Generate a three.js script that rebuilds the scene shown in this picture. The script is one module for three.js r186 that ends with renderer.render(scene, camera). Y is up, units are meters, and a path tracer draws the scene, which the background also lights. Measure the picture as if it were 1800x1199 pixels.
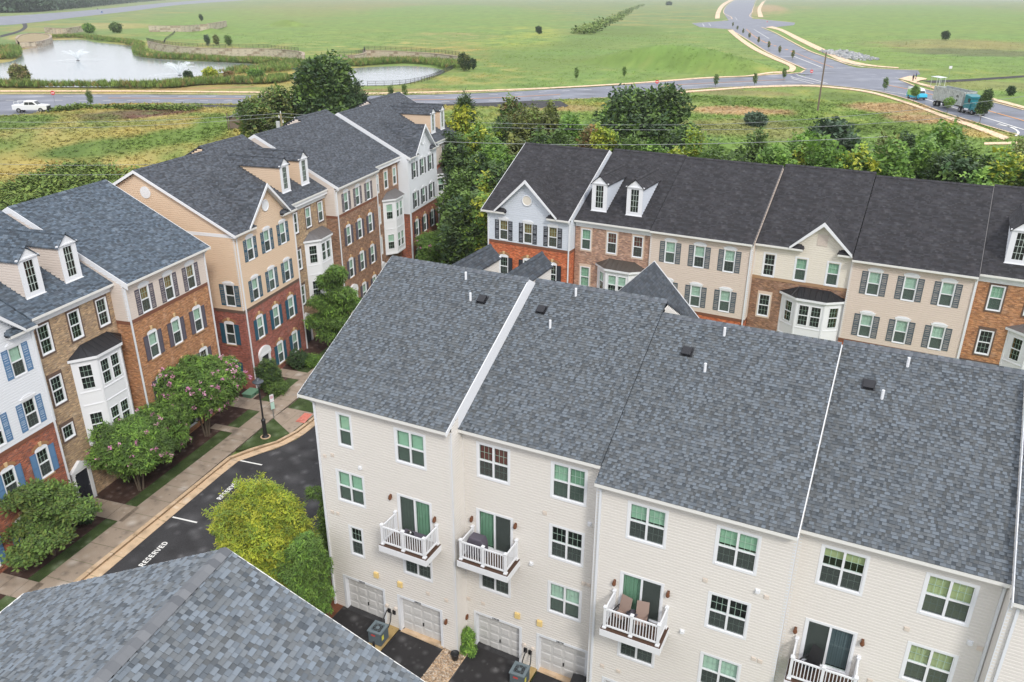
import * as THREE from 'three';
import { mergeGeometries } from 'three/addons/utils/BufferGeometryUtils.js';
import { ImprovedNoise } from 'three/addons/math/ImprovedNoise.js';
import { FontLoader } from 'three/addons/loaders/FontLoader.js';
import { TextGeometry } from 'three/addons/geometries/TextGeometry.js';

// ---------------------------------------------------------------- camera, sky, sun, exposure
const scene = new THREE.Scene();
const V = (x, y, z) => new THREE.Vector3(x, y, z), rad = THREE.MathUtils.degToRad;
const camera = new THREE.PerspectiveCamera(46.33, 1024 / 682, 0.5, 9000);
camera.position.set(0, 30, 0);
camera.rotation.set(rad(-23.442), rad(26.355), rad(0.157), 'YXZ');
camera.updateMatrixWorld();
const renderer = new THREE.WebGLRenderer({ antialias: true });
renderer.toneMapping = THREE.LinearToneMapping;
renderer.toneMappingExposure = 1.38;
renderer.shadowMap.enabled = true;
const noise = new ImprovedNoise();
const fbm = (x, y, z = 0, o = 4) => { let s = 0, a = 0.5; for (let i = 0; i < o; i++) { s += a * noise.noise(x, y, z + i * 7.3); x *= 2.03; y *= 2.03; a *= 0.5; } return s; };
{ // an overcast sky: bright cloud deck, a little brighter overhead and towards the hidden sun
  const W = 256, H = 128, d = new Float32Array(W * H * 4);
  for (let j = 0; j < H; j++) for (let i = 0; i < W; i++) {
    const el = ((j + 0.5) / H - 0.5) * Math.PI, az = (i / W) * 2 * Math.PI, s = Math.sin(el), k = 4 * (j * W + i);
    const x = Math.cos(el) * Math.cos(az), z = Math.cos(el) * Math.sin(az);
    let l = el > 0 ? 0.74 + 0.36 * s : 0.74 * Math.max(0.25, 1 + el * 3);
    if (el > 0) l *= 1 + 0.22 * fbm(x * 2.2 / (s + 0.25), z * 2.2 / (s + 0.25), 3);
    d[k] = l * 0.97; d[k + 1] = l * 1.0; d[k + 2] = l * 1.06; d[k + 3] = 1;
  }
  const t = new THREE.DataTexture(d, W, H, THREE.RGBAFormat, THREE.FloatType);
  t.mapping = THREE.EquirectangularReflectionMapping; t.magFilter = t.minFilter = THREE.LinearFilter; t.wrapS = THREE.RepeatWrapping; t.needsUpdate = true;
  scene.background = t; scene.environment = t;
}
const sun = new THREE.DirectionalLight(new THREE.Color(1, 0.95, 0.87), 1.5);
sun.position.set(70, 110, 34); sun.target.position.set(-20, 0, -50);
sun.castShadow = true; sun.shadow.radius = 22; sun.shadow.mapSize.set(4096, 4096);
Object.assign(sun.shadow.camera, { left: -160, right: 160, top: 160, bottom: -160, near: 1, far: 500 });
scene.add(sun, sun.target);
scene.fog = new THREE.FogExp2(new THREE.Color(0.80, 0.84, 0.88), 0.00013);

// ---------------------------------------------------------------- helpers
function rng(a) { return () => { a = (a + 0x6d2b79f5) | 0; let t = Math.imul(a ^ (a >>> 15), 1 | a); t = (t + Math.imul(t ^ (t >>> 7), 61 | t)) ^ t; return ((t ^ (t >>> 14)) >>> 0) / 4294967296; }; }
const used = {};
const numbered = (n) => { const k = used[n] = (used[n] ?? -1) + 1; return k ? `${n}_${String(k).padStart(3, '0')}` : n; };
function tag(o, label, category, group, kind) { o.userData.label = label; if (category) o.userData.category = category; if (group) o.userData.group = group; if (kind) o.userData.kind = kind; return o; }
function thing(name, label, category, pos = [0, 0, 0], turn = 0, group) {
  const g = new THREE.Group(); g.name = numbered(name); g.position.set(...pos); g.rotation.y = turn; scene.add(g);
  return tag(g, label, category, group);
}
function part(name, geo, mat, parent, kind) {
  const m = new THREE.Mesh(geo.geo ? geo.geo() : geo, mat); m.name = name; m.castShadow = m.receiveShadow = true;
  if (kind) m.userData.kind = kind;
  parent.add(m); return m;
}
function solo(name, geo, mat, label, category, group) { const m = part(numbered(name), geo, mat, scene); return tag(m, label, category, group); }
function struct(name, geo, mat) { const m = part(numbered(name), geo, mat, scene); m.userData.kind = 'structure'; m.userData.label = name.replace(/_/g, ' '); return m; }
class MB { // collects quads, boxes and bars in one mesh; uv in metres
  constructor(matrix) { this.p = []; this.u = []; this.c = null; this.m = matrix; }
  tri(a, b, c, ua, ub, uc) { for (let v of [a, b, c]) { if (this.m) v = v.clone().applyMatrix4(this.m); this.p.push(v.x, v.y, v.z); } this.u.push(...ua, ...ub, ...uc); }
  quad(a, b, c, d, uv) {
    if (!uv) { const w = a.distanceTo(b), h = a.distanceTo(d); uv = [[0, 0], [w, 0], [w, h], [0, h]]; }
    this.tri(a, b, c, uv[0], uv[1], uv[2]); this.tri(a, c, d, uv[0], uv[2], uv[3]); return this;
  }
  box(x0, x1, y0, y1, z0, z1) {
    const P = (x, y, z) => V(x, y, z), f = (u0, u1, v0, v1) => [[u0, v0], [u1, v0], [u1, v1], [u0, v1]];
    this.quad(P(x0, y0, z1), P(x1, y0, z1), P(x1, y1, z1), P(x0, y1, z1), f(x0, x1, y0, y1));
    this.quad(P(x1, y0, z0), P(x0, y0, z0), P(x0, y1, z0), P(x1, y1, z0), f(-x1, -x0, y0, y1));
    this.quad(P(x1, y0, z1), P(x1, y0, z0), P(x1, y1, z0), P(x1, y1, z1), f(-z1, -z0, y0, y1));
    this.quad(P(x0, y0, z0), P(x0, y0, z1), P(x0, y1, z1), P(x0, y1, z0), f(z0, z1, y0, y1));
    this.quad(P(x0, y1, z1), P(x1, y1, z1), P(x1, y1, z0), P(x0, y1, z0), f(x0, x1, -z1, -z0));
    this.quad(P(x0, y0, z0), P(x1, y0, z0), P(x1, y0, z1), P(x0, y0, z1), f(x0, x1, z0, z1));
    return this;
  }
  prism(pts, z0, z1) { // outline in x, y (counter-clockwise) drawn out along z
    const n = pts.length;
    for (let i = 1; i < n - 1; i++) {
      const [a, b, c] = [pts[0], pts[i], pts[i + 1]];
      this.tri(V(...a, z1), V(...b, z1), V(...c, z1), a, b, c); this.tri(V(...a, z0), V(...c, z0), V(...b, z0), a, c, b);
    }
    for (let i = 0; i < n; i++) { const a = pts[i], b = pts[(i + 1) % n]; this.quad(V(...a, z0), V(...b, z0), V(...b, z1), V(...a, z1)); }
    return this;
  }
  slab(pts, t) { // a flat or tilted sheet of 3-d points, counter-clockwise from above, t thick
    const n = pts.length, q = pts.map((v) => v.clone().setY(v.y - t));
    const e1 = pts[1].clone().sub(pts[0]).normalize(), nn = e1.clone().cross(pts[n - 1].clone().sub(pts[0])).normalize(), e2 = nn.cross(e1), uv = (v) => { const w = v.clone().sub(pts[0]); return [w.dot(e1), w.dot(e2)]; };
    for (let i = 1; i < n - 1; i++) { this.tri(pts[0], pts[i], pts[i + 1], uv(pts[0]), uv(pts[i]), uv(pts[i + 1])); this.tri(q[0], q[i + 1], q[i], uv(q[0]), uv(q[i + 1]), uv(q[i])); }
    for (let i = 0; i < n; i++) { const j = (i + 1) % n; this.quad(q[i], q[j], pts[j], pts[i]); }
    return this;
  }
  bar(a, b, r, r2 = r, n = 6) { // a straight round rod
    const d = b.clone().sub(a).normalize(), s = V(Math.abs(d.y) > 0.9 ? 1 : 0, Math.abs(d.y) > 0.9 ? 0 : 1, 0).cross(d).normalize(), t = d.clone().cross(s);
    const P = (o, rr, i) => { const w = (i / n) * 2 * Math.PI; return o.clone().addScaledVector(s, Math.cos(w) * rr).addScaledVector(t, Math.sin(w) * rr); };
    for (let i = 0; i < n; i++) { this.quad(P(a, r, i), P(a, r, i + 1), P(b, r2, i + 1), P(b, r2, i)); if (r2 > 0) this.tri(b, P(b, r2, i), P(b, r2, i + 1), [0, 0], [0, 0], [0, 0]); this.tri(a, P(a, r, i + 1), P(a, r, i), [0, 0], [0, 0], [0, 0]); }
    return this;
  }
  geo() {
    const g = new THREE.BufferGeometry();
    g.setAttribute('position', new THREE.Float32BufferAttribute(this.p, 3)); g.setAttribute('uv', new THREE.Float32BufferAttribute(this.u, 2));
    if (this.c) g.setAttribute('color', new THREE.Float32BufferAttribute(this.c, 3));
    g.computeVertexNormals(); return g;
  }
}
const boxGeo = (...a) => new MB().box(...a).geo();
const turned = (g, rx, ry, rz, x, y, z) => { g.applyMatrix4(new THREE.Matrix4().makeRotationFromEuler(new THREE.Euler(rx, ry, rz))); return g.translate(x, y, z); };

// ---------------------------------------------------------------- terrain: the site is nearly level and rises to the road and fields behind
const SIN = Math.sin(rad(26.355)), COS = Math.cos(rad(26.355)), LEVEL = 9.5;
const sstep = THREE.MathUtils.smoothstep;
const near = (x, z) => THREE.MathUtils.clamp((x < -19.6 ? -0.03 : -0.04) * (x + 19.6) - 0.015 * (z + 26), -1.3, 2.2);
const bumps = []; // [x, z, rx, rz, turn, height]
function ground(x, z) {
  const D = -SIN * x - COS * z, S = COS * x - SIN * z, b = 148 - 36 * THREE.MathUtils.clamp((S - 10) / 70, 0, 1), w = sstep(D, b - 50, b);
  let y = near(x, z) * (1 - w) + LEVEL * w;
  for (const [bx, bz, rx, rz, t, h] of bumps) {
    const c = Math.cos(t), s = Math.sin(t), u = ((x - bx) * c + (z - bz) * s) / rx, v = ((z - bz) * c - (x - bx) * s) / rz, q = u * u + v * v;
    if (q < 1) y += h * (1 - q) ** 2;
  }
  return y;
}
function at(px, py, lift = 0) { // the point of the ground that the photograph shows at this spot
  const d = V(((px - 900) / 1401.5), -(py - 599.5) / 1401.5, -1).applyQuaternion(camera.quaternion).normalize();
  let t = 20, dt = 1; const o = camera.position, f = (q) => o.y + d.y * q - ground(o.x + d.x * q, o.z + d.z * q) - lift;
  while (t < 6000 && f(t) > 0) { t += dt; dt = t * 0.01; }
  let a = t - dt * 1.1, b = t; for (let i = 0; i < 30; i++) { const m = (a + b) / 2; if (f(m) > 0) a = m; else b = m; }
  return V(o.x + d.x * b, o.y + d.y * b, o.z + d.z * b);
}
for (const [px, py, rx, rz, t, h] of [[1190, 118, 46, 17, 0.35, 6.5], [505, 45, 30, 16, 0.5, 4], [368, 57, 22, 10, 0.4, 2.5]]) { const p = at(px, py); bumps.push([p.x, p.z, rx, rz, t, h]); }

// ---------------------------------------------------------------- materials
const mat = (r, g, b, rough = 0.8, o = {}) => new THREE.MeshStandardMaterial({ color: new THREE.Color().setRGB(r, g, b), roughness: rough, ...o });
function canvasTex(w, h, draw, srgb = true) {
  const c = document.createElement('canvas'); c.width = w; c.height = h; draw(c.getContext('2d'), w, h);
  const t = new THREE.CanvasTexture(c); t.wrapS = t.wrapT = THREE.RepeatWrapping; if (srgb) t.colorSpace = THREE.SRGBColorSpace; return t;
}
const css = (r, g, b) => `rgb(${r | 0},${g | 0},${b | 0})`;
function grime(ctx, w, h, seed, n, a, dark = '0,0,0', light = '255,255,255') { // soft irregular stains that wrap round the tile
  const R = rng(seed);
  for (let i = 0; i < n; i++) {
    const x = R() * w, y = R() * h, r = (0.02 + 0.1 * R() ** 2) * w, k = R() < 0.5 ? dark : light;
    for (const [ox, oy] of [[0, 0], [w, 0], [-w, 0], [0, h], [0, -h]]) {
      const g = ctx.createRadialGradient(x + ox, y + oy, 0, x + ox, y + oy, r); g.addColorStop(0, `rgba(${k},${a * R()})`); g.addColorStop(1, `rgba(${k},0)`);
      ctx.fillStyle = g; ctx.fillRect(x + ox - r, y + oy - r, 2 * r, 2 * r);
    }
  }
}
function brickMat(pal, mortar, seed) { // 3.2 m square: 16 bricks a course, 48 courses
  const B = 16, C = 48, W = 1024;
  const draw = (bump) => (ctx) => {
    const R = rng(seed); ctx.fillStyle = bump ? '#000' : css(...mortar); ctx.fillRect(0, 0, W, W);
    const bw = W / B, bh = W / C;
    for (let j = 0; j < C; j++) for (let i = 0; i < B; i++) {
      const p = pal[(R() * pal.length) | 0], k = 0.84 + 0.3 * R(), x = (i + (j % 2) / 2) * bw, r2 = R();
      ctx.fillStyle = bump ? css(200 + 55 * r2, 200 + 55 * r2, 200 + 55 * r2) : css(p[0] * k, p[1] * k, p[2] * k);
      ctx.fillRect(x + 1.5, j * bh + 1.5, bw - 3, bh - 3); if (x + bw > W) ctx.fillRect(x - W + 1.5, j * bh + 1.5, bw - 3, bh - 3);
    }
    if (!bump) grime(ctx, W, W, seed + 1, 60, 0.16);
  };
  const map = canvasTex(W, W, draw(false)), bump = canvasTex(W, W, draw(true), false);
  map.repeat.set(1 / 3.2, 1 / 3.2); bump.repeat.set(1 / 3.2, 1 / 3.2);
  return new THREE.MeshStandardMaterial({ map, bumpMap: bump, bumpScale: 0.006, roughness: 0.92 });
}
function shingleMat(base, spread, seed, tint = 6) { // 4 m square: 28 courses of tabs of uneven width
  const W = 1024, C = 28;
  const draw = (bump) => (ctx) => {
    const R = rng(seed); ctx.fillStyle = bump ? '#333' : css(...base.map((v) => v * 0.9)); ctx.fillRect(0, 0, W, W);
    const bh = W / C;
    for (let j = 0; j < C; j++) {
      let x = -R() * 60;
      while (x < W) {
        const w = (0.1 + 0.24 * R()) * 256, k = 1 + spread * (R() - 0.5) * 2, hue = (R() - 0.5) * tint, up = R() < 0.55 ? 1 : 0;
        if (bump) { const g = ctx.createLinearGradient(0, j * bh, 0, (j + 1) * bh); const a = up ? 255 : 170; g.addColorStop(0, css(60, 60, 60)); g.addColorStop(0.9, css(a, a, a)); g.addColorStop(1, css(20, 20, 20)); ctx.fillStyle = g; } else ctx.fillStyle = css(base[0] * k - hue, base[1] * k, base[2] * k + hue);
        ctx.fillRect(x, j * bh, w, bh); x += w;
      }
      if (!bump) { ctx.fillStyle = `rgba(0,0,0,0.22)`; ctx.fillRect(0, (j + 1) * bh - 3, W, 3); }
    }
    if (!bump) grime(ctx, W, W, seed + 5, 50, 0.12);
  };
  const map = canvasTex(W, W, draw(false)), bump = canvasTex(W, W, draw(true), false);
  for (const t of [map, bump]) { t.repeat.set(0.25, 0.25); t.flipY = true; }
  return new THREE.MeshStandardMaterial({ map, bumpMap: bump, bumpScale: 0.012, roughness: 0.95 });
}
function mottled(base, amount, seed, size, rough = 0.95, bumpScale = 0.004, n = 110) { // concrete, asphalt, turf: fine grain and stains over `size` metres
  const W = 512;
  const map = canvasTex(W, W, (ctx) => {
    const R = rng(seed), im = ctx.createImageData(W, W);
    for (let i = 0; i < W * W; i++) { const k = 1 + (R() - 0.5) * amount + 0.5 * amount * (R() - 0.5); for (let c = 0; c < 3; c++) im.data[4 * i + c] = Math.max(0, Math.min(255, base[c] * k)); im.data[4 * i + 3] = 255; }
    ctx.putImageData(im, 0, 0); grime(ctx, W, W, seed + 2, n, 0.22);
  });
  const bump = canvasTex(256, 256, (ctx) => { const R = rng(seed + 3), im = ctx.createImageData(256, 256); for (let i = 0; i < 65536; i++) { const k = 255 * R(); im.data[4 * i] = im.data[4 * i + 1] = im.data[4 * i + 2] = k; im.data[4 * i + 3] = 255; } ctx.putImageData(im, 0, 0); }, false);
  map.repeat.set(1 / size, 1 / size); bump.repeat.set(2 / size, 2 / size);
  return new THREE.MeshStandardMaterial({ map, bumpMap: bump, bumpScale, roughness: rough });
}
const M = {
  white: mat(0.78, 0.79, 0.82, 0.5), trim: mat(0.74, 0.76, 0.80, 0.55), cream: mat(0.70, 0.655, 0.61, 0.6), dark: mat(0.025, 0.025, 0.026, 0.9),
  black: mat(0.018, 0.018, 0.02, 0.5), grid: mat(0.55, 0.62, 0.58, 0.5), gutter: mat(0.76, 0.75, 0.72, 0.4),
  sideWhite: mat(0.74, 0.74, 0.75, 0.6), sidePeach: mat(0.70, 0.53, 0.385, 0.6), sideCream: mat(0.66, 0.575, 0.515, 0.6), sideBeige: mat(0.66, 0.555, 0.48, 0.6), sidePale: mat(0.60, 0.64, 0.70, 0.6), sideIvory: mat(0.74, 0.685, 0.60, 0.6),
  blue: mat(0.10, 0.205, 0.36, 0.6), plum: mat(0.095, 0.085, 0.11, 0.6), teal: mat(0.02, 0.085, 0.135, 0.6), slate: mat(0.085, 0.11, 0.13, 0.6), jet: mat(0.018, 0.021, 0.03, 0.6),
  brickRed: brickMat([[160, 86, 62], [170, 92, 66], [142, 76, 60], [176, 102, 76], [132, 80, 72]], [170, 146, 128], 11),
  brickTan: brickMat([[176, 148, 116], [166, 140, 112], [186, 158, 126], [148, 124, 104], [172, 142, 110]], [182, 164, 140], 12),
  brickOrange: brickMat([[178, 124, 84], [170, 116, 78], [188, 136, 96], [156, 106, 76], [180, 130, 96]], [184, 154, 124], 13),
  brickWine: brickMat([[152, 86, 74], [144, 80, 68], [164, 96, 82], [132, 76, 68], [158, 94, 86]], [162, 130, 116], 14),
  brickBrown: brickMat([[148, 110, 86], [140, 104, 82], [158, 120, 94], [130, 98, 82], [152, 116, 96]], [164, 142, 124], 15),
  brickPink: brickMat([[176, 140, 122], [164, 128, 112], [188, 152, 132], [150, 118, 106], [180, 140, 116]], [190, 166, 148], 16),
  brickClay: brickMat([[200, 106, 66], [190, 96, 58], [206, 116, 76], [176, 88, 58], [196, 110, 78]], [190, 140, 108], 17),
  soldier: mat(0.21, 0.085, 0.05, 0.9), soldierTan: mat(0.42, 0.26, 0.15, 0.9), voussoir: mat(0.36, 0.19, 0.09, 0.9), keystone: mat(0.66, 0.46, 0.25, 0.9), limestone: mat(0.66, 0.52, 0.42, 0.85), darkBrick: mat(0.13, 0.085, 0.065, 0.9),
  roofBlue: shingleMat([78, 88, 99], 0.24, 21, 3), roofGrey: shingleMat([70, 74, 81], 0.24, 22, 3), roofDark: shingleMat([48, 47, 51], 0.2, 23, 2), roofFront: shingleMat([66, 71, 78], 0.14, 24, 3),
  seam: mat(0.035, 0.035, 0.04, 0.35, { metalness: 0.5 }), seamBrown: mat(0.10, 0.085, 0.075, 0.4, { metalness: 0.4 }), seamGrey: mat(0.17, 0.16, 0.16, 0.4, { metalness: 0.4 }),
  glass: new THREE.MeshPhysicalMaterial({ color: new THREE.Color(0.86, 0.95, 0.90), roughness: 0.03, transmission: 1, thickness: 0, ior: 1.5 }),
  screen: new THREE.MeshStandardMaterial({ color: 0x4a5350, roughness: 0.9, transparent: true, opacity: 0.66 }),
  blindGreen: mat(0.33, 0.50, 0.39, 0.8), blindWhite: mat(0.50, 0.62, 0.55, 0.8), blindOlive: mat(0.46, 0.47, 0.27, 0.8), red: mat(0.17, 0.05, 0.045, 0.8), amber: mat(0.28, 0.18, 0.08, 0.9), shade: mat(0.10, 0.125, 0.155, 0.8), curtain: mat(0.20, 0.34, 0.25, 0.9),
  garage: mat(0.60, 0.59, 0.58, 0.55), deck: mat(0.085, 0.045, 0.028, 0.8), brown: mat(0.16, 0.06, 0.025, 0.5), yellow: mat(0.80, 0.60, 0.26, 0.6), vent: mat(0.68, 0.60, 0.53, 0.6),
  asphalt: mottled([56, 55, 57], 0.4, 31, 9, 0.9, 0.004, 150), drive: mottled([42, 40, 41], 0.4, 32, 3, 0.85), concrete: mottled([158, 142, 126], 0.16, 33, 4), kerb: mottled([200, 172, 140], 0.14, 34, 4), gutterPan: mottled([206, 178, 146], 0.14, 35, 4),
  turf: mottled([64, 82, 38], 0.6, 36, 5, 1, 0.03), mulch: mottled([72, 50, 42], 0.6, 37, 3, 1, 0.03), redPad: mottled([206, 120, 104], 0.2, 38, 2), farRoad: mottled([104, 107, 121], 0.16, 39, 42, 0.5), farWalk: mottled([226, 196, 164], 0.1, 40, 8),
  paint: mat(0.78, 0.77, 0.74, 0.8), orange: mat(0.72, 0.33, 0.12, 0.8), bark: mat(0.13, 0.10, 0.075, 0.95), steel: mat(0.30, 0.31, 0.32, 0.4, { metalness: 0.6 }), wood: mat(0.17, 0.13, 0.10, 0.9), wire: mat(0.30, 0.32, 0.33, 0.6),
  tyre: mat(0.02, 0.02, 0.021, 0.9), redSign: mat(0.62, 0.05, 0.05, 0.5), blueBin: mat(0.03, 0.10, 0.28, 0.5), box: mat(0.10, 0.22, 0.14, 0.6),
};

// ---------------------------------------------------------------- windows, doors and other joinery
const protos = {};
function proto(key, build) { const p = protos[key] ??= build(); const c = p.clone(); c.userData = { ...p.userData }; return c; }
const quadGeo = (x0, x1, y0, y1, z) => new MB().quad(V(x0, y0, z), V(x1, y0, z), V(x1, y1, z), V(x0, y1, z)).geo();
function windowGroup(w, h, o = {}) { // origin: lower left of the glass, z = 0 on the wall
  return proto('w' + JSON.stringify([w, h, { ...o, blind: o.blind?.uuid, blindR: o.blindR?.uuid }]), () => {
    const g = new THREE.Group(), t = o.trim ?? 0.05, d = o.depth ?? 0.05, f = new MB(), mu = new MB(); g.name = 'window';
    f.box(-t, 0, -t, h + t, -0.1, d).box(w, w + t, -t, h + t, -0.1, d).box(0, w, h, h + t, -0.1, d).box(0, w, -t, 0, -0.1, d + 0.015);
    const s = 0.045, cols = o.twin ? [[s, w / 2 - 0.045], [w / 2 + 0.045, w - s]] : [[s, w - s]], mid = o.slider ? null : h / 2;
    f.box(0, s, 0, h, -0.07, 0.02).box(w - s, w, 0, h, -0.07, 0.02).box(s, w - s, 0, s, -0.07, 0.02).box(s, w - s, h - s, h, -0.07, 0.02);
    if (o.twin) f.box(w / 2 - 0.045, w / 2 + 0.045, s, h - s, -0.07, d * 0.6);
    if (mid && !o.single) for (const [a, b] of cols) f.box(a, b, mid - 0.028, mid + 0.028, -0.07, 0.025);
    part('frame', f, M.white, g);
    cols.forEach(([a, b], ci) => {
      const rows = mid && !o.single ? [[s, mid - 0.028], [mid + 0.028, h - s]] : [[s, h - s]];
      rows.forEach(([y0, y1], ri) => {
        part('pane', quadGeo(a, b, y0, y1, ri || o.slider ? -0.015 : -0.035), M.glass, g);
        const nr = o.rows ?? 2;
        if (o.grid !== false) { for (let k = 1; k < 3; k++) { const x = a + (b - a) * k / 3; mu.box(x - 0.008, x + 0.008, y0, y1, -0.055, -0.045); } for (let k = 1; k < nr; k++) { const y = y0 + (y1 - y0) * k / nr; mu.box(a, b, y - 0.008, y + 0.008, -0.0551, -0.0449); } }
      });
      if (o.screen !== false && mid && !o.single) part('screen', quadGeo(a, b, s, mid - 0.028, -0.008), M.screen, g);
      if (o.slider && ci === o.slider - 1) part('screen', quadGeo(a, b, s, h - s, 0.0), M.screen, g);
      const bl = ci && o.blindR !== undefined ? o.blindR : o.blind;
      if (bl) {
        const y0 = h - s - (h - 2 * s) * (o.drop ?? 1), bm = new MB();
        if (o.slider) { const n = 9; for (let k = 0; k < n; k++) { const x = a + (b - a) * k / n; bm.box(x, x + (b - a) / n * 0.93, y0, h - s, -0.13 - 0.02 * (k % 2), -0.12 - 0.02 * (k % 2)); } } else { const n = Math.max(3, Math.round((h - s - y0) / 0.08)); for (let k = 0; k < n; k++) { const y = y0 + (h - s - y0) * k / n, q = (h - s - y0) / n; bm.quad(V(a, y, -0.105), V(b, y, -0.105), V(b, y + q * 0.96, -0.125), V(a, y + q * 0.96, -0.125)); } }
        part('blind', bm, bl, g);
      }
    });
    if (mu.p.length) part('muntin', mu, M.grid, g);
    return g;
  });
}
function shutter(h, m) {
  return proto(`shutter${h}${m.uuid}`, () => {
    const f = new MB(), w = 0.4; f.box(0, 0.05, 0, h, 0.02, 0.055).box(w - 0.05, w, 0, h, 0.02, 0.055);
    for (const y of [0, h / 2 - 0.03, h - 0.06]) f.box(0.05, w - 0.05, y, y + 0.06, 0.02, 0.055);
    for (const [a, b] of [[0.06, h / 2 - 0.03], [h / 2 + 0.03, h - 0.06]]) { const n = 11; for (let k = 0; k < n; k++) { const y = a + (b - a) * k / n, q = (b - a) / n; f.quad(V(0.05, y, 0.046), V(w - 0.05, y, 0.046), V(w - 0.05, y + q, 0.026), V(0.05, y + q, 0.026)); } }
    const p = new THREE.Mesh(f.geo(), m); p.name = 'shutter'; p.castShadow = p.receiveShadow = true; return p;
  });
}
const crown = (w) => proto('crown' + w, () => { // flat white head over a window, its top slightly arched
  const p = [[-w / 2, 0], [w / 2, 0], [w / 2 + 0.03, 0.13]]; for (let i = 0; i <= 8; i++) { const a = Math.PI * (i / 8); p.push([(w / 2 - 0.06) * Math.cos(a), 0.15 + 0.13 * Math.sin(a)]); } p.push([-w / 2 - 0.03, 0.13]);
  const f = new MB().prism(p, 0, 0.07); f.box(-w / 2 - 0.04, w / 2 + 0.04, 0.125, 0.15, 0, 0.09);
  const m = new THREE.Mesh(f.geo(), M.white); m.name = 'window_head'; m.castShadow = true; return m;
});
function archHead(parent, x, y, w) { // white lunette under a flat arch of bricks with a keystone
  const a = proto('lun' + w, () => { const p = [[-w / 2 - 0.05, 0]]; p.push([w / 2 + 0.05, 0]); for (let i = 0; i <= 8; i++) { const t = Math.PI * i / 8; p.push([(w / 2 + 0.05) * Math.cos(t), 0.02 + 0.17 * Math.sin(t)]); } const m = new THREE.Mesh(new MB().prism(p, -0.02, 0.035).geo(), M.white); m.name = 'lunette'; return m; });
  a.position.set(x, y + 0.05, 0); parent.add(a);
  const n = 12;
  for (let i = 0; i < n; i++) {
    const t0 = Math.PI * (i + 0.06) / n, t1 = Math.PI * (i + 0.94) / n, q = (t, k) => [(w / 2 + 0.07 + 0.17 * k) * Math.cos(t), 0.04 + (0.17 + 0.2 * k) * Math.sin(t)];
    const b = proto(`vous${w}_${i}`, () => { const m = new THREE.Mesh(new MB().prism([q(t0, 0), q(t0, 1), q(t1, 1), q(t1, 0)], -0.02, 0.025).geo(), M.voussoir); m.name = 'brick'; m.castShadow = true; return m; });
    b.position.set(x, y + 0.05, 0); parent.add(b);
  }
  const k = proto('keystone', () => { const m = new THREE.Mesh(new MB().prism([[-0.07, 0.19], [0.07, 0.19], [0.11, 0.46], [-0.11, 0.46]], -0.02, 0.06).geo(), M.keystone); m.name = 'keystone'; m.castShadow = true; return m; });
  k.position.set(x, y + 0.05, 0); parent.add(k);
}

// ---------------------------------------------------------------- walls
// a wall frame: s runs along A, y up, out along N
const frameOf = (O, A) => { const N = A.clone().cross(V(0, 1, 0)); return { P: (s, y, o = 0) => V(O.x + A.x * s + N.x * o, O.y + y, O.z + A.z * s + N.z * o) }; };
function cut(iv, holes, y0, y1) { // intervals along the wall less the openings that a band meets
  const ym = (y0 + y1) / 2;
  for (const h of holes) if (ym > h.y0 && ym < h.y1) iv = iv.flatMap(([a, b]) => (h.x1 <= a || h.x0 >= b ? [[a, b]] : [[a, h.x0], [h.x1, b]].filter(([c, d]) => d - c > 0.005)));
  return iv;
}
function lapSiding(add, W, y0, y1, course, span, holes, each) { // add(mb) takes each course, each(mb) every board
  for (let y = y0; y < y1 - 0.01; y += course) {
    const c = Math.min(course, y1 - y), sp = span(y + c / 2); if (!sp) continue;
    let f = new MB();
    for (const [a, b] of cut([sp], holes, y, y + c)) {
      f.quad(W.P(a, y, 0.036), W.P(b, y, 0.036), W.P(b, y + c * 0.7, 0.032), W.P(a, y + c * 0.7, 0.032)); f.quad(W.P(a, y + c * 0.7, 0.032), W.P(b, y + c * 0.7, 0.032), W.P(b, y + c, 0.004), W.P(a, y + c, 0.004));
      f.quad(W.P(a, y, 0.0), W.P(b, y, 0.0), W.P(b, y, 0.036), W.P(a, y, 0.036));
      if (each) { each(f); f = new MB(); }
    }
    if (f.p.length) add(f);
  }
}
function brickWall(f, W, y0, y1, span, holes) {
  const ys = [...new Set([y0, y1, ...holes.flatMap((h) => [h.y0, h.y1])])].filter((y) => y >= y0 && y <= y1).sort((a, b) => a - b);
  for (let i = 0; i + 1 < ys.length; i++) for (const [a, b] of cut([span], holes, ys[i], ys[i + 1])) f.quad(W.P(a, ys[i]), W.P(b, ys[i]), W.P(b, ys[i + 1]), W.P(a, ys[i + 1]), [[a, ys[i]], [b, ys[i]], [b, ys[i + 1]], [a, ys[i + 1]]]);
}
const joined = (list) => { const f = new MB(); for (const m of list) { f.p.push(...m.p); f.u.push(...m.u); } return f; };

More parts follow.
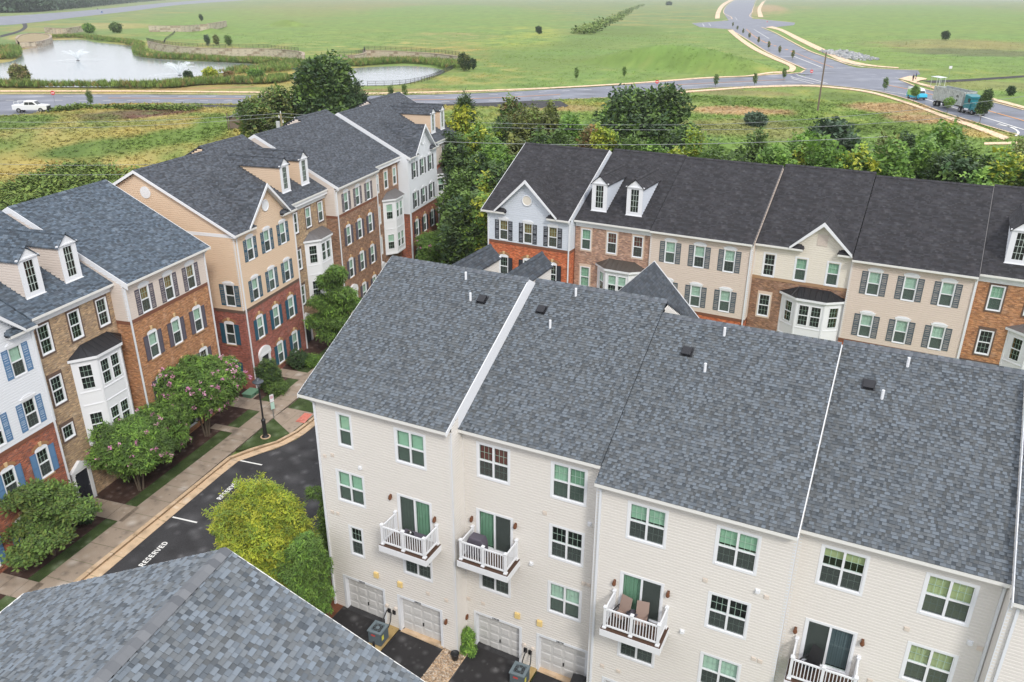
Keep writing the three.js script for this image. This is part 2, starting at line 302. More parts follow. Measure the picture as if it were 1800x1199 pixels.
// ---------------------------------------------------------------- a townhouse: front wall on z = 0, x to the right, ground at y = 0
const PITCH = 0.54;
function townhouse(o) {
  const g = thing('townhouse', o.label, 'townhouse', o.pos, o.turn ?? 0), hw = o.w / 2, E = o.E ?? 12.72, run = o.run ?? 8.1, zr = 0.35 - run, zb = 0.35 - 2 * run, zB = zb + 0.35;
  const roofY = (z) => (z > zr ? E + PITCH * (0.35 - z) : E + PITCH * (z - zb)), yr = roofY(zr), low = -1.6, course = o.course ?? 0.155, top = 12.52;
  const holes = { F: [], L: [], R: [] }, walls = { F: frameOf(V(0, 0, 0), V(1, 0, 0)), L: frameOf(V(-hw, 0, 0), V(0, 0, 1)), R: frameOf(V(hw, 0, 0), V(0, 0, -1)), B: frameOf(V(0, 0, zB), V(-1, 0, 0)) };
  for (const w of o.windows ?? []) { const side = w.side ?? 'F', c = side === 'L' ? w.x : w.x; (holes[side] ??= []).push({ x0: c - w.w / 2 - 0.02, x1: c + w.w / 2 + 0.02, y0: w.top - w.h - 0.02, y1: w.top + 0.02 }); }
  holes.F.push(...(o.holes ?? []));
  // cladding
  const sideSpan = (y) => { if (y <= top) return [zB, 0]; const z1 = 0.35 - (y + 0.2 - E) / PITCH, z0 = zb + (y + 0.2 - E) / PITCH; return z1 - z0 > 0.1 ? [z0, Math.min(z1, 0)] : null; };
  const flipSpan = (y) => { const s = sideSpan(y); return s && [-s[1], -s[0]]; };
  for (const [y0, y1, kind, m] of o.levels) {
    if (kind === 'siding') {
      const add = o.boards ? (f) => part('siding_board', f, m, g) : null, list = [];
      lapSiding((f) => list.push(f), walls.F, y0, Math.min(y1, top), course, () => [-hw, hw], holes.F, add);
      const side = [];
      if (o.sides !== false) { lapSiding((f) => side.push(f), walls.L, y0, y1 >= top ? yr : y1, course, sideSpan, holes.L ?? []); lapSiding((f) => side.push(f), walls.R, y0, y1 >= top ? yr : y1, course, flipSpan, holes.R ?? []); }
      lapSiding((f) => side.push(f), walls.B, y0, Math.min(y1, top), course, () => [-hw, hw], []);
      if (list.length) part('siding', joined(list), m, g, 'stuff');
      part('siding', joined(side), m, g, 'stuff');
    } else {
      const f = new MB(); brickWall(f, walls.F, y0, Math.min(y1, top), [-hw, hw], holes.F); brickWall(f, walls.B, y0, Math.min(y1, top), [-hw, hw], []);
      brickWall(f, walls.L, y0, Math.min(y1, top), [zB, 0], holes.L ?? []); brickWall(f, walls.R, y0, Math.min(y1, top), [0, -zB], holes.R ?? []);
      if (y1 >= top) { const q = new MB(); for (const W of [[walls.L, sideSpan], [walls.R, flipSpan]]) lapSiding((b) => { q.p.push(...b.p); q.u.push(...b.u); }, W[0], top, yr, 0.155, W[1], []); part('siding', q, o.cheek ?? M.sideCream, g, 'stuff'); }
      part('wall', f, m, g);
    }
  }
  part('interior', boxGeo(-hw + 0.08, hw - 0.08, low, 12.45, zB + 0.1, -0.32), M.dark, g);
  // corner boards, bands, cornice
  const cb = new MB();
  for (const [y0, y1, kind] of o.levels) if (kind === 'siding') for (const x of [-hw, hw]) { const s = Math.sign(x); cb.box(Math.min(x + s * 0.03, x - s * 0.1), Math.max(x + s * 0.03, x - s * 0.1), Math.max(y0, low), Math.min(y1, top) - 0.03, -0.11, 0.032); }
  if (cb.p.length && o.corners !== false) part('corner_board', cb, M.trim, g);
  if (o.band) { const f = new MB(), n = Math.floor(o.w / 0.085); for (let i = 0; i < n; i++) { const x = -hw + 0.085 * i; f.box(x + 0.006, x + 0.079, o.band[0], o.band[0] + 0.24, -0.02, 0.03); } f.box(-hw, hw, o.band[0] + 0.005, o.band[0] + 0.235, -0.02, 0.022); for (const s of [-1, 1]) f.box(s < 0 ? -hw - 0.03 : hw - 0.01, s < 0 ? -hw + 0.01 : hw + 0.03, o.band[0], o.band[0] + 0.24, -2.5, 0.03); part('brick_band', f, o.band[1], g, 'stuff'); }
  const xl = -hw - (o.ol ?? 0), xr = hw + (o.or ?? 0), gs = o.gables?.[0], gaps = (o.gables ?? []).map((q) => [q.x - q.hw + 0.95, q.x + q.hw - 0.95]);
  // eaves: soffit, gutter
  const runs = gaps.length && !o.flip ? [[xl, gaps[0][0]], [gaps[0][1], xr]] : [[xl, xr]];
  const so = new MB(), gu = new MB();
  for (const [a, b] of runs) { so.box(a, b, top - 0.03, top, -0.02, 0.34); gu.box(a, b, E - 0.17, E - 0.03, 0.33, 0.43); so.box(a, b, top, E - 0.03, 0.30, 0.33); }
  so.box(xl, xr, top - 0.03, top, zb + 0.01, zB + 0.02); gu.box(xl, xr, E - 0.17, E - 0.03, zb - 0.08, zb + 0.02);
  if (o.cornice) { so.box(-hw, hw, top - 0.42, top - 0.03, -0.02, 0.05); so.box(-hw, hw, top - 0.16, top - 0.03, 0.05, 0.16); }
  part('soffit', so, o.boards ? M.cream : M.white, g); part('gutter', gu, M.gutter, g);
  // roof
  const rf = new MB(), sl = (m, a, b, z0, z1) => rf.slab([V(a, roofY(z0), z0), V(b, roofY(z0), z0), V(b, roofY(z1), z1), V(a, roofY(z1), z1)], 0.12);
  if (gaps.length && !o.flip) { sl(0, xl, gaps[0][0], 0.4, zr); sl(0, gaps[0][0], gaps[0][1], -0.05, zr); sl(0, gaps[0][1], xr, 0.4, zr); } else sl(0, xl, xr, 0.4, zr);
  rf.slab([V(xr, roofY(zb - 0.05), zb - 0.05), V(xl, roofY(zb - 0.05), zb - 0.05), V(xl, yr, zr), V(xr, yr, zr)], 0.12);
  const roof = part('roof', rf, o.roof, g);
  const rk = new MB(), rake = (x0, x1, h, tall) => { for (const [za, zc] of tall ? [[-0.62, zr], [zb + 0.7, zr]] : [[0.42, zr], [zb - 0.07, zr]]) { const A = V(0, roofY(za) + 0.01, za), B = V(0, roofY(zc) + 0.01, zc), c = [[x0, 0], [x1, 0], [x1, -h], [x0, -h]].map(([x, d]) => [V(x, A.y + d, A.z), V(x, B.y + d, B.z)]); for (let i = 0; i < 4; i++) { const j = (i + 1) % 4; rk.quad(c[i][0], c[j][0], c[j][1], c[i][1]); } rk.quad(c[0][0], c[3][0], c[2][0], c[1][0]); } };
  if (o.rakeL !== 0) rake(xl - 0.035, xl, o.rakeL ?? 0.22); if (o.rakeR > 0.5) { rake(xr, xr + 0.034, 0.22); rake(xr + 0.034, xr + 0.044, o.rakeR, true); } else if (o.rakeR !== 0) rake(xr, xr + 0.035, o.rakeR ?? 0.22); if (rk.p.length) part('rake_board', rk, o.rakeMat ?? M.white, g);
  // ridge caps
  if (o.caps) { const n = Math.floor((xr - xl) / 0.15); for (let i = 0; i < n; i++) { const x = xl + 0.15 * i, cg = proto('cap' + (i % 3), () => { const f = new MB(), w = 0.17, k = 0.012; for (const s of [1, -1]) { const a = [V(0, 0.03, 0), V(0.2, 0.03 + k, 0), V(0.2, 0.03 + k - w * PITCH, s * w), V(0, 0.03 - w * PITCH, s * w)]; s > 0 ? f.quad(a[0], a[3], a[2], a[1]) : f.quad(a[0], a[1], a[2], a[3]); const d = a.map((v) => v.clone().setY(v.y - 0.03)); f.quad(a[3], d[3], d[2], a[2]); f.quad(a[1], a[2], d[2], d[1]); } const m = new THREE.Mesh(f.geo(), [0, 1, 2].map((q) => mat(0.088 + 0.022 * q, 0.098 + 0.023 * q, 0.115 + 0.025 * q, 0.95))[i % 3]); m.name = 'ridge_cap'; m.castShadow = true; return m; }); cg.position.set(x, yr + 0.01, zr); g.add(cg); } } else { const f = new MB(); for (const s of [1, -1]) { const a = [V(xl, yr + 0.035, zr), V(xr, yr + 0.035, zr), V(xr, yr + 0.03 - 0.2 * PITCH, zr + 0.2 * s), V(xl, yr + 0.03 - 0.2 * PITCH, zr + 0.2 * s)]; s > 0 ? f.quad(a[0], a[3], a[2], a[1]) : f.quad(a[0], a[1], a[2], a[3]); const b = a.map((v) => v.clone().setY(v.y - 0.05)); f.quad(a[3], b[3], b[2], a[2]); } part('ridge_cap', f, o.roof, g); }
  for (const [px, pz] of o.pipes ?? []) { part('vent_pipe', new MB().bar(V(px, roofY(pz) - 0.1, pz), V(px, roofY(pz) + 0.42, pz), 0.06, 0.06, 8), M.white, g); }
  for (const [px, pz] of o.hoods ?? []) { const f = new MB().box(-0.2, 0.2, 0.02, 0.16, -0.18, 0.24).box(-0.26, 0.26, -0.03, 0.03, -0.28, 0.26); const m = part('roof_vent', f, M.seam, g); m.position.set(px, roofY(pz) + 0.03, pz); m.rotation.x = Math.atan(PITCH); }
  // windows
  for (const w of o.windows ?? []) {
    const side = w.side ?? 'F', holder = new THREE.Group();
    const win = windowGroup(w.w, w.h, w.opt ?? {});
    const put = (obj, dx, dy) => { if (side === 'F') obj.position.set(w.x + dx, w.top - w.h + dy, obj.position.z); else if (side === 'L') { obj.position.set(-hw, w.top - w.h + dy, w.x + dx); obj.rotation.y = -Math.PI / 2; } else { obj.position.set(hw, w.top - w.h + dy, -w.x - dx); obj.rotation.y = Math.PI / 2; } g.add(obj); };
    put(win, -w.w / 2, 0);
    const t = w.opt?.trim ?? 0.05;
    if (w.shut) { put(shutter(w.h, w.shut), -w.w / 2 - t - 0.41, 0); put(shutter(w.h, w.shut), w.w / 2 + t + 0.01, 0); }
    if (w.style === 'crown') put(crown(+(w.w + 0.22).toFixed(2)), 0, w.h + t);
    if (w.style === 'arch') { const q = new THREE.Group(); q.name = 'brick_arch'; archHead(q, 0, 0, w.w); put(q, 0, w.h); put(proto('sill' + w.w, () => { const m = new THREE.Mesh(boxGeo(-w.w / 2 - 0.12, w.w / 2 + 0.12, -0.14, -0.05, -0.02, 0.09), M.soldierTan); m.name = 'sill'; m.castShadow = true; return m; }), 0, 0); }
    if (w.style === 'stone' || w.style === 'header') {
      const m = w.style === 'stone' ? M.limestone : M.darkBrick, b = 0.2, f = new MB();
      f.box(-w.w / 2 - t - b * 0.5, w.w / 2 + t + b * 0.5, w.h + t, w.h + t + 0.22, -0.02, 0.028).box(-w.w / 2 - t - 0.08, w.w / 2 + t + 0.08, -t - 0.12, -t, -0.02, 0.05);
      for (const s of [-1, 1]) { const x = s * (w.w / 2 + t); f.box(Math.min(x, x + s * b * 0.5), Math.max(x, x + s * b * 0.5), -t, w.h + t, -0.02, 0.026); }
      const q = new THREE.Mesh(f.geo(), m); q.name = 'window_surround'; q.castShadow = true; put(q, 0, 0);
    }
  }
  for (const x of o.spouts ?? []) { const f = new MB(); f.box(x - 0.045, x + 0.045, low, top - 0.25, 0.04, 0.12); f.bar(V(x, top - 0.25, 0.08), V(x, E - 0.17, 0.38), 0.045); part('downspout', f, M.trim, g); }
  const flip = o.flip ? new THREE.Matrix4().makeRotationY(Math.PI).setPosition(0, 0, 2 * zr) : null;
  for (const q of o.gables ?? []) gable(g, q, E, o, flip);
  for (const q of o.dormers ?? []) dormer(g, q, E, o, flip);
  if (o.bay) bay(g, o.bay, o);
  for (const d of o.doors ?? []) frontDoor(g, d);
  o.more?.(g, { E, roofY, zr, xl, xr, hw, roof });
  return g;
}
function gable(g, q, E, o, flip) {
  const r = new THREE.Group(); r.name = 'gable'; g.add(r); if (flip) r.applyMatrix4(flip);
  const yb = E + 0.05, yt = yb + q.h, zt = 0.45, back = (y) => 0.35 - (y - E) / PITCH, f = new MB(), k = new MB(), s = new MB();
  f.slab([V(q.x - q.hw, yb, back(yb)), V(q.x - q.hw, yb, zt), V(q.x, yt, zt), V(q.x, yt, back(yt))], 0.1);
  f.slab([V(q.x + q.hw, yb, zt), V(q.x + q.hw, yb, back(yb)), V(q.x, yt, back(yt)), V(q.x, yt, zt)], 0.1);
  part('roof', f, o.roof, r);
  for (const d of [-1, 1]) { const a = [q.x + d * q.hw, yb + 0.03], b = [q.x, yt + 0.04], e = 0.24, pts = [a, [a[0], a[1] - e * 0.8], [b[0], b[1] - e * 1.25], b]; k.prism(d < 0 ? pts : pts.reverse(), zt, zt + 0.05); }
  part('rake_board', k, M.white, r);
  const mats = q.mat, span = (y) => { const t = (yt - 0.12 - Math.max(y, yb)) / q.h; return y < yb ? [q.x - q.hw + 0.95, q.x + q.hw - 0.95] : t > 0.02 ? [q.x - q.hw * t, q.x + q.hw * t] : null; };
  const list = []; lapSiding((m) => list.push(m), frameOf(V(0, 0, 0.001), V(1, 0, 0)), 12.5, yt, 0.155, span, []);
  part('siding', joined(list), mats, r, 'stuff');
  const soff = new MB(); for (const d of [-1, 1]) soff.quad(...[V(q.x, yt - 0.14, 0.02), V(q.x, yt - 0.14, zt), V(q.x + d * q.hw, yb - 0.12, zt), V(q.x + d * q.hw, yb - 0.12, 0.02)]); part('soffit', soff, M.trim, r);
  if (q.vent === 'round') { part('gable_vent', turned(new THREE.CylinderGeometry(0.42, 0.42, 0.06, 24), Math.PI / 2, 0, 0, q.x, yb + q.h * 0.38, 0.05), q.ventMat ?? M.white, r); part('gable_vent', turned(new THREE.TorusGeometry(0.42, 0.05, 8, 24), 0, 0, 0, q.x, yb + q.h * 0.38, 0.07), M.white, r); }
  if (q.vent === 'square') { const v = new MB().box(q.x - 0.36, q.x + 0.36, yb + 0.25, yb + 1.1, 0.01, 0.05); for (let i = 0; i < 8; i++) v.box(q.x - 0.3, q.x + 0.3, yb + 0.31 + 0.095 * i, yb + 0.36 + 0.095 * i, 0.05, 0.07); part('gable_vent', v, M.sideCream, r); }
  const ret = new MB(); // little hipped roofs at the feet of the gable
  for (const d of [-1, 1]) { const x0 = q.x + d * (q.hw - 0.1), x1 = q.x + d * (q.hw - 1.0), A = V(x0, E + 0.02, 0.43), B = V(x1, E + 0.02, 0.43), C = V(x1, E + 0.02, 0.03), D = V(x0, E + 0.24, 0.03), F = V(x1 + d * 0.22, E + 0.24, 0.03); d < 0 ? (ret.quad(A, B, F, D), ret.tri(B, C, F, [0, 0], [0.3, 0], [0, 0.3])) : (ret.quad(B, A, D, F), ret.tri(C, B, F, [0, 0], [0.3, 0], [0, 0.3])); ret.box(Math.min(x0, x1), Math.max(x0, x1), E - 0.05, E + 0.018, 0.02, 0.42); }
  part('roof', ret, o.roof, r);
}
function dormer(g, q, E, o, flip) {
  const r = new THREE.Group(); r.name = 'dormer'; g.add(r); if (flip) r.applyMatrix4(flip);
  const x = q.x, zf = -0.85, hw = 0.63, yb = E + PITCH * 1.2 - 0.05, ye = E + 2.9, yt = E + 3.55, back = (y) => 0.35 - (y - E) / PITCH;
  const list = [];
  for (const d of [-1, 1]) { const W = d < 0 ? frameOf(V(x - hw, 0, 0), V(0, 0, 1)) : frameOf(V(x + hw, 0, 0), V(0, 0, -1)); lapSiding((m) => list.push(m), W, yb, ye, 0.155, (y) => (d < 0 ? [back(y), zf] : [-zf, -back(y)]), []); }
  part('siding', joined(list), o.cheek ?? M.sideCream, r, 'stuff');
  const f = new MB(), ww = 0.64, wb = yb + 0.3, wt = ye - 0.2, pw = 0.66;
  f.box(x - pw, x - ww / 2, yb, ye, zf - 0.03, zf + 0.04).box(x + ww / 2, x + pw, yb, ye, zf - 0.03, zf + 0.04).box(x - ww / 2, x + ww / 2, yb, wb, zf - 0.03, zf + 0.04).box(x - ww / 2, x + ww / 2, wt, ye, zf - 0.03, zf + 0.04);
  f.box(x - pw - 0.04, x + pw + 0.04, yb - 0.06, yb + 0.03, zf - 0.03, zf + 0.1).box(x - pw - 0.1, x + pw + 0.1, ye - 0.06, ye + 0.02, zf - 0.03, zf + 0.12);
  f.prism([[x - pw, ye + 0.02], [x + pw, ye + 0.02], [x, yt - 0.14]], zf - 0.02, zf + 0.06);
  part('frame', f, M.white, r);
  const mu = new MB(); for (let i = 1; i < 3; i++) { const a = x - ww / 2 + ww * i / 3; mu.box(a - 0.013, a + 0.013, wb, wt, zf - 0.025, zf); } for (let i = 1; i < 4; i++) { const y = wb + (wt - wb) * i / 4; mu.box(x - ww / 2, x + ww / 2, y - 0.013, y + 0.013, zf - 0.024, zf + 0.001); } part('muntin', mu, M.grid, r);
  part('pane', quadGeo(x - ww / 2, x + ww / 2, wb, wt, zf - 0.01), M.glass, r);
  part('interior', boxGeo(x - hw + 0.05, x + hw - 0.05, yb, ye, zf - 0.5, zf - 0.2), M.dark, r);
  const k = new MB(), e = 0.78, yl = ye - 0.09;
  k.slab([V(x - e, yl, back(yl)), V(x - e, yl, zf + 0.14), V(x, yt, zf + 0.14), V(x, yt, back(yt))], 0.07); k.slab([V(x + e, yl, zf + 0.14), V(x + e, yl, back(yl)), V(x, yt, back(yt)), V(x, yt, zf + 0.14)], 0.07);
  part('roof', k, o.roof, r);
  const c = new MB(); for (const d of [-1, 1]) { const a = [V(x, yt + 0.035, zf + 0.16), V(x, yt + 0.035, back(yt)), V(x + d * 0.14, yt - 0.08, back(yt)), V(x + d * 0.14, yt - 0.08, zf + 0.16)]; d < 0 ? c.quad(...a) : c.quad(...a.reverse()); } part('ridge_cap', c, o.roof, r);
}
function bay(g, q, o) {
  const r = new THREE.Group(); r.name = 'bay_window'; r.position.x = q.x; g.add(r);
  const a = q.a ?? 2.1, b = q.b ?? 0.98, dz = 0.9, y0 = 3.35, y1 = 9.2, fr = new MB(), mu = new MB(), dk = new MB();
  const corners = [[-a, 0], [-b, dz], [b, dz], [a, 0]];
  for (let i = 0; i < 3; i++) {
    const A = V(corners[i][0], 0, corners[i][1]), B = V(corners[i + 1][0], 0, corners[i + 1][1]), L = A.distanceTo(B), d = B.clone().sub(A).normalize();
    const m = new THREE.Matrix4().makeBasis(d, V(0, 1, 0), d.clone().cross(V(0, 1, 0))).setPosition(A); for (const f of [fr, mu, dk]) f.m = m;
    const wins = i === 1 ? [[L / 2 - 0.78, L / 2 - 0.07], [L / 2 + 0.07, L / 2 + 0.78]] : [[L / 2 - 0.36, L / 2 + 0.36]], holes = [];
    for (const top of [8.68, 5.46]) for (const [x0, x1] of wins) holes.push({ x0, x1, y0: top - 1.6, y1: top });
    const ys = [y0, ...holes.flatMap((h) => [h.y0, h.y1]), y1].filter((v, j, l) => l.indexOf(v) === j).sort((p, s) => p - s);
    for (let j = 0; j + 1 < ys.length; j++) for (const [c, e] of cut([[0, L]], holes, ys[j], ys[j + 1])) fr.quad(V(c, ys[j], 0), V(e, ys[j], 0), V(e, ys[j + 1], 0), V(c, ys[j + 1], 0));
    fr.box(0, L, y0 - 0.06, y0 + 0.1, 0, 0.05).box(0, L, y1 - 0.2, y1 - 0.05, 0, 0.05).box(0.12, L - 0.12, 5.98, 6.05, 0, 0.03).box(0.12, L - 0.12, 6.85, 6.92, 0, 0.03).box(-0.04, 0.07, y0, y1, -0.02, 0.03).box(L - 0.07, L + 0.04, y0, y1, -0.02, 0.03);
    for (const h of holes) {
      const s = 0.04, ym = (h.y0 + h.y1) / 2;
      fr.box(h.x0, h.x0 + s, h.y0, h.y1, -0.07, 0.025).box(h.x1 - s, h.x1, h.y0, h.y1, -0.07, 0.025).box(h.x0 + s, h.x1 - s, h.y0, h.y0 + s, -0.07, 0.03).box(h.x0 + s, h.x1 - s, h.y1 - s, h.y1, -0.07, 0.025).box(h.x0 + s, h.x1 - s, ym - 0.025, ym + 0.025, -0.07, 0.02);
      for (const [c, e] of [[h.y0 + s, ym - 0.025], [ym + 0.025, h.y1 - s]]) { const p = quadGeo(h.x0 + s, h.x1 - s, c, e, -0.02); p.applyMatrix4(m); part('pane', p, M.glass, r); for (let k = 1; k < 3; k++) { const x = h.x0 + s + (h.x1 - h.x0 - 2 * s) * k / 3; mu.box(x - 0.008, x + 0.008, c, e, -0.05, -0.04); } mu.box(h.x0 + s, h.x1 - s, (c + e) / 2 - 0.008, (c + e) / 2 + 0.008, -0.0501, -0.0399); }
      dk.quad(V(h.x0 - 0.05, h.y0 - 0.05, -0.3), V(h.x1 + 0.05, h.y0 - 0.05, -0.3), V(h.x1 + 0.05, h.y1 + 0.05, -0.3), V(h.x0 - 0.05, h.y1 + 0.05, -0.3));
      if (q.blind) { const p = new MB(m); p.quad(V(h.x0 + s, ym - 0.1, -0.09), V(h.x1 - s, ym - 0.1, -0.09), V(h.x1 - s, h.y1 - s, -0.09), V(h.x0 + s, h.y1 - s, -0.09)); part('blind', p, q.blind, r); }
    }
  }
  fr.m = null; fr.slab([V(-a, y0 - 0.06, 0.0), V(-b, y0 - 0.06, dz), V(b, y0 - 0.06, dz), V(a, y0 - 0.06, 0.0)], 0.04);
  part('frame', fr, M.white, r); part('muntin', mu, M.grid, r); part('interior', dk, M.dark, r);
  const oh = 0.2, e = [[-a - oh * 1.2, 0.02], [-b - oh * 0.45, dz + oh], [b + oh * 0.45, dz + oh], [a + oh * 1.2, 0.02]], T = 9.76, tx = b * 1.1, tops = [[-tx, 0.03], [-tx, 0.03], [tx, 0.03], [tx, 0.03]], rf = new MB(), fa = new MB();
  for (let i = 0; i < 3; i++) { const p = [V(e[i][0], y1, e[i][1]), V(e[i + 1][0], y1, e[i + 1][1]), V(tops[i + 1][0], T, 0.03), V(tops[i][0], T, 0.03)]; if (i === 1) rf.quad(...p); else i ? rf.tri(p[0], p[1], p[2], [0, 0], [1, 0], [1, 1]) : rf.tri(p[0], p[1], p[2], [0, 0], [1, 0], [0, 1]); fa.quad(V(e[i][0], y1 - 0.16, e[i][1]), V(e[i + 1][0], y1 - 0.16, e[i + 1][1]), V(e[i + 1][0], y1, e[i + 1][1]), V(e[i][0], y1, e[i][1])); }
  for (let i = 0; i <= 5; i++) { const t = i / 5, A = V(e[1][0] + (e[2][0] - e[1][0]) * t, y1 + 0.015, e[1][1]), B = V(-tx + 2 * tx * t, T + 0.015, 0.04); rf.bar(A, B, 0.016, 0.016, 4); }
  for (const d of [-1, 1]) for (const t of [0.35, 0.7]) { const i = d < 0 ? 0 : 2, A = V(e[i][0] + (e[i + 1][0] - e[i][0]) * t, y1 + 0.015, e[i][1] + (e[i + 1][1] - e[i][1]) * t); rf.bar(A, V(d * tx, T + 0.01, 0.05), 0.016, 0.016, 4); }
  fa.slab(e.map(([x, z]) => V(x, y1 - 0.16, z)), 0.02); fa.slab(e.map(([x, z]) => V(x, y1 - 0.001, z)), 0.005);
  part('roof', rf, q.roof, r); part('fascia', fa, M.white, r);
}
function frontDoor(g, d) {
  const r = new THREE.Group(); r.name = 'door'; r.position.x = d.x; g.add(r); const f = new MB(), w = 0.62;
  for (const s of [-1, 1]) f.box(s * w - 0.11, s * w + 0.11, -0.2, 2.25, -0.02, 0.12).box(s * w - 0.14, s * w + 0.14, 2.1, 2.25, -0.02, 0.15);
  f.box(-w - 0.16, w + 0.16, 2.25, 2.42, -0.02, 0.18);
  if (d.arch) { const p = [[-w - 0.18, 2.42], [w + 0.18, 2.42]]; for (let i = 0; i <= 12; i++) { const t = Math.PI * i / 12; p.push([(w + 0.18) * Math.cos(t), 2.44 + 0.55 * Math.sin(t)]); } f.prism(p, -0.02, 0.16); } else f.prism([[-w - 0.22, 2.42], [w + 0.22, 2.42], [0, 2.95]], -0.02, 0.22);
  part('door_surround', f, M.white, r);
  const q = new MB().box(-w + 0.1, w - 0.1, -0.2, 2.26, -0.02, 0.035); for (const s of [-1, 1]) for (const [a, b] of [[0.15, 0.95], [1.05, 1.95]]) q.box(s * 0.22 - 0.16, s * 0.22 + 0.16, a, b, 0.035, 0.05);
  part('door_panel', q, d.mat ?? M.jet, r); part('handle', new THREE.SphereGeometry(0.035, 8, 6).translate(0.4, 1.0, 0.08), M.steel, r);
}

// ---------------------------------------------------------------- the row in front: rear walls towards the camera
const shingleGeo = (() => { const f = new MB(); const w = 0.5, l = 0.155, t = 1; // unit width, thickness 1 at the butt
  f.quad(V(-w, t, 0.0), V(w, t, 0.0), V(w, 0.12, -l), V(-w, 0.12, -l)); f.quad(V(-w, 0, 0), V(w, 0, 0), V(w, t, 0), V(-w, t, 0)); f.quad(V(w, 0, 0), V(w, 0, -l), V(w, 0.12, -l), V(w, t, 0)); f.quad(V(-w, 0, -l), V(-w, 0, 0), V(-w, t, 0), V(-w, 0.12, -l)); return f.geo(); })();
const shingleMats = []; { const R = rng(77); for (let i = 0; i < 14; i++) { const k = (0.6 + 0.075 * i) * (0.92 + 0.16 * R()), w = R(); shingleMats.push(mat(0.100 * k * (0.96 + 0.1 * w), 0.112 * k, 0.126 * k * (1.04 - 0.12 * w), 0.95)); } }
const shingleAny = mat(1, 1, 1, 0.95), shingleSheen = shingleMats.map((m) => { const q = m.clone(); q.color.multiplyScalar(1.3); return q; });  // second palette: same tabs lightened, sky sheen of the foreground roof painted into their colour
// courses of shingle tabs over one roof slope; a point of the slope is O + A s + U r
function shingles(parent, O, A, U, width, length, seed, key, count = 300, span, mats = shingleMats, wide = 1) {
  const N = A.clone().cross(U), R = rng(seed), list = [], e = 0.143;
  const basis = new THREE.Matrix4().makeBasis(A, N, U.clone().negate());
  for (let j = 0; j * e < length; j++) {
    const [s0, s1] = span ? span(j * e) : [0, width]; let s = s0 - R() * 0.2, up = R() < 0.5;
    while (s < s1) {
      up = R() < 0.82 ? !up : up; const w = wide * (up ? 0.1 + 0.12 * R() : 0.07 + 0.1 * R()), a = Math.max(s, s0), b = Math.min(s + w, s1); s += w;
      if (b - a < 0.02) continue;
      const p = O.clone().addScaledVector(A, (a + b) / 2).addScaledVector(U, j * e).addScaledVector(N, 0.004);
      const m = basis.clone().setPosition(p).multiply(new THREE.Matrix4().makeScale(b - a - 0.003, up ? 0.03 : 0.012, 1));
      const c = up ? 4 + ((R() * 10) | 0) : R() < 0.75 ? (R() * 7) | 0 : (R() * 12) | 0;
      list.push({ m, c, d: key(p) });
    }
  }
  list.sort((a, b) => a.d - b.d);
  for (const q of list.slice(0, count)) { const k = new THREE.Mesh(shingleGeo, mats[q.c]); k.name = 'shingle'; k.castShadow = k.receiveShadow = true; k.applyMatrix4(q.m); parent.add(k); }
  const rest = list.slice(count), im = new THREE.InstancedMesh(shingleGeo, shingleAny, rest.length); im.name = 'shingles'; im.userData.kind = 'stuff'; im.castShadow = im.receiveShadow = true;
  rest.forEach((q, i) => { im.setMatrixAt(i, q.m); im.setColorAt(i, mats[q.c].color); }); parent.add(im);
}
const D17 = 1.496, S7 = 0.695, UW = { trim: 0.1, depth: 0.045 };
const font = await new FontLoader().loadAsync('fonts/droid/droid_sans_bold.typeface.json');
const letters = (s, size, depth = 0.01) => { const t = new TextGeometry(s, { font, size, depth, curveSegments: 3 }); t.computeBoundingBox(); return t.translate(-t.boundingBox.max.x / 2, 0, 0); };
function garageDoor(g, x, number) {
  const r = new THREE.Group(); r.name = 'garage_door'; r.position.x = x; g.add(r); const w = 1.19, h = 2.2, f = new MB();
  f.box(-w - 0.13, -w, -0.1, h + 0.13, -0.3, 0.05).box(w, w + 0.13, -0.1, h + 0.13, -0.3, 0.05).box(-w, w, h, h + 0.13, -0.3, 0.05); part('frame', f, M.trim, r);
  part('leaf', boxGeo(-w, w, 0.02, h, -0.24, -0.2), M.garage, r);
  for (let j = 0; j < 4; j++) for (let i = 0; i < 4; i++) { const p = proto('panel', () => { const q = new MB(), a = 0.24, b = 0.2, z = 0.02; q.quad(V(-a + 0.05, -b + 0.05, z), V(a - 0.05, -b + 0.05, z), V(a - 0.05, b - 0.05, z), V(-a + 0.05, b - 0.05, z)); q.quad(V(-a, -b, 0), V(a, -b, 0), V(a - 0.05, -b + 0.05, z), V(-a + 0.05, -b + 0.05, z)); q.quad(V(a, -b, 0), V(a, b, 0), V(a - 0.05, b - 0.05, z), V(a - 0.05, -b + 0.05, z)); q.quad(V(a, b, 0), V(-a, b, 0), V(-a + 0.05, b - 0.05, z), V(a - 0.05, b - 0.05, z)); q.quad(V(-a, b, 0), V(-a, -b, 0), V(-a + 0.05, -b + 0.05, z), V(-a + 0.05, b - 0.05, z)); const m = new THREE.Mesh(q.geo(), M.garage); m.name = 'panel'; return m; }); p.position.set(-w + 0.3 + 0.594 * i, 0.29 + 0.545 * j, -0.2); r.add(p); }
  const gr = new MB(); for (let j = 1; j < 4; j++) gr.box(-w, w, 0.015 + 0.545 * j, 0.027 + 0.545 * j, -0.21, -0.197); part('joint', gr, M.steel, r);
  part('handle', boxGeo(0.0, 0.05, 0.62, 0.82, -0.2, -0.16), M.black, r);
  if (number) { const t = letters(number, 0.1); t.translate(-0.1, h + 0.015, 0.052); part('house_number', t, M.black, r); }
  part('threshold', boxGeo(-w - 0.1, w + 0.1, -0.12, 0.015, -0.25, 0.12), M.kerb, r);
}
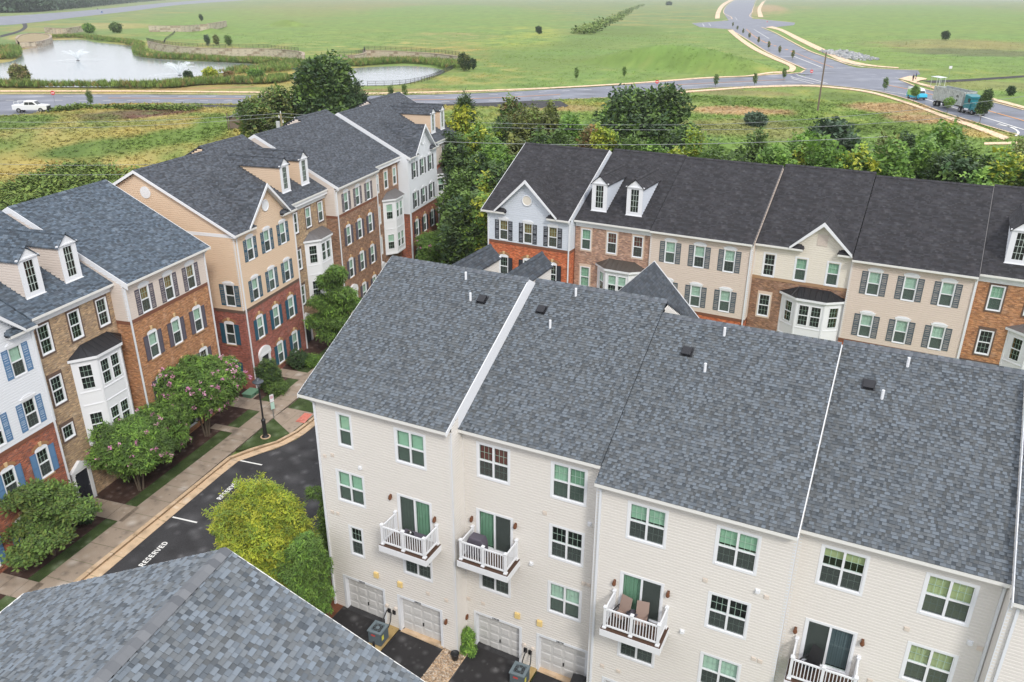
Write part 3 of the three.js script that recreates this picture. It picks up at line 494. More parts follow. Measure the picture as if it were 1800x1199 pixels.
function balcony(g, x, w = 2.3) {
  const r = new THREE.Group(); r.name = 'balcony'; r.position.set(x, 6.33, 0); g.add(r); const a = w / 2, z = 1.22;
  const de = new MB(), nb = 9; for (let i = 0; i < nb; i++) { const p = part('deck_board', boxGeo(-a - 0.14, a + 0.14, -0.04, 0, 0.02 + (z + 0.1) * i / nb, 0.012 + (z + 0.1) * (i + 1) / nb), M.deck, r); }
  part('fascia', new MB().box(-a - 0.16, a + 0.16, -0.36, -0.045, z + 0.08, z + 0.14).box(-a - 0.16, -a - 0.1, -0.36, -0.045, 0.0, z + 0.08).box(a + 0.1, a + 0.16, -0.36, -0.045, 0, z + 0.08).box(-a - 0.1, a + 0.1, -0.1, -0.046, 0.03, z + 0.08), M.white, r);
  const posts = [[-a, z], [0, z], [a, z], [-a, 0.1], [a, 0.1]];
  for (const [px, pz] of posts) part('post', new MB().box(px - 0.055, px + 0.055, 0, 1.08, pz - 0.055, pz + 0.055).box(px - 0.08, px + 0.08, 1.08, 1.12, pz - 0.08, pz + 0.08).box(px - 0.06, px + 0.06, 1.12, 1.15, pz - 0.06, pz + 0.06).box(px - 0.085, px + 0.085, 0, 0.07, pz - 0.085, pz + 0.085), M.white, r);
  const rail = new MB(); for (const y of [0.1, 0.95]) { rail.box(-a + 0.055, -0.055, y, y + 0.07, z - 0.03, z + 0.03).box(0.055, a - 0.055, y, y + 0.07, z - 0.03, z + 0.03); for (const s of [-1, 1]) rail.box(s * a - 0.03, s * a + 0.03, y, y + 0.07, 0.155, z - 0.055); } part('rail', rail, M.white, r);
  const bg = boxGeo(-0.017, 0.017, 0.17, 0.95, -0.017, 0.017), put = (px, pz) => part('baluster', bg, M.white, r).position.set(px, 0, pz);
  for (const s of [-1, 1]) { for (let i = 1; i <= 8; i++) put(s * (a * i / 9 + 0.0), z); for (let i = 1; i <= 8; i++) put(s * a, 0.1 + (z - 0.1) * i / 9); }
}
const wallItems = {
  vent: () => new MB().box(-0.075, 0.075, -0.075, 0.075, 0.0, 0.05).box(-0.1, 0.1, -0.1, 0.1, 0, 0.025), hood: () => { const f = new MB().box(-0.1, 0.1, -0.1, 0.1, 0, 0.03); f.prism([[-0.07, -0.06], [0.07, -0.06], [0.06, 0.07], [-0.06, 0.07]], 0.03, 0.12); return f; },
  lamp: () => { const f = new MB().box(-0.05, 0.05, -0.06, 0.16, 0, 0.04); f.bar(V(0, -0.02, 0.12), V(0, 0.14, 0.12), 0.09, 0.055, 8).bar(V(0, -0.1, 0.12), V(0, -0.02, 0.12), 0.05, 0.09, 8).bar(V(0, 0.14, 0.12), V(0, 0.2, 0.1), 0.05, 0.0, 8).bar(V(0, 0.12, 0.02), V(0, 0.15, 0.12), 0.015); return f; },
  box: () => new MB().box(-0.13, 0.13, -0.16, 0.16, 0.0, 0.1).box(-0.11, 0.11, -0.14, 0.14, 0.1, 0.115), meter: () => new MB().bar(V(0, 0, 0), V(0, 0, 0.1), 0.1, 0.09, 12), disc: () => new MB().box(-0.08, 0.08, -0.12, 0.12, 0, 0.08),
};
const wallGeo = {};
function fit(g, kind, name, m, spots) { for (const [x, y] of spots) { const p = part(name, wallGeo[kind] ??= wallItems[kind]().geo(), m, g); p.position.set(x, y, 0.02); } }
const rearLevels = (m) => [[-1.6, 13, 'siding', m]];
const rowMatCream = mat(0.70, 0.665, 0.625, 0.55);
const rear = [
  { label: 'cream sided townhouse rear at the left end of its row, small grill on balcony', x: -19.6, base: 0, z: -25.94, w: 7.55, E: 12.75, ol: 0.55, rakeR: 0.86,
    wins: [['s', -2.035, 11.97], ['d', 1.63, 11.97], ['d', -1.98, 8.75], ['s', -1.91, 5.58, 1], ['d', 1.69, 5.58, 1]], slider: 1.69, gar: [[-1.72, '23324'], [1.67, '23322']], blind: M.blindGreen, sl: [M.curtain, M.curtain, 1],
    vents: [[-2.94, 9.55], [-3.41, 9.36], [-3.3, 6.13], [-2.96, 6.14], [2.2, 3.07], [3.24, 3.06]], hoods: [[-1.29, 9.31]], lamps: [[0.39, 8.16], [2.81, 7.65], [3.22, 1.73]], boxes: [[-0.84, 3.1], [0.59, 3.04]], meters: [[-0.33, 1.34], [0.19, 1.34]], discs: [[-0.2, 1.06], [0.1, 1.06]], spouts: [-3.7],
    pipes: [[0.58, -33.13], [1.46, -32.01]], rv: [[2.05, -32.15]], dorm: [-2.1, 1.3] },
  { label: 'cream sided townhouse rear, second from the left of its row, covered grill on balcony', x: -12.47, base: -0.28, z: -26.93, w: 6.76, E: 12.7,
    wins: [['d', -1.772, 11.97, 2], ['d', 1.868, 11.97, 3], ['d', 1.86, 8.75, 1], ['d', 1.86, 5.58, 4], ['d', -1.73, 5.58, 5]], slider: -1.73, gar: [[-1.6, '23320'], [1.82, '23318']], blind: M.blindGreen, sl: [M.curtain, null, 2],
    vents: [[-3.21, 2.92], [-2.4, 2.95], [2.99, 6.14], [2.75, 6.14], [0.78, 9.3]], hoods: [[2.91, 9.42], [0.18, 6.32]], lamps: [[-0.63, 8.15], [-2.91, 7.78], [-3.29, 1.76]], boxes: [[-0.51, 2.99], [0.66, 3.0]], meters: [[-0.13, 1.31], [0.31, 1.26]], discs: [[-0.06, 1.01], [0.19, 0.98]], spouts: [3.3],
    pipes: [[-0.99, -34.17], [-1.47, -32.22]], rv: [[-2.31, -33.07]], gab: 0.3, rakeL: 0, rakeR: 0 },
  { label: 'cream sided townhouse rear with two tan chairs on its balcony', x: -5.15, base: -0.73, z: -26.26, w: 7.85, E: 12.73,
    wins: [['d', -1.75, 11.97, 6], ['d', 1.84, 11.97, 6], ['d', 1.83, 8.75, 1], ['d', 1.82, 5.58, 7], ['d', -1.75, 5.58, 8]], slider: -1.75, gar: [[-1.9, ''], [1.7, '']], blind: M.blindGreen, sl: [M.curtain, null, 2],
    vents: [[0.8, 9.31], [3.18, 9.38], [3.08, 6.19], [3.33, 6.17], [-3.25, 2.92], [-2.49, 2.96]], hoods: [[2.83, 9.55], [0.13, 6.38]], lamps: [[-0.6, 8.07], [-2.92, 7.78]], boxes: [], meters: [], discs: [], spouts: [-3.75],
    pipes: [[-0.89, -33.48], [-1.19, -31.59]], rv: [[-2.2, -32.35]], rakeL: 0, rakeR: 0.1 },
  { label: 'cream sided townhouse rear with a black chair and dark shade on its balcony door', x: 2.25, base: -0.93, z: -27.12, w: 6.9, E: 12.73,
    wins: [['d', -1.8, 11.97, 9], ['d', 1.75, 11.97, 10], ['d', 1.73, 8.75, 10], ['d', 1.72, 5.58, 10], ['d', -1.75, 5.58, 1]], slider: -1.76, gar: [[-1.6, ''], [1.8, '']], blind: M.blindOlive, sl: [M.dark, M.shade, 1],
    vents: [[0.74, 9.36], [3.12, 9.44], [-0.04, 6.42]], hoods: [[2.78, 9.58]], lamps: [[-0.59, 8.14], [-3.01, 7.73]], boxes: [], meters: [], discs: [], spouts: [3.28],
    pipes: [[-0.83, -34.25], [-1.56, -32.57]], rv: [[-2.14, -33.07]], rakeL: 0, rakeR: 0 },
  { label: 'cream sided townhouse mostly cut off by the right edge of the photo, closest to it', x: 9.6, base: -1.0, z: -26.26, w: 7.9, E: 12.73, wins: [['d', 1.7, 11.97], ['d', -1.8, 11.97], ['d', 1.7, 8.75]], slider: -1.7, gar: [[-1.7, ''], [1.7, '']], blind: M.blindGreen, sl: [M.curtain, M.curtain, 1], vents: [[0.7, 9.3]], hoods: [], lamps: [], boxes: [], meters: [], discs: [], spouts: [-3.7], pipes: [], rv: [], rakeL: 0.22 },
];
const look = { 0: { blind: M.blindGreen }, 1: {}, 2: { blind: M.red }, 3: { blind: M.blindGreen, blindR: M.curtain }, 4: { blind: M.blindWhite }, 5: { blind: M.shade, drop: 0.4 }, 6: { blind: M.blindGreen, drop: 0.45 }, 7: { blind: M.blindWhite, drop: 0.5 }, 8: { blindR: M.shade, blind: null }, 9: { blind: M.blindOlive, drop: 0.27 }, 10: { blind: M.blindOlive } };
rear.forEach((u, i) => {
  const windows = u.wins.map(([k, x, top, l = 0]) => ({ x, top, w: k === 'd' ? D17 : S7, h: top > 6 ? 1.66 : 1.63, opt: { ...UW, twin: k === 'd', ...look[l], grid: !(l === 0) } }));
  windows.push({ x: u.slider, top: 8.395, w: 1.71, h: 2.02, opt: { ...UW, twin: true, slider: u.sl[2], blind: u.sl[0], blindR: u.sl[1], grid: false, depth: 0.05 } });
  townhouse({
    label: u.label, pos: [u.x, u.base, u.z], w: u.w, E: u.E, run: 8.15, boards: true, course: 0.145, levels: rearLevels(rowMatCream), windows, holes: u.gar.map(([x]) => ({ x0: x - 1.22, x1: x + 1.22, y0: -2, y1: 2.23 })), roof: M.roofFront, cheek: rowMatCream,
    ol: u.ol ?? 0, or: 0, rakeL: u.rakeL, rakeR: u.rakeR, caps: true, flip: true, spouts: u.spouts, pipes: u.pipes.map(([x, z]) => [x, z - u.z]), hoods: u.rv.map(([x, z]) => [x, z - u.z]),
    dormers: u.dorm?.map((x) => ({ x: -x })), gables: u.gab !== undefined ? [{ x: -u.gab, hw: 3.35, h: 3.5, mat: rowMatCream }] : undefined,
    more(g, h) {
      const up = V(0, PITCH, -1).normalize();
      shingles(g, V(h.xl, h.E - 0.035 * PITCH, 0.415), V(1, 0, 0), up, h.xr - h.xl, 8.5 * Math.hypot(1, PITCH) - 0.35, 100 + i, (p) => p.clone().add(g.position).distanceTo(camera.position) + (i === 4 ? Math.abs(p.x + 4) : 0));
      for (const [x, n] of u.gar) garageDoor(g, x, n);
      balcony(g, u.slider + (i === 0 ? 0.08 : 0.02));
      fit(g, 'vent', 'wall_vent', M.vent, u.vents); fit(g, 'hood', 'wall_vent', M.white, u.hoods); fit(g, 'lamp', 'wall_lamp', M.brown, u.lamps); fit(g, 'box', 'meter_box', M.yellow, u.boxes); fit(g, 'meter', 'meter', M.vent, u.meters); fit(g, 'disc', 'switch_box', M.black, u.discs);
    },
  });
});

// ---------------------------------------------------------------- the grey gable roof in the foreground: its ridge runs parallel to the street
{
  const turn = rad(190.07), g = thing('townhouse', 'townhouse with a grey shingled gable roof in the bottom left foreground', 'townhouse', [-14.97, 0, -12.52], rad(10.07));
  // local: ridge along +z from the gable end at z = 0, slopes fall to x = -7.95 and x = 8.1
  const Y = 16.0, L = 15, xl = -7.95, xr = 8.2, yl = Y - 3.53, yR = Y - 8.2 * 0.562, f = new MB(), yy = (x) => (x < 0 ? Y + (yl - Y) * x / xl : Y + (yR - Y) * x / xr);
  f.slab([V(xl, yl, 0), V(xl, yl, L), V(0, Y, L), V(0, Y, 0)], 0.14); f.slab([V(0, Y, 0), V(0, Y, L), V(xr, yR, L), V(xr, yR, 0)], 0.14); part('roof', f, M.roofFront, g);
  const lower = [[-7.6, -1], [7.8, -1], [7.8, yy(7.8) - 0.2], [0, Y - 0.2], [-7.6, yy(-7.6) - 0.2]];
  const W = frameOf(V(7.8, 0, 0.32), V(-1, 0, 0)), list = [];
  lapSiding((m) => list.push(m), W, -1, Y - 0.3, 0.145, (y) => { const a = y > yy(7.8) - 0.2 ? (Y - 0.2 - y) / (Y - yR) * 8.2 : 7.8, b = y > yy(-7.6) - 0.2 ? (Y - 0.2 - y) / (Y - yl) * 7.95 : 7.6; return a + b > 0.1 ? [7.8 - a, 7.8 + b] : null; }, []);
  part('siding', joined(list), rowMatCream, g, 'stuff');
  part('wall', new MB().prism(lower, 0.4, L - 0.3), rowMatCream, g);
  const e = new MB().box(xl - 0.1, xl, yl - 0.16, yl - 0.02, 0, L).box(xr, xr + 0.1, yR - 0.16, yR - 0.02, 0, L); part('gutter', e, M.gutter, g);
  const rk = new MB(); for (const [x, y] of [[xl, yl], [xr, yR]]) { const c = [V(0, Y, -0.03), V(x, y, -0.03), V(x, y - 0.22, -0.03), V(0, Y - 0.22, -0.03)], b = c.map((v) => v.clone().setZ(0)); rk.quad(c[0], c[1], c[2], c[3]); for (let k = 0; k < 4; k++) rk.quad(b[k], b[(k + 1) % 4], c[(k + 1) % 4], c[k]); } part('rake_board', rk, M.gutter, g);
  const dist = (p) => p.clone().applyMatrix4(g.matrixWorld).distanceTo(camera.position); g.updateMatrixWorld();
  const uR = V(-8.2, Y - yR, 0).normalize(), uL = V(7.95, Y - yl, 0).normalize();
  shingles(g, V(xr, yR, L), V(0, 0, -1), uR, L, Math.hypot(8.2, Y - yR), 201, (p) => p.clone().applyMatrix4(g.matrixWorld).distanceTo(V(-11.5, 14.5, -9.5)), 300, null, shingleSheen, 1.25);
  shingles(g, V(xl, yl, 0), V(0, 0, 1), uL, L, Math.hypot(7.95, Y - yl), 202, dist, 0, null, shingleSheen, 1.25);
  const R = rng(9), cm = [0, 1, 2, 3].map((i) => mat(0.115 + 0.02 * i, 0.122 + 0.02 * i, 0.135 + 0.02 * i, 0.95)), capGeo = (() => { const q = new MB(), w = 0.19; for (const s of [1, -1]) { const k = s > 0 ? 0.562 : 0.444, a = [V(0, 0.05, 0), V(0, 0.035, 0.34), V(s * w, 0.035 - w * k, 0.34), V(s * w, 0.05 - w * k, 0)]; s < 0 ? q.quad(a[0], a[3], a[2], a[1]) : q.quad(a[0], a[1], a[2], a[3]); const b = a.map((v) => v.clone().setY(v.y - 0.05)); q.quad(a[3], a[2], b[2], b[3]); q.quad(a[0], a[3], b[3], b[0]); } return q.geo(); })();
  for (let i = 0; i < 60; i++) part('ridge_cap', capGeo, cm[(R() * 4) | 0], g).position.set(0, Y + 0.015, 0.02 + 0.25 * i);
}

// ---------------------------------------------------------------- the street rows
const TW = 0.77, TH = 1.68, COLS = [-2.31, 0, 2.31], ROWS = [11.9, 8.68, 5.46, 2.24];
function fronts(o) { // three bays of sash windows, siding above a brick base
  const wins = [], R = rng(o.seed);
  ROWS.forEach((top, r) => COLS.forEach((x, c) => {
    if (r === 3 && o.doors && c === 0) return;
    const brick = top - TH < o.split - 0.3, b = o.blinds === undefined ? M.blindWhite : o.blinds[r % o.blinds.length];
    wins.push({ x, top, w: TW, h: TH, shut: o.shut, style: brick ? 'arch' : 'crown', opt: { blind: b, grid: !b || R() < 0.25 || o.grids, screen: !!b || R() < 0.5, drop: b && R() < 0.3 ? 0.55 : 1 } });
  }));
  return townhouse({ ...o, windows: [...wins, ...(o.more2 ?? [])], levels: [[-1.6, o.split, 'brick', o.brick], [o.split, 13, 'siding', o.siding]], band: [o.split - 0.24, o.soldier ?? M.soldier], doors: o.doors ? [{ x: -2.31, arch: true }] : [] });
}
function bays(o) { // plain sash windows on the top floor, a two-storey bay below
  const wins = [], d = o.mirror ? -1 : 1, cols = [-2.3, 0.0, 2.25].map((x) => x * (o.narrow ?? 1));
  if (!o.pair) cols.forEach((x, i) => wins.push({ x, top: 11.9, w: TW, h: TH, style: o.style, opt: { trim: o.style === 'plain' ? 0.1 : 0.05, blind: o.blinds?.[i] ?? null, screen: !!o.blinds?.[i] } })); else for (const x of o.pair) wins.push({ x, top: 11.9, w: TW, h: TH, style: o.style, opt: { blind: M.blindWhite, grid: false } });
  for (const [top, h] of [[8.68, TH], [5.46, o.small ? 0.85 : TH]]) wins.push({ x: d * -2.3 * (o.narrow ?? 1), top, w: TW, h, style: o.style === 'plain' ? 'stone' : o.style, opt: { single: h < 1, blind: o.blind2 ?? null, screen: false } });
  wins.push({ x: d * 1.2, top: 2.24, w: TW, h: TH, style: o.style, opt: {} });
  return townhouse({ ...o, windows: wins, bay: { x: d * (o.bx ?? 1.2), roof: o.bayRoof, blind: o.bayBlind, a: o.ba }, doors: [{ x: d * -2.2 * (o.narrow ?? 1), arch: false }] });
}
const place = (alpha) => { const a = rad(alpha), u = V(Math.cos(a), 0, -Math.sin(a)), n = V(Math.sin(a), 0, Math.cos(a)); return (s, d, y) => { const p = u.clone().multiplyScalar(s).addScaledVector(n, d); return { pos: [p.x, y, p.z], turn: a }; }; };
const LS = place(100.07), RS = place(-1.99);
const span = (s0, s1, d, y, P) => ({ ...P((s0 + s1) / 2, d, y), w: s1 - s0 });
const clad = { pale: mat(0.62, 0.66, 0.73, 0.6), white: mat(0.74, 0.76, 0.80, 0.6) };
// the row along the street on the left, from the near end
fronts({ ...span(24.2, 31.6, -36.9, 0.62, LS), pipes: [[-1.2, -9.1]], E: 12.7, run: 7.85, seed: 1, label: 'white sided and red brick townhouse with bright blue shutters', rakeL: 0.22, rakeR: 0, shut: M.blue, brick: M.brickRed, siding: clad.white, split: 6.65, roof: M.roofBlue, cheek: M.sideCream, gables: [{ x: 0, hw: 2.92, h: 2.75, vent: 'round', mat: clad.white }], blinds: [M.blindWhite, null, null, null], grids: true, spouts: [3.55], or: 0.05 });
bays({ ...span(31.68, 37.92, -37.23, 0.9, LS), pipes: [[1.5, -9.1]], E: 12.7, run: 7.85, label: 'tan brick townhouse with white bay and two dormers, next to the blue-shuttered house', rakeL: 0, rakeR: 0, levels: [[-1.6, 13, 'brick', M.brickTan]], style: 'header', roof: M.roofBlue, bayRoof: M.seam, dormers: [{ x: -1.4 }, { x: 1.44 }], cheek: M.sideCream, cornice: true, small: true, narrow: 0.98, bx: 1.05, ba: 2.0, sides: false });
fronts({ ...span(37.95, 46.0, -36.26, 0.92, LS), pipes: [[-0.5, -9.1]], E: 12.7, run: 7.85, seed: 2, label: 'cream topped orange brick townhouse with plum grey shutters beside the gap between rows', shut: M.plum, brick: M.brickOrange, siding: M.sideCream, split: 10.14, roof: M.roofBlue, cheek: M.sideCream, blinds: [M.amber, M.blindWhite, null, null], grids: true, spouts: [-3.95, 3.95], or: 0.3, rakeL: 0.4 });
const sideWins = [[8.68, -0.97], [5.46, -1.45], [2.24, -1.6]].map(([top, x]) => ({ side: 'L', x, top, w: TW, h: TH, shut: M.teal, style: top > 6 ? 'crown' : 'arch', opt: { blind: M.blindWhite, grid: false } }));
fronts({ ...span(48.65, 57.0, -35.56, 1.18, LS), pipes: [[2.0, -9.1]], E: 12.72, run: 7.9, seed: 3, label: 'peach sided red brick end townhouse with teal shutters and round gable vents', rakeR: 0, shut: M.teal, brick: M.brickWine, siding: M.sidePeach, split: 6.68, roof: M.roofGrey, cheek: M.sidePeach, gables: [{ x: 0.25, hw: 2.92, h: 2.78, vent: 'round', mat: M.sidePeach }], doors: true, spouts: [-3.95, 4.0], ol: 0.3, more2: sideWins, soldier: M.darkBrick,
  more(g, h) { const v = part('gable_vent', turned(new THREE.CylinderGeometry(0.45, 0.45, 0.07, 24), 0, 0, Math.PI / 2, -h.hw - 0.04, 15.35, h.zr + 0.55), M.white, g); const f = new MB(), y = 12.52; f.box(-h.hw - 0.05, -h.hw + 0.01, y - 0.12, y + 0.14, -15, 0.03); part('frieze_board', f, M.white, g); } });
bays({ ...span(57.05, 63.25, -36.08, 1.2, LS), pipes: [[0.8, -9.1]], E: 12.95, run: 8.0, label: 'tan brick townhouse with white bay and two dormers, next to the teal-shuttered house', rakeL: 0, rakeR: 0, levels: [[-1.6, 13, 'brick', M.brickTan]], style: 'header', roof: M.roofGrey, bayRoof: M.seamGrey, dormers: [{ x: -1.6 }, { x: 1.5 }], cheek: M.sidePeach, cornice: true, narrow: 0.95, bx: 1.0, ba: 2.0, sides: false, blinds: [null, M.blindWhite, M.blindWhite] });
fronts({ ...span(63.3, 71.75, -35.02, 1.5, LS), pipes: [[0.4, -9.1]], E: 12.77, run: 7.9, seed: 5, label: 'cream topped brown brick townhouse with grey shutters and an arched white door', rakeR: 0, shut: M.plum, brick: M.brickBrown, siding: M.sideCream, split: 10.14, roof: M.roofGrey, cheek: M.sideCream, doors: true, spouts: [-4.1, 4.15], rakeL: 0.28 });
bays({ ...span(71.8, 77.95, -35.46, 1.5, LS), pipes: [[-1.2, -9.1]], E: 13.0, run: 8.15, label: 'narrow brown brick townhouse with white bay, left of the white gabled house', rakeL: 0, rakeR: 0, levels: [[-1.6, 13, 'brick', M.brickBrown]], style: 'stone', roof: M.roofGrey, bayRoof: M.seamGrey, narrow: 0.95, bx: 1.0, ba: 2.0, sides: false, blinds: [M.blindWhite, M.blindWhite, M.blindWhite], bayBlind: M.blindWhite });
fronts({ ...span(78.0, 86.3, -34.36, 1.62, LS), pipes: [[1.5, -9.1]], E: 12.7, run: 7.95, seed: 7, label: 'white sided red brick townhouse with black shutters, far along the left row', rakeR: 0, shut: M.jet, brick: M.brickRed, siding: clad.white, split: 6.65, roof: M.roofGrey, cheek: M.sideCream, gables: [{ x: 0.2, hw: 2.95, h: 2.8, vent: 'round', mat: clad.white, ventMat: clad.white }], spouts: [-3.9, -4.1], rakeL: 0.28 });
bays({ ...span(86.35, 95.1, -34.85, 1.62, LS), pipes: [[-0.5, -9.1]], E: 12.95, run: 8.1, label: 'cream topped orange brick townhouse with bay and dormers at the far end', rakeL: 0, levels: [[-1.6, 10.14, 'brick', M.brickClay], [10.14, 13, 'siding', M.sideCream]], band: [9.9, M.soldier], style: 'crown', pair: [-1.0, 1.6], roof: M.roofGrey, bayRoof: M.seamGrey, dormers: [{ x: -1.7 }, { x: 1.3 }], cheek: M.sidePeach, mirror: true, bx: 1.6, bayBlind: M.blindWhite, blind2: M.blindWhite, or: 0.3, ol: 0 });
// the dark-roofed row behind, from the left
fronts({ ...span(-33.5, -25.8, -57.74, 0.63, RS), pipes: [[2.0, -9.1]], E: 12.72, seed: 11, label: 'pale grey sided townhouse with black shutters and gable, end of the dark-roofed row', shut: M.jet, brick: M.brickClay, siding: clad.pale, split: 10.1, roof: M.roofDark, cheek: clad.pale, gables: [{ x: -0.1, hw: 2.92, h: 2.82, vent: 'round', mat: clad.pale, ventMat: M.sideIvory }], blinds: [M.amber, null, M.blindWhite, null], grids: true, spouts: [-3.8, 3.8], ol: 0.45 });
bays({ ...span(-25.72, -19.25, -58.65, 0.58, RS), pipes: [[0.8, -9.1]], E: 12.7, run: 8.2, label: 'pinkish brick townhouse with two dormers and pale stone window surrounds', rakeL: 0, rakeR: 0, levels: [[-1.6, 13, 'brick', M.brickPink]], style: 'stone', roof: M.roofDark, bayRoof: M.seamBrown, dormers: [{ x: -1.6 }, { x: 1.4 }], cheek: clad.pale, cornice: true, narrow: 0.98, bx: 0.95, ba: 2.05, sides: false, blinds: [M.blindGreen, M.red, M.red], bayBlind: M.blindWhite, blind2: M.blindGreen });
fronts({ ...span(-19.2, -11.3, -58.52, 0.57, RS), pipes: [[0.4, -9.1]], E: 12.7, run: 8.1, seed: 13, label: 'beige sided townhouse with slate shutters, right of the pinkish brick house', rakeL: 0, shut: M.slate, brick: M.brickClay, siding: M.sideBeige, split: 6.6, roof: M.roofDark, cheek: M.sideBeige, spouts: [3.85], rakeR: 0.14, rakeMat: M.seamGrey });
bays({ ...span(-11.25, -4.5, -59.3, 0.5, RS), pipes: [[-1.2, -9.1]], E: 12.7, run: 8.2, label: 'cream and brown brick townhouse with small gable, square vent and wide white bay', rakeL: 0, rakeR: 0, levels: [[-1.6, 10.14, 'brick', M.brickBrown], [10.14, 13, 'siding', M.sideIvory]], band: [9.9, M.soldierTan], style: 'plain', roof: M.roofDark, bayRoof: M.seam, cheek: M.sideIvory, gables: [{ x: 1.2, hw: 2.15, h: 2.06, vent: 'square', mat: M.sideIvory }], narrow: 0.99, bx: 1.2, ba: 2.2, sides: false, blinds: [null, M.blindGreen, M.blindGreen] });
fronts({ ...span(-4.45, 3.4, -59.06, 0.32, RS), pipes: [[1.5, -9.1]], E: 12.7, run: 8.2, seed: 15, label: 'beige sided townhouse with slate shutters, left of the orange brick house', rakeL: 0, rakeR: 0.06, rakeMat: M.seamGrey, shut: M.slate, brick: M.brickClay, siding: M.sideBeige, split: 6.6, roof: M.roofDark, cheek: M.sideBeige, spouts: [3.85] });
bays({ ...span(3.45, 10.3, -59.49, 0.42, RS), pipes: [[-0.5, -9.1]], E: 12.72, run: 8.1, label: 'orange brick townhouse with dark brick headers and dormer at the right edge', rakeL: 0, levels: [[-1.6, 13, 'brick', M.brickOrange]], style: 'header', roof: M.roofDark, bayRoof: M.seamGrey, dormers: [{ x: -1.5 }, { x: 1.5 }], cheek: clad.white, cornice: true, narrow: 0.95, bx: 1.25, ba: 2.2, sides: false, band: [6.2, M.darkBrick] , blinds: [M.blindGreen, M.blindGreen, null] });

// ---------------------------------------------------------------- ground, fields, roads, water
const keepouts = [], inside = (x, z, poly) => { let c = false; for (let i = 0, j = poly.length - 1; i < poly.length; j = i++) { const [a, b] = poly[i], [d, e] = poly[j]; if ((b > z) !== (e > z) && x < ((d - a) * (z - b)) / (e - b) + a) c = !c; } return c; };
const path = (pts, n) => { const L = [0]; for (let i = 1; i < pts.length; i++) L.push(L[i - 1] + pts[i].distanceTo(pts[i - 1])); const out = []; for (let k = 0; k <= n; k++) { const s = L.at(-1) * k / n; let i = 1; while (i < pts.length - 1 && L[i] < s) i++; out.push(pts[i - 1].clone().lerp(pts[i], (s - L[i - 1]) / (L[i] - L[i - 1] || 1))); } return out; };
const curve = (pts, n) => new THREE.CatmullRomCurve3(pts).getPoints(n);
const drape = (v, lift) => V(v.x, ground(v.x, v.z) + lift, v.z);
function stripGeo(A, B, lift, cols = 1, thick = 0) { // a sheet between two lines with equally many points, laid on the ground
  const f = new MB(), uv = (v) => [v.x, -v.z];
  const P = (i, k) => drape(A[i].clone().lerp(B[i], k / cols), lift);
  for (let i = 0; i + 1 < A.length; i++) for (let k = 0; k < cols; k++) {
    const q = [P(i, k), P(i + 1, k), P(i + 1, k + 1), P(i, k + 1)]; if (q[1].clone().sub(q[0]).cross(q[3].clone().sub(q[0])).y < 0) q.reverse();
    f.quad(...q, q.map(uv));
  }
  if (thick) for (const [l, k] of [[A, 0], [B, cols]]) for (let i = 0; i + 1 < l.length; i++) { const a = P(i, k), b = P(i + 1, k), c = a.clone(), d = b.clone(); c.y -= thick; d.y -= thick; f.quad(a, b, d, c); f.quad(b, a, c, d); }
  return f;
}
const px = (list, lift = 0) => list.map(([x, y]) => at(x, y, lift));
function road(name, a, b, m, lift, n = 40, smooth = true, cols = 4, keep = true) {
  const A = path(smooth ? curve(px(a), 60) : px(a), n), B = path(smooth ? curve(px(b), 60) : px(b), n);
  if (keep) keepouts.push([...A, ...B.slice().reverse()].map((v) => [v.x, v.z]));
  return struct(name, stripGeo(A, B, lift, cols), m);
}
const line = (name, pts, w, m, lift = 0.1, n = 30, dash) => { // painted line along the road
  const C = path(curve(px(pts), 60), n), A = [], B = [];
  C.forEach((v, i) => { const t = (C[i + 1] ?? v).clone().sub(C[i - 1] ?? v).setY(0).normalize(), s = V(t.z, 0, -t.x); A.push(v.clone().addScaledVector(s, w / 2)); B.push(v.clone().addScaledVector(s, -w / 2)); });
  if (!dash) return stripGeo(A, B, lift);
  const out = []; for (let i = 0; i + 1 < A.length; i += 3) out.push(stripGeo(A.slice(i, i + 2), B.slice(i, i + 2), lift)); return joined(out);
};
const walkA = [[0, 160], [230, 160], [450, 162], [640, 164], [750, 162], [850, 159], [985, 153.5], [1120, 145.5], [1250, 136], [1330, 131], [1385, 127]], walkB = walkA.map(([x, y]) => [x, y + 1.9]);
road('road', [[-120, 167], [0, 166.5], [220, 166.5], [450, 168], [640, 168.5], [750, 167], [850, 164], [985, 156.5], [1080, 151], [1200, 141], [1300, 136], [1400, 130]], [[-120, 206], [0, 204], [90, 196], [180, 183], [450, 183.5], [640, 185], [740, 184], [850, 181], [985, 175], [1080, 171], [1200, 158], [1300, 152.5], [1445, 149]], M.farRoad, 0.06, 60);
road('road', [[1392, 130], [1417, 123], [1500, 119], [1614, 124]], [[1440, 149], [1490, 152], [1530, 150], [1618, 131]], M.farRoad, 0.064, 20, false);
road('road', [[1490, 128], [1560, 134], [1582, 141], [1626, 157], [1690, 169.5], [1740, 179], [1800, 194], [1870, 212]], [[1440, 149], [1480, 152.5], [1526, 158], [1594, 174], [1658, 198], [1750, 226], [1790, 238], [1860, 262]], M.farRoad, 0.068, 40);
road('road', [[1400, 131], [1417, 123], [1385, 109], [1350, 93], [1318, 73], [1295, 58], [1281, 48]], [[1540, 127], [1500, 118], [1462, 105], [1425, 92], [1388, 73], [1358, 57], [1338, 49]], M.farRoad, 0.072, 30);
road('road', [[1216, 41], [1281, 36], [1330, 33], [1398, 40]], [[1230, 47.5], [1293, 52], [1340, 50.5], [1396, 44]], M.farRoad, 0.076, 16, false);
road('road', [[1281, 49], [1281, 35], [1272, 23], [1277, 11], [1293, 0], [1302, -3]], [[1340, 51], [1322, 33], [1322, 20], [1325, 10], [1329, 0], [1332, -3]], M.farRoad, 0.08, 30);
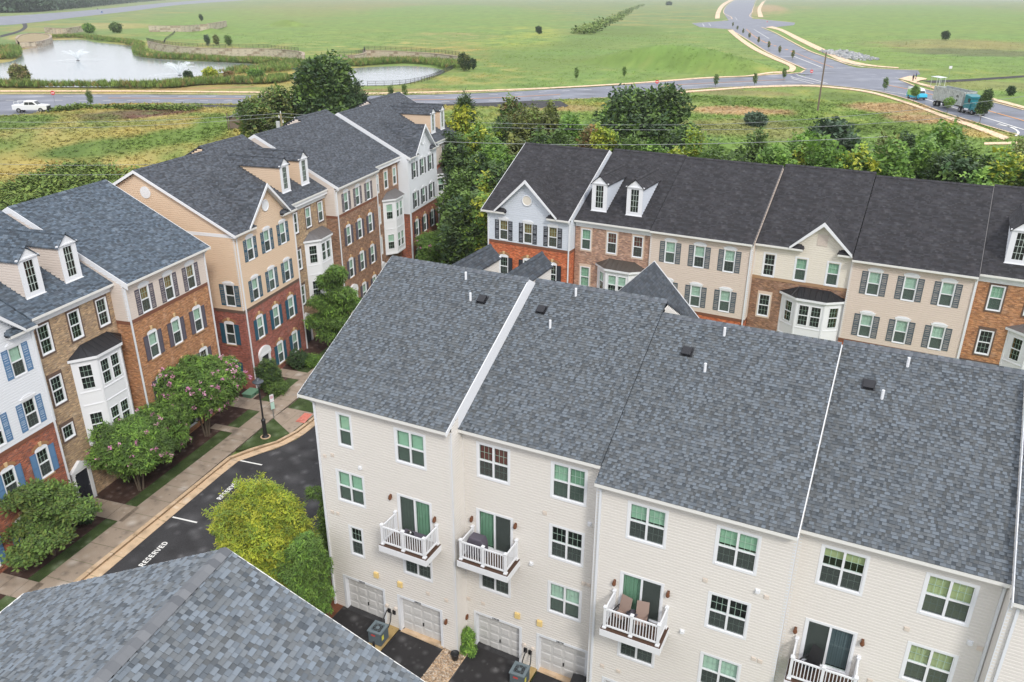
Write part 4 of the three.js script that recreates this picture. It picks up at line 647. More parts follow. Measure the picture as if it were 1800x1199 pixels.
road('road', [[-100, 33], [0, 29], [75, 24], [160, 17.5], [300, 4], [380, -1]], [[-100, 50], [0, 45], [135, 30], [225, 20], [325, 7.5], [440, 0]], M.farRoad, 0.06, 40);
road('road', [[160, 186.5], [260, 184.5], [430, 185]], [[160, 190.5], [260, 189.5], [430, 189]], M.drive, 0.05, 20);
road('path', [[735, 182], [760, 178.5], [800, 178], [985, 177.5]], [[735, 187], [780, 186], [985, 190], [1000, 186]], M.drive, 0.05, 12);
road('path', [[1620, 142], [1680, 140], [1800, 132.5], [1870, 127]], [[1640, 146], [1690, 143.5], [1800, 136], [1870, 130]], M.drive, 0.05, 12);
road('path', [[0, 62], [28, 55], [40, 48], [37, 40]], [[0, 66], [30, 58], [47, 49], [46, 40]], M.drive, 0.05, 12);
// sidewalks and kerbs along the far roads, slab by slab where they can be made out
const slabs = (name, a, b, n, lift = 0.16, m = M.farWalk, thick = 0.14) => {
  const A = path(curve(px(a), 80), n), B = path(curve(px(b), 80), n), g = new THREE.Group(); g.name = numbered(name); scene.add(g); tag(g, name, null, null, 'structure');
  keepouts.push([...A, ...B.slice().reverse()].map((v) => [v.x, v.z]));
  for (let i = 0; i < n; i++) { const k = 0.012; part('slab', stripGeo([A[i].clone().lerp(A[i + 1], k), A[i].clone().lerp(A[i + 1], 1 - k)], [B[i].clone().lerp(B[i + 1], k), B[i].clone().lerp(B[i + 1], 1 - k)], lift, 1, thick), m, g); }
  return g;
};
slabs('sidewalk', walkA, walkB, 90);
slabs('sidewalk', [[1180, 162.5], [1250, 157.5], [1325, 152.5], [1425, 150.5], [1470, 153.5], [1520, 159.5], [1590, 178.5], [1650, 199.5], [1710, 219], [1775, 243]], [[1180, 165.5], [1250, 160], [1325, 155], [1425, 152.5], [1470, 156], [1520, 162.5], [1590, 182], [1650, 204.5], [1710, 226], [1765, 248]], 70);
slabs('sidewalk', [[1279, 53], [1296, 68], [1325, 88], [1360, 105], [1388, 118], [1378, 127]], [[1288, 52.5], [1303, 66], [1333, 86], [1368, 103], [1399, 118], [1390, 127]], 40);
slabs('sidewalk', [[1346, 48], [1365, 52], [1400, 70], [1450, 94], [1500, 113], [1560, 119.5], [1580, 120.5]], [[1358, 46.5], [1374, 51], [1412, 69], [1462, 92], [1510, 110.5], [1560, 118], [1580, 119]], 50);
slabs('sidewalk', [[1580, 139], [1596, 143], [1625, 152], [1665, 163.5]], [[1600, 134], [1630, 139], [1612, 144], [1668, 158]], 14);
slabs('sidewalk', [[1740, 176], [1770, 184], [1800, 192]], [[1746, 173.5], [1775, 181], [1806, 189.5]], 14);
slabs('sidewalk', [[1257, 33], [1258, 24], [1268, 8], [1284, -2]], [[1265, 32.5], [1266, 23], [1275, 9], [1292, -1]], 20);
slabs('sidewalk', [[1333, 30], [1332, 15], [1340, 3]], [[1342, 30], [1338, 16], [1347, 0]], 20);
slabs('sidewalk', [[1730, 252], [1790, 250.5]], [[1730, 255.5], [1790, 254]], 8);
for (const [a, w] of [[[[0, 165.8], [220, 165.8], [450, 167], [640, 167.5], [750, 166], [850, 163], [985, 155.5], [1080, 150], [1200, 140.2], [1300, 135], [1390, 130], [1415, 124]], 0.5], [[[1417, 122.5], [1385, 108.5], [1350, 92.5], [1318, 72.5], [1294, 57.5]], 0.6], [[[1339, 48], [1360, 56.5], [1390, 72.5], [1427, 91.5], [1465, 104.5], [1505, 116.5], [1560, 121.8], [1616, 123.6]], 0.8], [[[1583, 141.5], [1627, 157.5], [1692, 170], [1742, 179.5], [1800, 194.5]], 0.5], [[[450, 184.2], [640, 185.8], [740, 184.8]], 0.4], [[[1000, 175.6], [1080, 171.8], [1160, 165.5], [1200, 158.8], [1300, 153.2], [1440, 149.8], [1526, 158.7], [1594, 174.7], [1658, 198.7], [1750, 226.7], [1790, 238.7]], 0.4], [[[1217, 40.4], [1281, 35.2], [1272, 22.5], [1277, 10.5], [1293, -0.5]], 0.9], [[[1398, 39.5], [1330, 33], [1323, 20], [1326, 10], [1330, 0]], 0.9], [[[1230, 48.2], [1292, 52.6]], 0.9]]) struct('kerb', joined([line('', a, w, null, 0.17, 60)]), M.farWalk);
{ // paint
  const o = [], w = [];
  for (const p of [[[190, 173], [300, 173.5], [450, 174.5], [640, 176.5], [750, 176], [850, 173.5], [985, 166.5]], [[1155, 153], [1200, 149], [1300, 144], [1380, 140.5]], [[1560, 150], [1600, 158], [1660, 172], [1740, 196], [1800, 213], [1850, 228]], [[1312, 51], [1325, 63], [1345, 75]]]) o.push(line('', p, 0.42, null, 0.11, 50));
  o.push(line('', [[1335, 70], [1360, 80], [1388, 89], [1400, 94]], 1.1, null, 0.11, 24, true), line('', [[1395, 92], [1440, 110], [1465, 119]], 0.3, null, 0.11, 20));
  struct('road_marking', joined(o), M.orange);
  for (const p of [[[10, 177], [200, 177.5], [450, 178.5], [700, 181], [850, 177.5], [985, 171]], [[60, 170.2], [250, 170.2], [450, 171], [700, 172], [850, 168], [1150, 151]]]) w.push(line('', p, 0.3, null, 0.111, 70, true));
  for (const p of [[[1200, 152], [1300, 146.5], [1400, 143]], [[1385, 133], [1420, 142], [1450, 148]], [[1392, 138.5], [1430, 148]], [[1400, 131.5], [1420, 137.5], [1455, 147.5]], [[1311, 50.5], [1340, 50.8]], [[1325, 51.5], [1352, 68]], [[1395, 99], [1445, 119]], [[1417, 121.5], [1500, 119.5]], [[1282, 35.2], [1308, 35.5]], [[1292, 30], [1296, 35]], [[1530, 158.5], [1590, 166], [1660, 185], [1740, 210], [1800, 229]], [[1235, 41.5], [1238, 46.5]], [[1246, 41], [1250, 46]], [[1755, 218], [1780, 226], [1790, 233], [1786, 240]], [[1752, 220], [1788, 226]], [[1575, 137.5], [1590, 140.5]], [[1550, 137], [1575, 138]], [[1470, 106], [1520, 118]]]) w.push(line('', p, 0.35, null, 0.111, 24));
  struct('road_marking', joined(w), M.paint);
}
// ponds
const water = new THREE.MeshPhysicalMaterial({ color: new THREE.Color(0.30, 0.33, 0.35), roughness: 0.06, bumpMap: canvasTex(256, 256, (c) => { const R = rng(5), im = c.createImageData(256, 256); for (let j = 0; j < 256; j++) for (let i = 0; i < 256; i++) { const a = i / 256 * 2 * Math.PI, b = j / 256 * 2 * Math.PI, v = 128 + 120 * fbm(Math.cos(a) * 3 + 3 * Math.cos(b), Math.sin(a) * 3 + 3 * Math.sin(b), 1); const k = 4 * (j * 256 + i); im.data[k] = im.data[k + 1] = im.data[k + 2] = v; im.data[k + 3] = 255; } c.putImageData(im, 0, 0); }, false), bumpScale: 0.02, ior: 1.33, specularIntensity: 1 });
water.bumpMap.repeat.set(1 / 6, 1 / 6);
function pond(list) {
  const P = curve([...px(list), px(list)[0]], 90).slice(0, -1); keepouts.push(P.map((v) => [v.x, v.z]));
  const sh = THREE.ShapeUtils.triangulateShape(P.map((v) => new THREE.Vector2(v.x, -v.z)), []), f = new MB();
  for (const t of sh) { const q = t.map((i) => V(P[i].x, LEVEL + 0.1, P[i].z)); if (q[1].clone().sub(q[0]).cross(q[2].clone().sub(q[0])).y < 0) q.reverse(); f.tri(...q, ...q.map((v) => [v.x, v.z])); }
  struct('pond', f, water); return P;
}
const pond1 = pond([[-60, 112], [0, 111], [37, 99], [38, 88], [85, 80], [91, 71], [140, 70], [170, 75], [230, 81], [232, 92], [250, 101], [325, 107], [450, 114], [405, 126], [325, 138], [298, 150], [212, 153], [75, 153], [0, 146], [-60, 146]]);
const pond2 = pond([[500, 135], [560, 126], [612, 121], [650, 118.5], [722, 116.5], [780, 124], [752, 137], [700, 149], [645, 151], [600, 148], [530, 142]]);
// painted patches of the fields: true ground colours, laid out as ellipses in the world
const patches = [];
const patch = (x, y, rx, ry, c, k = 1) => { const p = at(x, y), a = at(x, Math.max(y - ry, -4)).distanceTo(at(x, y + ry)) / 2, b = at(x - rx, y).distanceTo(at(x + rx, y)) / 2, dx = p.x / Math.hypot(p.x, p.z), dz = p.z / Math.hypot(p.x, p.z); patches.push({ x: p.x, z: p.z, a, b, dx, dz, c, k }); };
const C = { straw: [0.36, 0.285, 0.10], green: [0.105, 0.165, 0.026], deep: [0.07, 0.12, 0.02], tan: [0.36, 0.25, 0.12], lawn: [0.155, 0.235, 0.045], yellow: [0.34, 0.34, 0.05], brown: [0.12, 0.055, 0.04], olive: [0.22, 0.215, 0.065], clay: [0.34, 0.18, 0.09] };
for (const a of [[250, 199, 130, 8, C.brown], [225, 205, 80, 6, C.brown], [40, 212, 80, 12, [0.12, 0.17, 0.035]], [300, 208, 60, 8, C.straw], [150, 262, 120, 16, C.deep], [300, 240, 90, 18, C.green], [90, 340, 160, 26, C.green], [30, 370, 80, 20, C.deep], [200, 285, 200, 16, C.straw, 0.7], [120, 225, 130, 10, C.straw], [380, 215, 60, 18, C.green],
  [1010, 90, 170, 34, C.green], [900, 52, 100, 22, C.yellow], [1100, 60, 110, 22, C.green], [1200, 110, 130, 20, C.tan], [1140, 120, 100, 10, C.clay, 0.8], [1250, 118, 70, 10, C.clay, 0.6], [830, 62, 60, 10, C.olive], [770, 62, 90, 9, C.tan, 0.8], [680, 75, 120, 9, C.straw], [560, 78, 160, 8, C.straw, 0.8], [300, 60, 30, 5, C.straw], [1280, 85, 70, 14, C.olive], [1350, 18, 40, 14, C.tan, 0.8], [1420, 62, 90, 16, C.clay, 0.7], [1400, 40, 80, 9, C.olive],
  [500, 30, 260, 22, C.lawn], [620, 8, 180, 9, C.olive, 0.6], [800, 20, 200, 16, C.lawn], [430, 55, 60, 8, C.lawn], [1600, 25, 260, 22, C.lawn], [1680, 78, 160, 12, C.olive], [1500, 60, 140, 10, C.lawn], [1700, 110, 180, 12, C.lawn], [1720, 92, 150, 7, [0.12, 0.14, 0.045]], [1740, 150, 120, 10, C.olive, 0.7],
  [1330, 178, 150, 11, C.green], [1300, 163, 120, 6, C.olive], [1290, 195, 110, 9, C.tan], [1480, 170, 60, 9, C.green], [1570, 190, 90, 12, C.tan], [1640, 210, 80, 10, C.tan], [1720, 235, 60, 10, C.straw], [1330, 225, 160, 18, C.olive], [1500, 225, 130, 12, C.green, 0.8], [850, 183, 60, 8, C.green], [990, 190, 80, 8, C.tan, 0.6], [700, 158, 90, 3, C.clay, 0.6], [350, 155, 120, 2.5, C.clay, 0.6], [80, 65, 70, 8, C.straw], [60, 52, 60, 5, C.olive], [200, 45, 80, 6, C.straw, 0.6]]) patch(...a);
function fieldColor(x, z) {
  const D = -SIN * x - COS * z, r = Math.hypot(x, z), n1 = fbm(x * 0.02, z * 0.02, 1), n2 = fbm(x * 0.11, z * 0.11, 5), n3 = noise.noise(x * 0.6, z * 0.6, 9);
  let c = r < 85 ? [0.07, 0.1, 0.03] : [0.285 + 0.16 * n1, 0.24 + 0.05 * n1, 0.068];
  if (r > 420) c = [0.17 + 0.14 * n1, 0.215 + 0.05 * n1, 0.06];
  for (const p of patches) { const u = ((x - p.x) * p.dx + (z - p.z) * p.dz) / p.a, v = ((x - p.x) * -p.dz + (z - p.z) * p.dx) / p.b, q = Math.sqrt(u * u + v * v) + 0.45 * n2 + 0.25 * n1, w = p.k * (1 - sstep(q, 0.6, 1.05)); if (w > 0) c = c.map((t, i) => t + (p.c[i] - t) * w); }
  const k = (1 + 0.5 * n2 + 0.22 * n3); return [c[0] * k * (1 + 0.25 * n1), c[1] * k, c[2] * k];
}
{
  const NA = 620, NR = 520, f = new THREE.PlaneGeometry(1, 1, NA, NR), p = f.attributes.position, u = f.attributes.uv, col = new Float32Array(p.count * 3), a0 = rad(-62), a1 = rad(62);
  for (let j = 0; j <= NR; j++) for (let i = 0; i <= NA; i++) {
    const k = j * (NA + 1) + i, a = a0 + (a1 - a0) * i / NA, t = 1 - j / NR, r = t < 0.25 ? 6 + 84 * (t / 0.25) : 90 * (7000 / 90) ** ((t - 0.25) / 0.75), x = r * (-SIN * Math.cos(a) + COS * Math.sin(a)), z = r * (-COS * Math.cos(a) - SIN * Math.sin(a));
    p.setXYZ(k, x, ground(x, z) - (r < 95 ? 0.02 : 0), z); u.setXY(k, x, z); col.set(fieldColor(x, z), 3 * k);
  }
  f.setAttribute('color', new THREE.BufferAttribute(col, 3)); f.computeVertexNormals();
  struct('terrain', f, new THREE.MeshStandardMaterial({ vertexColors: true, roughness: 1 }));
}
// ---------------------------------------------------------------- the street in front of the left row
const st = (list) => list.map(([s, d]) => { const q = LS(s, d, 0).pos; return V(q[0], 0, q[2]); });
const sheet = (pts, lift, thick = 0) => { const f = new MB(), tri = THREE.ShapeUtils.triangulateShape(pts.map((v) => new THREE.Vector2(v.x, -v.z)), []), P = pts.map((v) => drape(v, lift)); for (const t of tri) { const q = t.map((i) => P[i]); if (q[1].clone().sub(q[0]).cross(q[2].clone().sub(q[0])).y < 0) q.reverse(); f.tri(...q, ...q.map((v) => [v.x, -v.z])); } if (thick) for (let i = 0; i < P.length; i++) { const a = P[i], b = P[(i + 1) % P.length], c = b.clone(), d = a.clone(); c.y -= thick; d.y -= thick; f.quad(a, b, c, d); f.quad(b, a, d, c); } return f; };
const fine = (A, B, n) => [path(st(A), n), path(st(B), n)];
const gutterLine = [[8, -32.1], [20, -31.85], [27.3, -31.66], [33.1, -31.43], [39.5, -31.15], [40.6, -30.5], [41.8, -29.5], [43.47, -28.72], [45.19, -28.46], [50, -28.3], [60, -28.1]], kerbLine = [[8, -33.2], [20, -32.9], [26.4, -32.67], [32.2, -32.31], [36.7, -32.06], [39.9, -31.9], [40.7, -31.5], [42.2, -30.05], [43.8, -29.4], [46.2, -29.1], [50, -28.95], [60, -28.75]];
{ const [A, B] = fine(gutterLine, [[8, -8], [30, -8], [42, -14], [45.2, -18], [60, -18]], 60); struct('parking_lot', stripGeo(A, B, 0.035, 14), M.asphalt); }
{ const a = path(st(kerbLine), 30), b = path(st(gutterLine), 30), g = new THREE.Group(), h = new THREE.Group(); g.name = numbered('kerb'); h.name = numbered('gutter_pan'); scene.add(g, h); tag(g, 'kerb', null, null, 'structure'); tag(h, 'gutter pan', null, null, 'structure');
  for (let i = 0; i < 30; i++) { const k = 0.006, q = (t, w) => a[i].clone().lerp(a[i + 1], t).lerp(b[i].clone().lerp(b[i + 1], t), w); part('slab', stripGeo([q(k, 0), q(1 - k, 0)], [q(k, 0.3), q(1 - k, 0.3)], 0.19, 1, 0.2), M.kerb, g); part('slab', stripGeo([q(k, 0.3), q(1 - k, 0.3)], [q(k, 1), q(1 - k, 1)], 0.055, 1, 0.08), M.gutterPan, h); } }
const walks = new THREE.Group(); walks.name = 'sidewalk_slabs'; scene.add(walks); tag(walks, 'sidewalk along the left row', null, null, 'structure');
const slabRun = (A, B, n, m = M.concrete) => { const [a, b] = fine(A, B, n), k = 0.008; for (let i = 0; i < n; i++) part('slab', stripGeo([a[i].clone().lerp(a[i + 1], k), a[i].clone().lerp(a[i + 1], 1 - k)], [b[i].clone().lerp(b[i + 1], k), b[i].clone().lerp(b[i + 1], 1 - k)], 0.16, 1, 0.18), m, walks); };
slabRun([[8, -35.1], [25.5, -34.4], [31.6, -34.08], [38.9, -33.64], [45.5, -33.31], [60, -32.9], [88, -32.0]], [[8, -33.2], [26.4, -32.68], [32.2, -32.33], [40.4, -32.03], [45.3, -31.87], [60, -31.2], [88, -30.3]], 52);
for (const [s, d0, w = 1.3] of [[25.3, -37.0], [32.4, -37.3, 1.5], [42.9, -35.4, 0.7], [46.6, -36.2, 1.5], [52, -35.6], [60, -36], [67, -35.1], [79, -34.4]]) slabRun([[s - w / 2, d0], [s - w / 2, -34 + (s - 25) * 0.033]], [[s + w / 2, d0], [s + w / 2, -34 + (s - 25) * 0.033]], 3);
slabRun([[45.3, -31.86], [43.75, -29.5]], [[47.0, -31.65], [46.9, -29.15]], 2);
struct('ramp_pad', sheet(st([[45.35, -30.0], [46.7, -30.0], [46.7, -29.36], [45.36, -29.25]]), 0.175, 0.02), M.redPad);
{ const [A, B] = fine([[8, -37.6], [30, -37.6], [50, -36.5], [70, -35.8], [96, -35.3]], [[8, -35.1], [25.5, -34.42], [45.5, -33.33], [60, -32.92], [96, -31.8]], 60); struct('lawn', stripGeo(A, B, 0.13, 3), M.turf); const [E, F] = fine([[8, -37.6], [30, -37.6], [50, -36.5], [70, -35.8], [96, -35.3]], [[8, -36], [25.5, -35.2], [45.5, -34.3], [60, -33.9], [96, -32.8]], 60); struct('flower_bed', stripGeo(E, F, 0.145, 3), M.mulch); }
struct('lawn', sheet(st([[40.6, -31.9], [45.28, -31.8], [43.75, -29.55], [42.25, -30.1], [40.9, -31.4]]), 0.165, 0.1), M.turf);
struct('lawn', sheet(st([[47.0, -31.62], [60, -31.2], [60, -28.9], [47.0, -29.2]]), 0.15, 0.1), M.turf);
{ const w = []; for (const [s, d0, d1] of [[39.75, -31.0, -29.3], [33.1, -31.35, -29.6], [26.4, -31.6, -29.9], [19.8, -31.8, -30]]) { const [A, B] = fine([[s - 0.06, d0], [s - 0.06, d1]], [[s + 0.06, d0], [s + 0.06, d1]], 3); w.push(stripGeo(A, B, 0.05)); } struct('parking_line', joined(w), M.paint); }
for (const [s, d] of [[29.9, -30.0], [36.6, -29.6]]) { // stall lettering, laid on the slope of the ground
  const t = letters('RESERVED', 0.34, 0.006); t.computeBoundingBox(); t.translate(-(t.boundingBox.min.x + t.boundingBox.max.x) / 2, 0, 0); const q = LS(s, d, 0); turned(t, -Math.PI / 2, 0, 0, 0, 0, 0).rotateY(q.turn); const p = t.attributes.position;
  for (let i = 0; i < p.count; i++) { const x = p.getX(i) + q.pos[0], z = p.getZ(i) + q.pos[2]; p.setXYZ(i, x, ground(x, z) + 0.05 + p.getY(i), z); }
  struct('pavement_lettering', t, M.paint);
}
// the rear lane: asphalt drives, concrete aprons, gravel
const rect = (x0, x1, z0, z1) => { const A = [], B = []; for (let i = 0; i <= 6; i++) { const z = z0 + (z1 - z0) * i / 6; A.push(V(x0, 0, z)); B.push(V(x1, 0, z)); } return [A, B]; };
struct('lane', stripGeo(...rect(-24, 16, -20.5, -15.5), 0.03, 12), M.asphalt);
for (const [x0, x1, z] of [[-22.75, -20.15, -25.9], [-19.2, -16.65, -25.9], [-15.3, -12.75, -26.9], [-11.85, -9.35, -26.9], [-8.4, -5.7, -26.2], [-4.7, -2.0, -26.2]]) struct('driveway', stripGeo(...rect(x0, x1, z + 0.1, -20.45), 0.045, 2), M.drive);
struct('gravel_bed', stripGeo(...rect(-16.6, -15.35, -26.8, -20.5), 0.05, 2), M.gutterPan); struct('dirt', stripGeo(...rect(-26.5, -22.8, -27.5, -20.5), 0.04, 2), mottled([120, 74, 50], 0.4, 61, 3));
for (const [x0, x1, z] of [[-20.1, -19.25, -25.9], [-12.7, -11.9, -26.9], [-5.65, -4.75, -26.2]]) struct('concrete_pad', stripGeo(...rect(x0, x1, z, -22.4), 0.09, 1, 0.1), mottled([176, 150, 100], 0.2, 62, 2));
{ const R = rng(31), geo = new THREE.IcosahedronGeometry(1, 0), n = 2600, im = new THREE.InstancedMesh(geo, mat(1, 1, 1, 0.9), n), m = new THREE.Matrix4(), c = new THREE.Color(); im.name = 'gravel'; tag(im, 'pale and brown river gravel between two asphalt drives', 'gravel', null, 'stuff'); im.castShadow = im.receiveShadow = true;
  for (let i = 0; i < n; i++) { const x = -16.58 + 1.2 * R(), z = -26.7 + 6 * R(), s = 0.02 + 0.035 * R(), k = 0.6 + 0.8 * R(); m.compose(V(x, ground(x, z) + 0.06, z), new THREE.Quaternion().setFromEuler(new THREE.Euler(R() * 6, R() * 6, 0)), V(s, s * 0.6, s * 1.2)); im.setMatrixAt(i, m); im.setColorAt(i, R() < 0.4 ? c.setRGB(0.5 * k, 0.42 * k, 0.34 * k) : c.setRGB(0.34 * k, 0.24 * k, 0.16 * k)); } scene.add(im); }

// ---------------------------------------------------------------- plants
const leafMat = new THREE.MeshPhysicalMaterial({ color: 0xffffff, roughness: 0.85, transmission: 0.25, thickness: 0, side: THREE.DoubleSide });
const leafSolid = mat(1, 1, 1, 0.9, { side: THREE.DoubleSide });
function sprig(seed, n, len, wid, droop = 0) { // a twig's worth of leaves within a unit ball
  const R = rng(seed), f = new MB();
  for (let i = 0; i < n; i++) {
    const d = V(R() - 0.5, (R() - 0.5) * 0.8, R() - 0.5).normalize(), o = d.clone().multiplyScalar(0.15 + 0.45 * R()), t = V(R() - 0.5, (R() - 0.5) * 0.7 - droop, R() - 0.5).normalize(), s = t.clone().cross(V(R() - 0.5, 1.2, R() - 0.5)).normalize(), l = len * (0.7 + 0.6 * R()), w = wid * (0.7 + 0.6 * R());
    const a = o, m = o.clone().addScaledVector(t, l * 0.5), b = o.clone().addScaledVector(t, l).setY(o.y + t.y * l - droop * l * 0.3);
    f.quad(a, m.clone().addScaledVector(s, w / 2), b, m.clone().addScaledVector(s, -w / 2));
  }
  return f.geo();
}
const sprigs = { broad: [1, 2, 3].map((s) => sprig(s, 9, 0.62, 0.42)), fine: [4, 5, 6].map((s) => sprig(s, 14, 0.6, 0.2, 0.15)), needle: [7, 8].map((s) => sprig(s, 16, 0.7, 0.13)), flower: [sprig(9, 10, 0.7, 0.5)] };
// blobs: [x, y, z, rx, ry, rz] in metres from the foot of the tree
function foliage(parent, blobs, o) {
  const R = rng(o.seed), vol = blobs.map((b) => b[3] * b[4] * b[5]), tot = vol.reduce((a, b) => a + b), pts = [];
  const sun0 = V(0.4, 0.8, 0.3).normalize();
  for (let i = 0; i < o.n; i++) {
    let q = R() * tot, k = 0; while (k < blobs.length - 1 && q > vol[k]) q -= vol[k++];
    const b = blobs[k], th = R() * 2 * Math.PI, c = 2 * R() - 1, s = Math.sqrt(1 - c * c), lump = 1 + (o.rough ?? 0.3) * fbm(Math.cos(th) * s * 2.1 + k * 3, c * 2.1 + o.seed, Math.sin(th) * s * 2.1, 3) * 2, r = (0.5 + 0.5 * Math.sqrt(R())) * lump;
    pts.push({ p: V(b[0] + b[3] * s * Math.cos(th) * r, b[1] + b[4] * c * r, b[2] + b[5] * s * Math.sin(th) * r), d: V(s * Math.cos(th), c, s * Math.sin(th)), r });
  }
  const all = sprigs[o.leaf ?? 'broad'], geos = [all[(o.seed | 0) % all.length]], per = [[]];
  pts.forEach((q, i) => per[i % geos.length].push(q));
  const m = new THREE.Matrix4(), qt = new THREE.Quaternion(), col = new THREE.Color();
  per.forEach((list, gi) => {
    if (!list.length) return;
    const im = new THREE.InstancedMesh(geos[gi], o.solid ? leafSolid : leafMat, list.length); im.name = o.name ?? 'crown'; im.castShadow = im.receiveShadow = true; im.userData.kind = 'stuff';
    list.forEach((q, i) => {
      const sz = o.size * (0.7 + 0.6 * R()), n = fbm(q.p.x * 0.5 + o.seed * 3.1, q.p.y * 0.5, q.p.z * 0.5, 2), cc = o.colors[(R() * o.colors.length) | 0], k = (0.82 + 0.36 * R()) * (1 + 0.5 * n);
      qt.setFromEuler(new THREE.Euler((R() - 0.5) * 1.4, R() * 6.28, (R() - 0.5) * 1.4)); m.compose(q.p, qt, V(sz, sz, sz)); im.setMatrixAt(i, m); im.setColorAt(i, col.setRGB(cc[0] * k, cc[1] * k, cc[2] * k));
    });
    parent.add(im);
  });
  return pts;
}
function stems(parent, list, name = 'trunk') { const f = new MB(); for (const [a, b, r, r2] of list) f.bar(V(...a), V(...b), r, r2, 7); return part(name, f, M.bark, parent); }
const K = { green: [[0.116, 0.202, 0.034], [0.155, 0.256, 0.046], [0.085, 0.155, 0.031]], fresh: [[0.155, 0.295, 0.046], [0.217, 0.372, 0.054], [0.116, 0.232, 0.039]], lime: [[0.388, 0.434, 0.031], [0.295, 0.388, 0.034], [0.480, 0.496, 0.046], [0.202, 0.295, 0.039]], dark: [[0.046, 0.101, 0.028], [0.070, 0.132, 0.031], [0.034, 0.078, 0.025]], olive: [[0.171, 0.202, 0.043], [0.217, 0.240, 0.054], [0.124, 0.155, 0.039]], russet: [[0.310, 0.171, 0.062], [0.232, 0.155, 0.054], [0.171, 0.186, 0.046]], yellow: [[0.496, 0.496, 0.031], [0.388, 0.434, 0.031]], straw: [[0.465, 0.372, 0.186], [0.372, 0.310, 0.139]], bluegreen: [[0.078, 0.139, 0.078], [0.109, 0.171, 0.101]], pink: [[0.58, 0.24, 0.40], [0.66, 0.34, 0.48], [0.50, 0.19, 0.34]] };
function tree(name, label, category, foot, blobs, trunk, o, group) { const g = thing(name, label, category, foot, 0, group); if (trunk) stems(g, trunk); foliage(g, blobs, o); return g; }
const onGround = (s, d, lift = 0.12) => { const q = LS(s, d, 0).pos; return [q[0], ground(q[0], q[2]) + lift, q[2]]; };
// crape myrtles: several stems from the foot, a broad crown and pink flower heads
function myrtle(label, foot, k, seed, n, pink) {
  const g = thing('crape_myrtle', label, 'tree', foot), R = rng(seed), list = [];
  for (let i = 0; i < 6; i++) { const a = i * 1.05 + R(), m = [0.35 * k * Math.cos(a), 1.5 * k, 0.35 * k * Math.sin(a)], e = [1.3 * k * Math.cos(a), 3.6 * k, 1.3 * k * Math.sin(a)]; list.push([[0.12 * Math.cos(a), -0.2, 0.12 * Math.sin(a)], m, 0.07, 0.055], [m, e, 0.055, 0.02]); }
  stems(g, list);
  const blobs = [[0, 3.1 * k, 0, 1.9 * k, 1.5 * k, 1.9 * k]]; for (let i = 0; i < 7; i++) { const a = i * 0.9 + R() * 0.5; blobs.push([1.45 * k * Math.cos(a), (2.4 + 1.5 * R()) * k, 1.45 * k * Math.sin(a), 0.95 * k, 0.8 * k, 0.95 * k]); }
  const pts = foliage(g, blobs, { seed, n, size: 0.34, colors: K.green.concat(K.fresh), leaf: 'fine' });
  if (pink) { const top = pts.filter((q) => q.r > 0.9 && q.d.y > -0.5), im = new THREE.InstancedMesh(sprigs.flower[0], leafSolid, pink), m = new THREE.Matrix4(), c = new THREE.Color(), cen = V(0, 3 * k, 0); top.sort((a, b) => b.p.distanceTo(cen) - a.p.distanceTo(cen)); for (let i = 0; i < pink; i++) { const q = top[(R() * top.length * 0.5) | 0], s = 0.13 + 0.12 * R(); m.compose(q.p.clone().addScaledVector(q.d, 0.12), new THREE.Quaternion().setFromEuler(new THREE.Euler(R() * 6, R() * 6, 0)), V(s, s * 1.3, s)); im.setMatrixAt(i, m); const cc = K.pink[(R() * 3) | 0]; im.setColorAt(i, c.setRGB(...cc)); } im.name = 'blossom'; im.userData.kind = 'stuff'; g.add(im); }
  return g;
}
myrtle('crape myrtle with scattered pink flowers before the white bay window, nearer of the two', onGround(34.8, -35.0), 1.05, 41, 3600, 34);
myrtle('crape myrtle covered in pink flowers, beside the street lamp and grey-shuttered brick house', onGround(41.7, -35.0), 1.32, 42, 5600, 170);
myrtle('small pink crape myrtle squeezed between its two larger neighbours by the brick wall', onGround(38.0, -35.6), 0.95, 43, 2600, 30);
myrtle('crape myrtle with faded blossom at the far end of the left row, nearer one', onGround(77.5, -31.0), 1.1, 44, 3200, 24);
myrtle('crape myrtle with faded blossom at the far end of the left row, farther one', onGround(84.0, -30.2), 1.3, 45, 3800, 10);
tree('street_tree', 'layered green tree before the blue-shuttered brick house, at left edge', 'tree', onGround(28.0, -35.3), [[0, 2.6, 0, 1.3, 0.26, 1.3], [1.3, 2.3, 0.7, 1.2, 0.24, 1.1], [-1.4, 2.1, 0.6, 1.3, 0.24, 1.2], [0.3, 3.6, -0.4, 1.3, 0.28, 1.2], [-0.8, 3.1, -1.3, 1.2, 0.24, 1.1], [0.6, 1.6, 1.6, 1.1, 0.22, 1.0], [0.0, 4.4, 0.1, 0.8, 0.3, 0.7], [-1.8, 1.6, -0.8, 0.9, 0.22, 0.9], [1.7, 3.1, -1.0, 1.0, 0.24, 0.9], [-1.0, 3.9, 0.6, 0.8, 0.22, 0.8]], [[[0, -0.2, 0], [0, 2.2, 0], 0.1, 0.07], [[0, 2.2, 0], [0.1, 4.2, 0], 0.07, 0.02], [[0, 1.6, 0], [1, 2.3, 0.5], 0.04, 0.015], [[0, 1.9, 0], [-1.1, 2.2, 0.4], 0.04, 0.015], [[0, 1.4, 0], [0.4, 1.7, 1.2], 0.04, 0.015]], { seed: 51, n: 2600, size: 0.34, colors: K.green.concat([[0.15, 0.2, 0.035]]) });
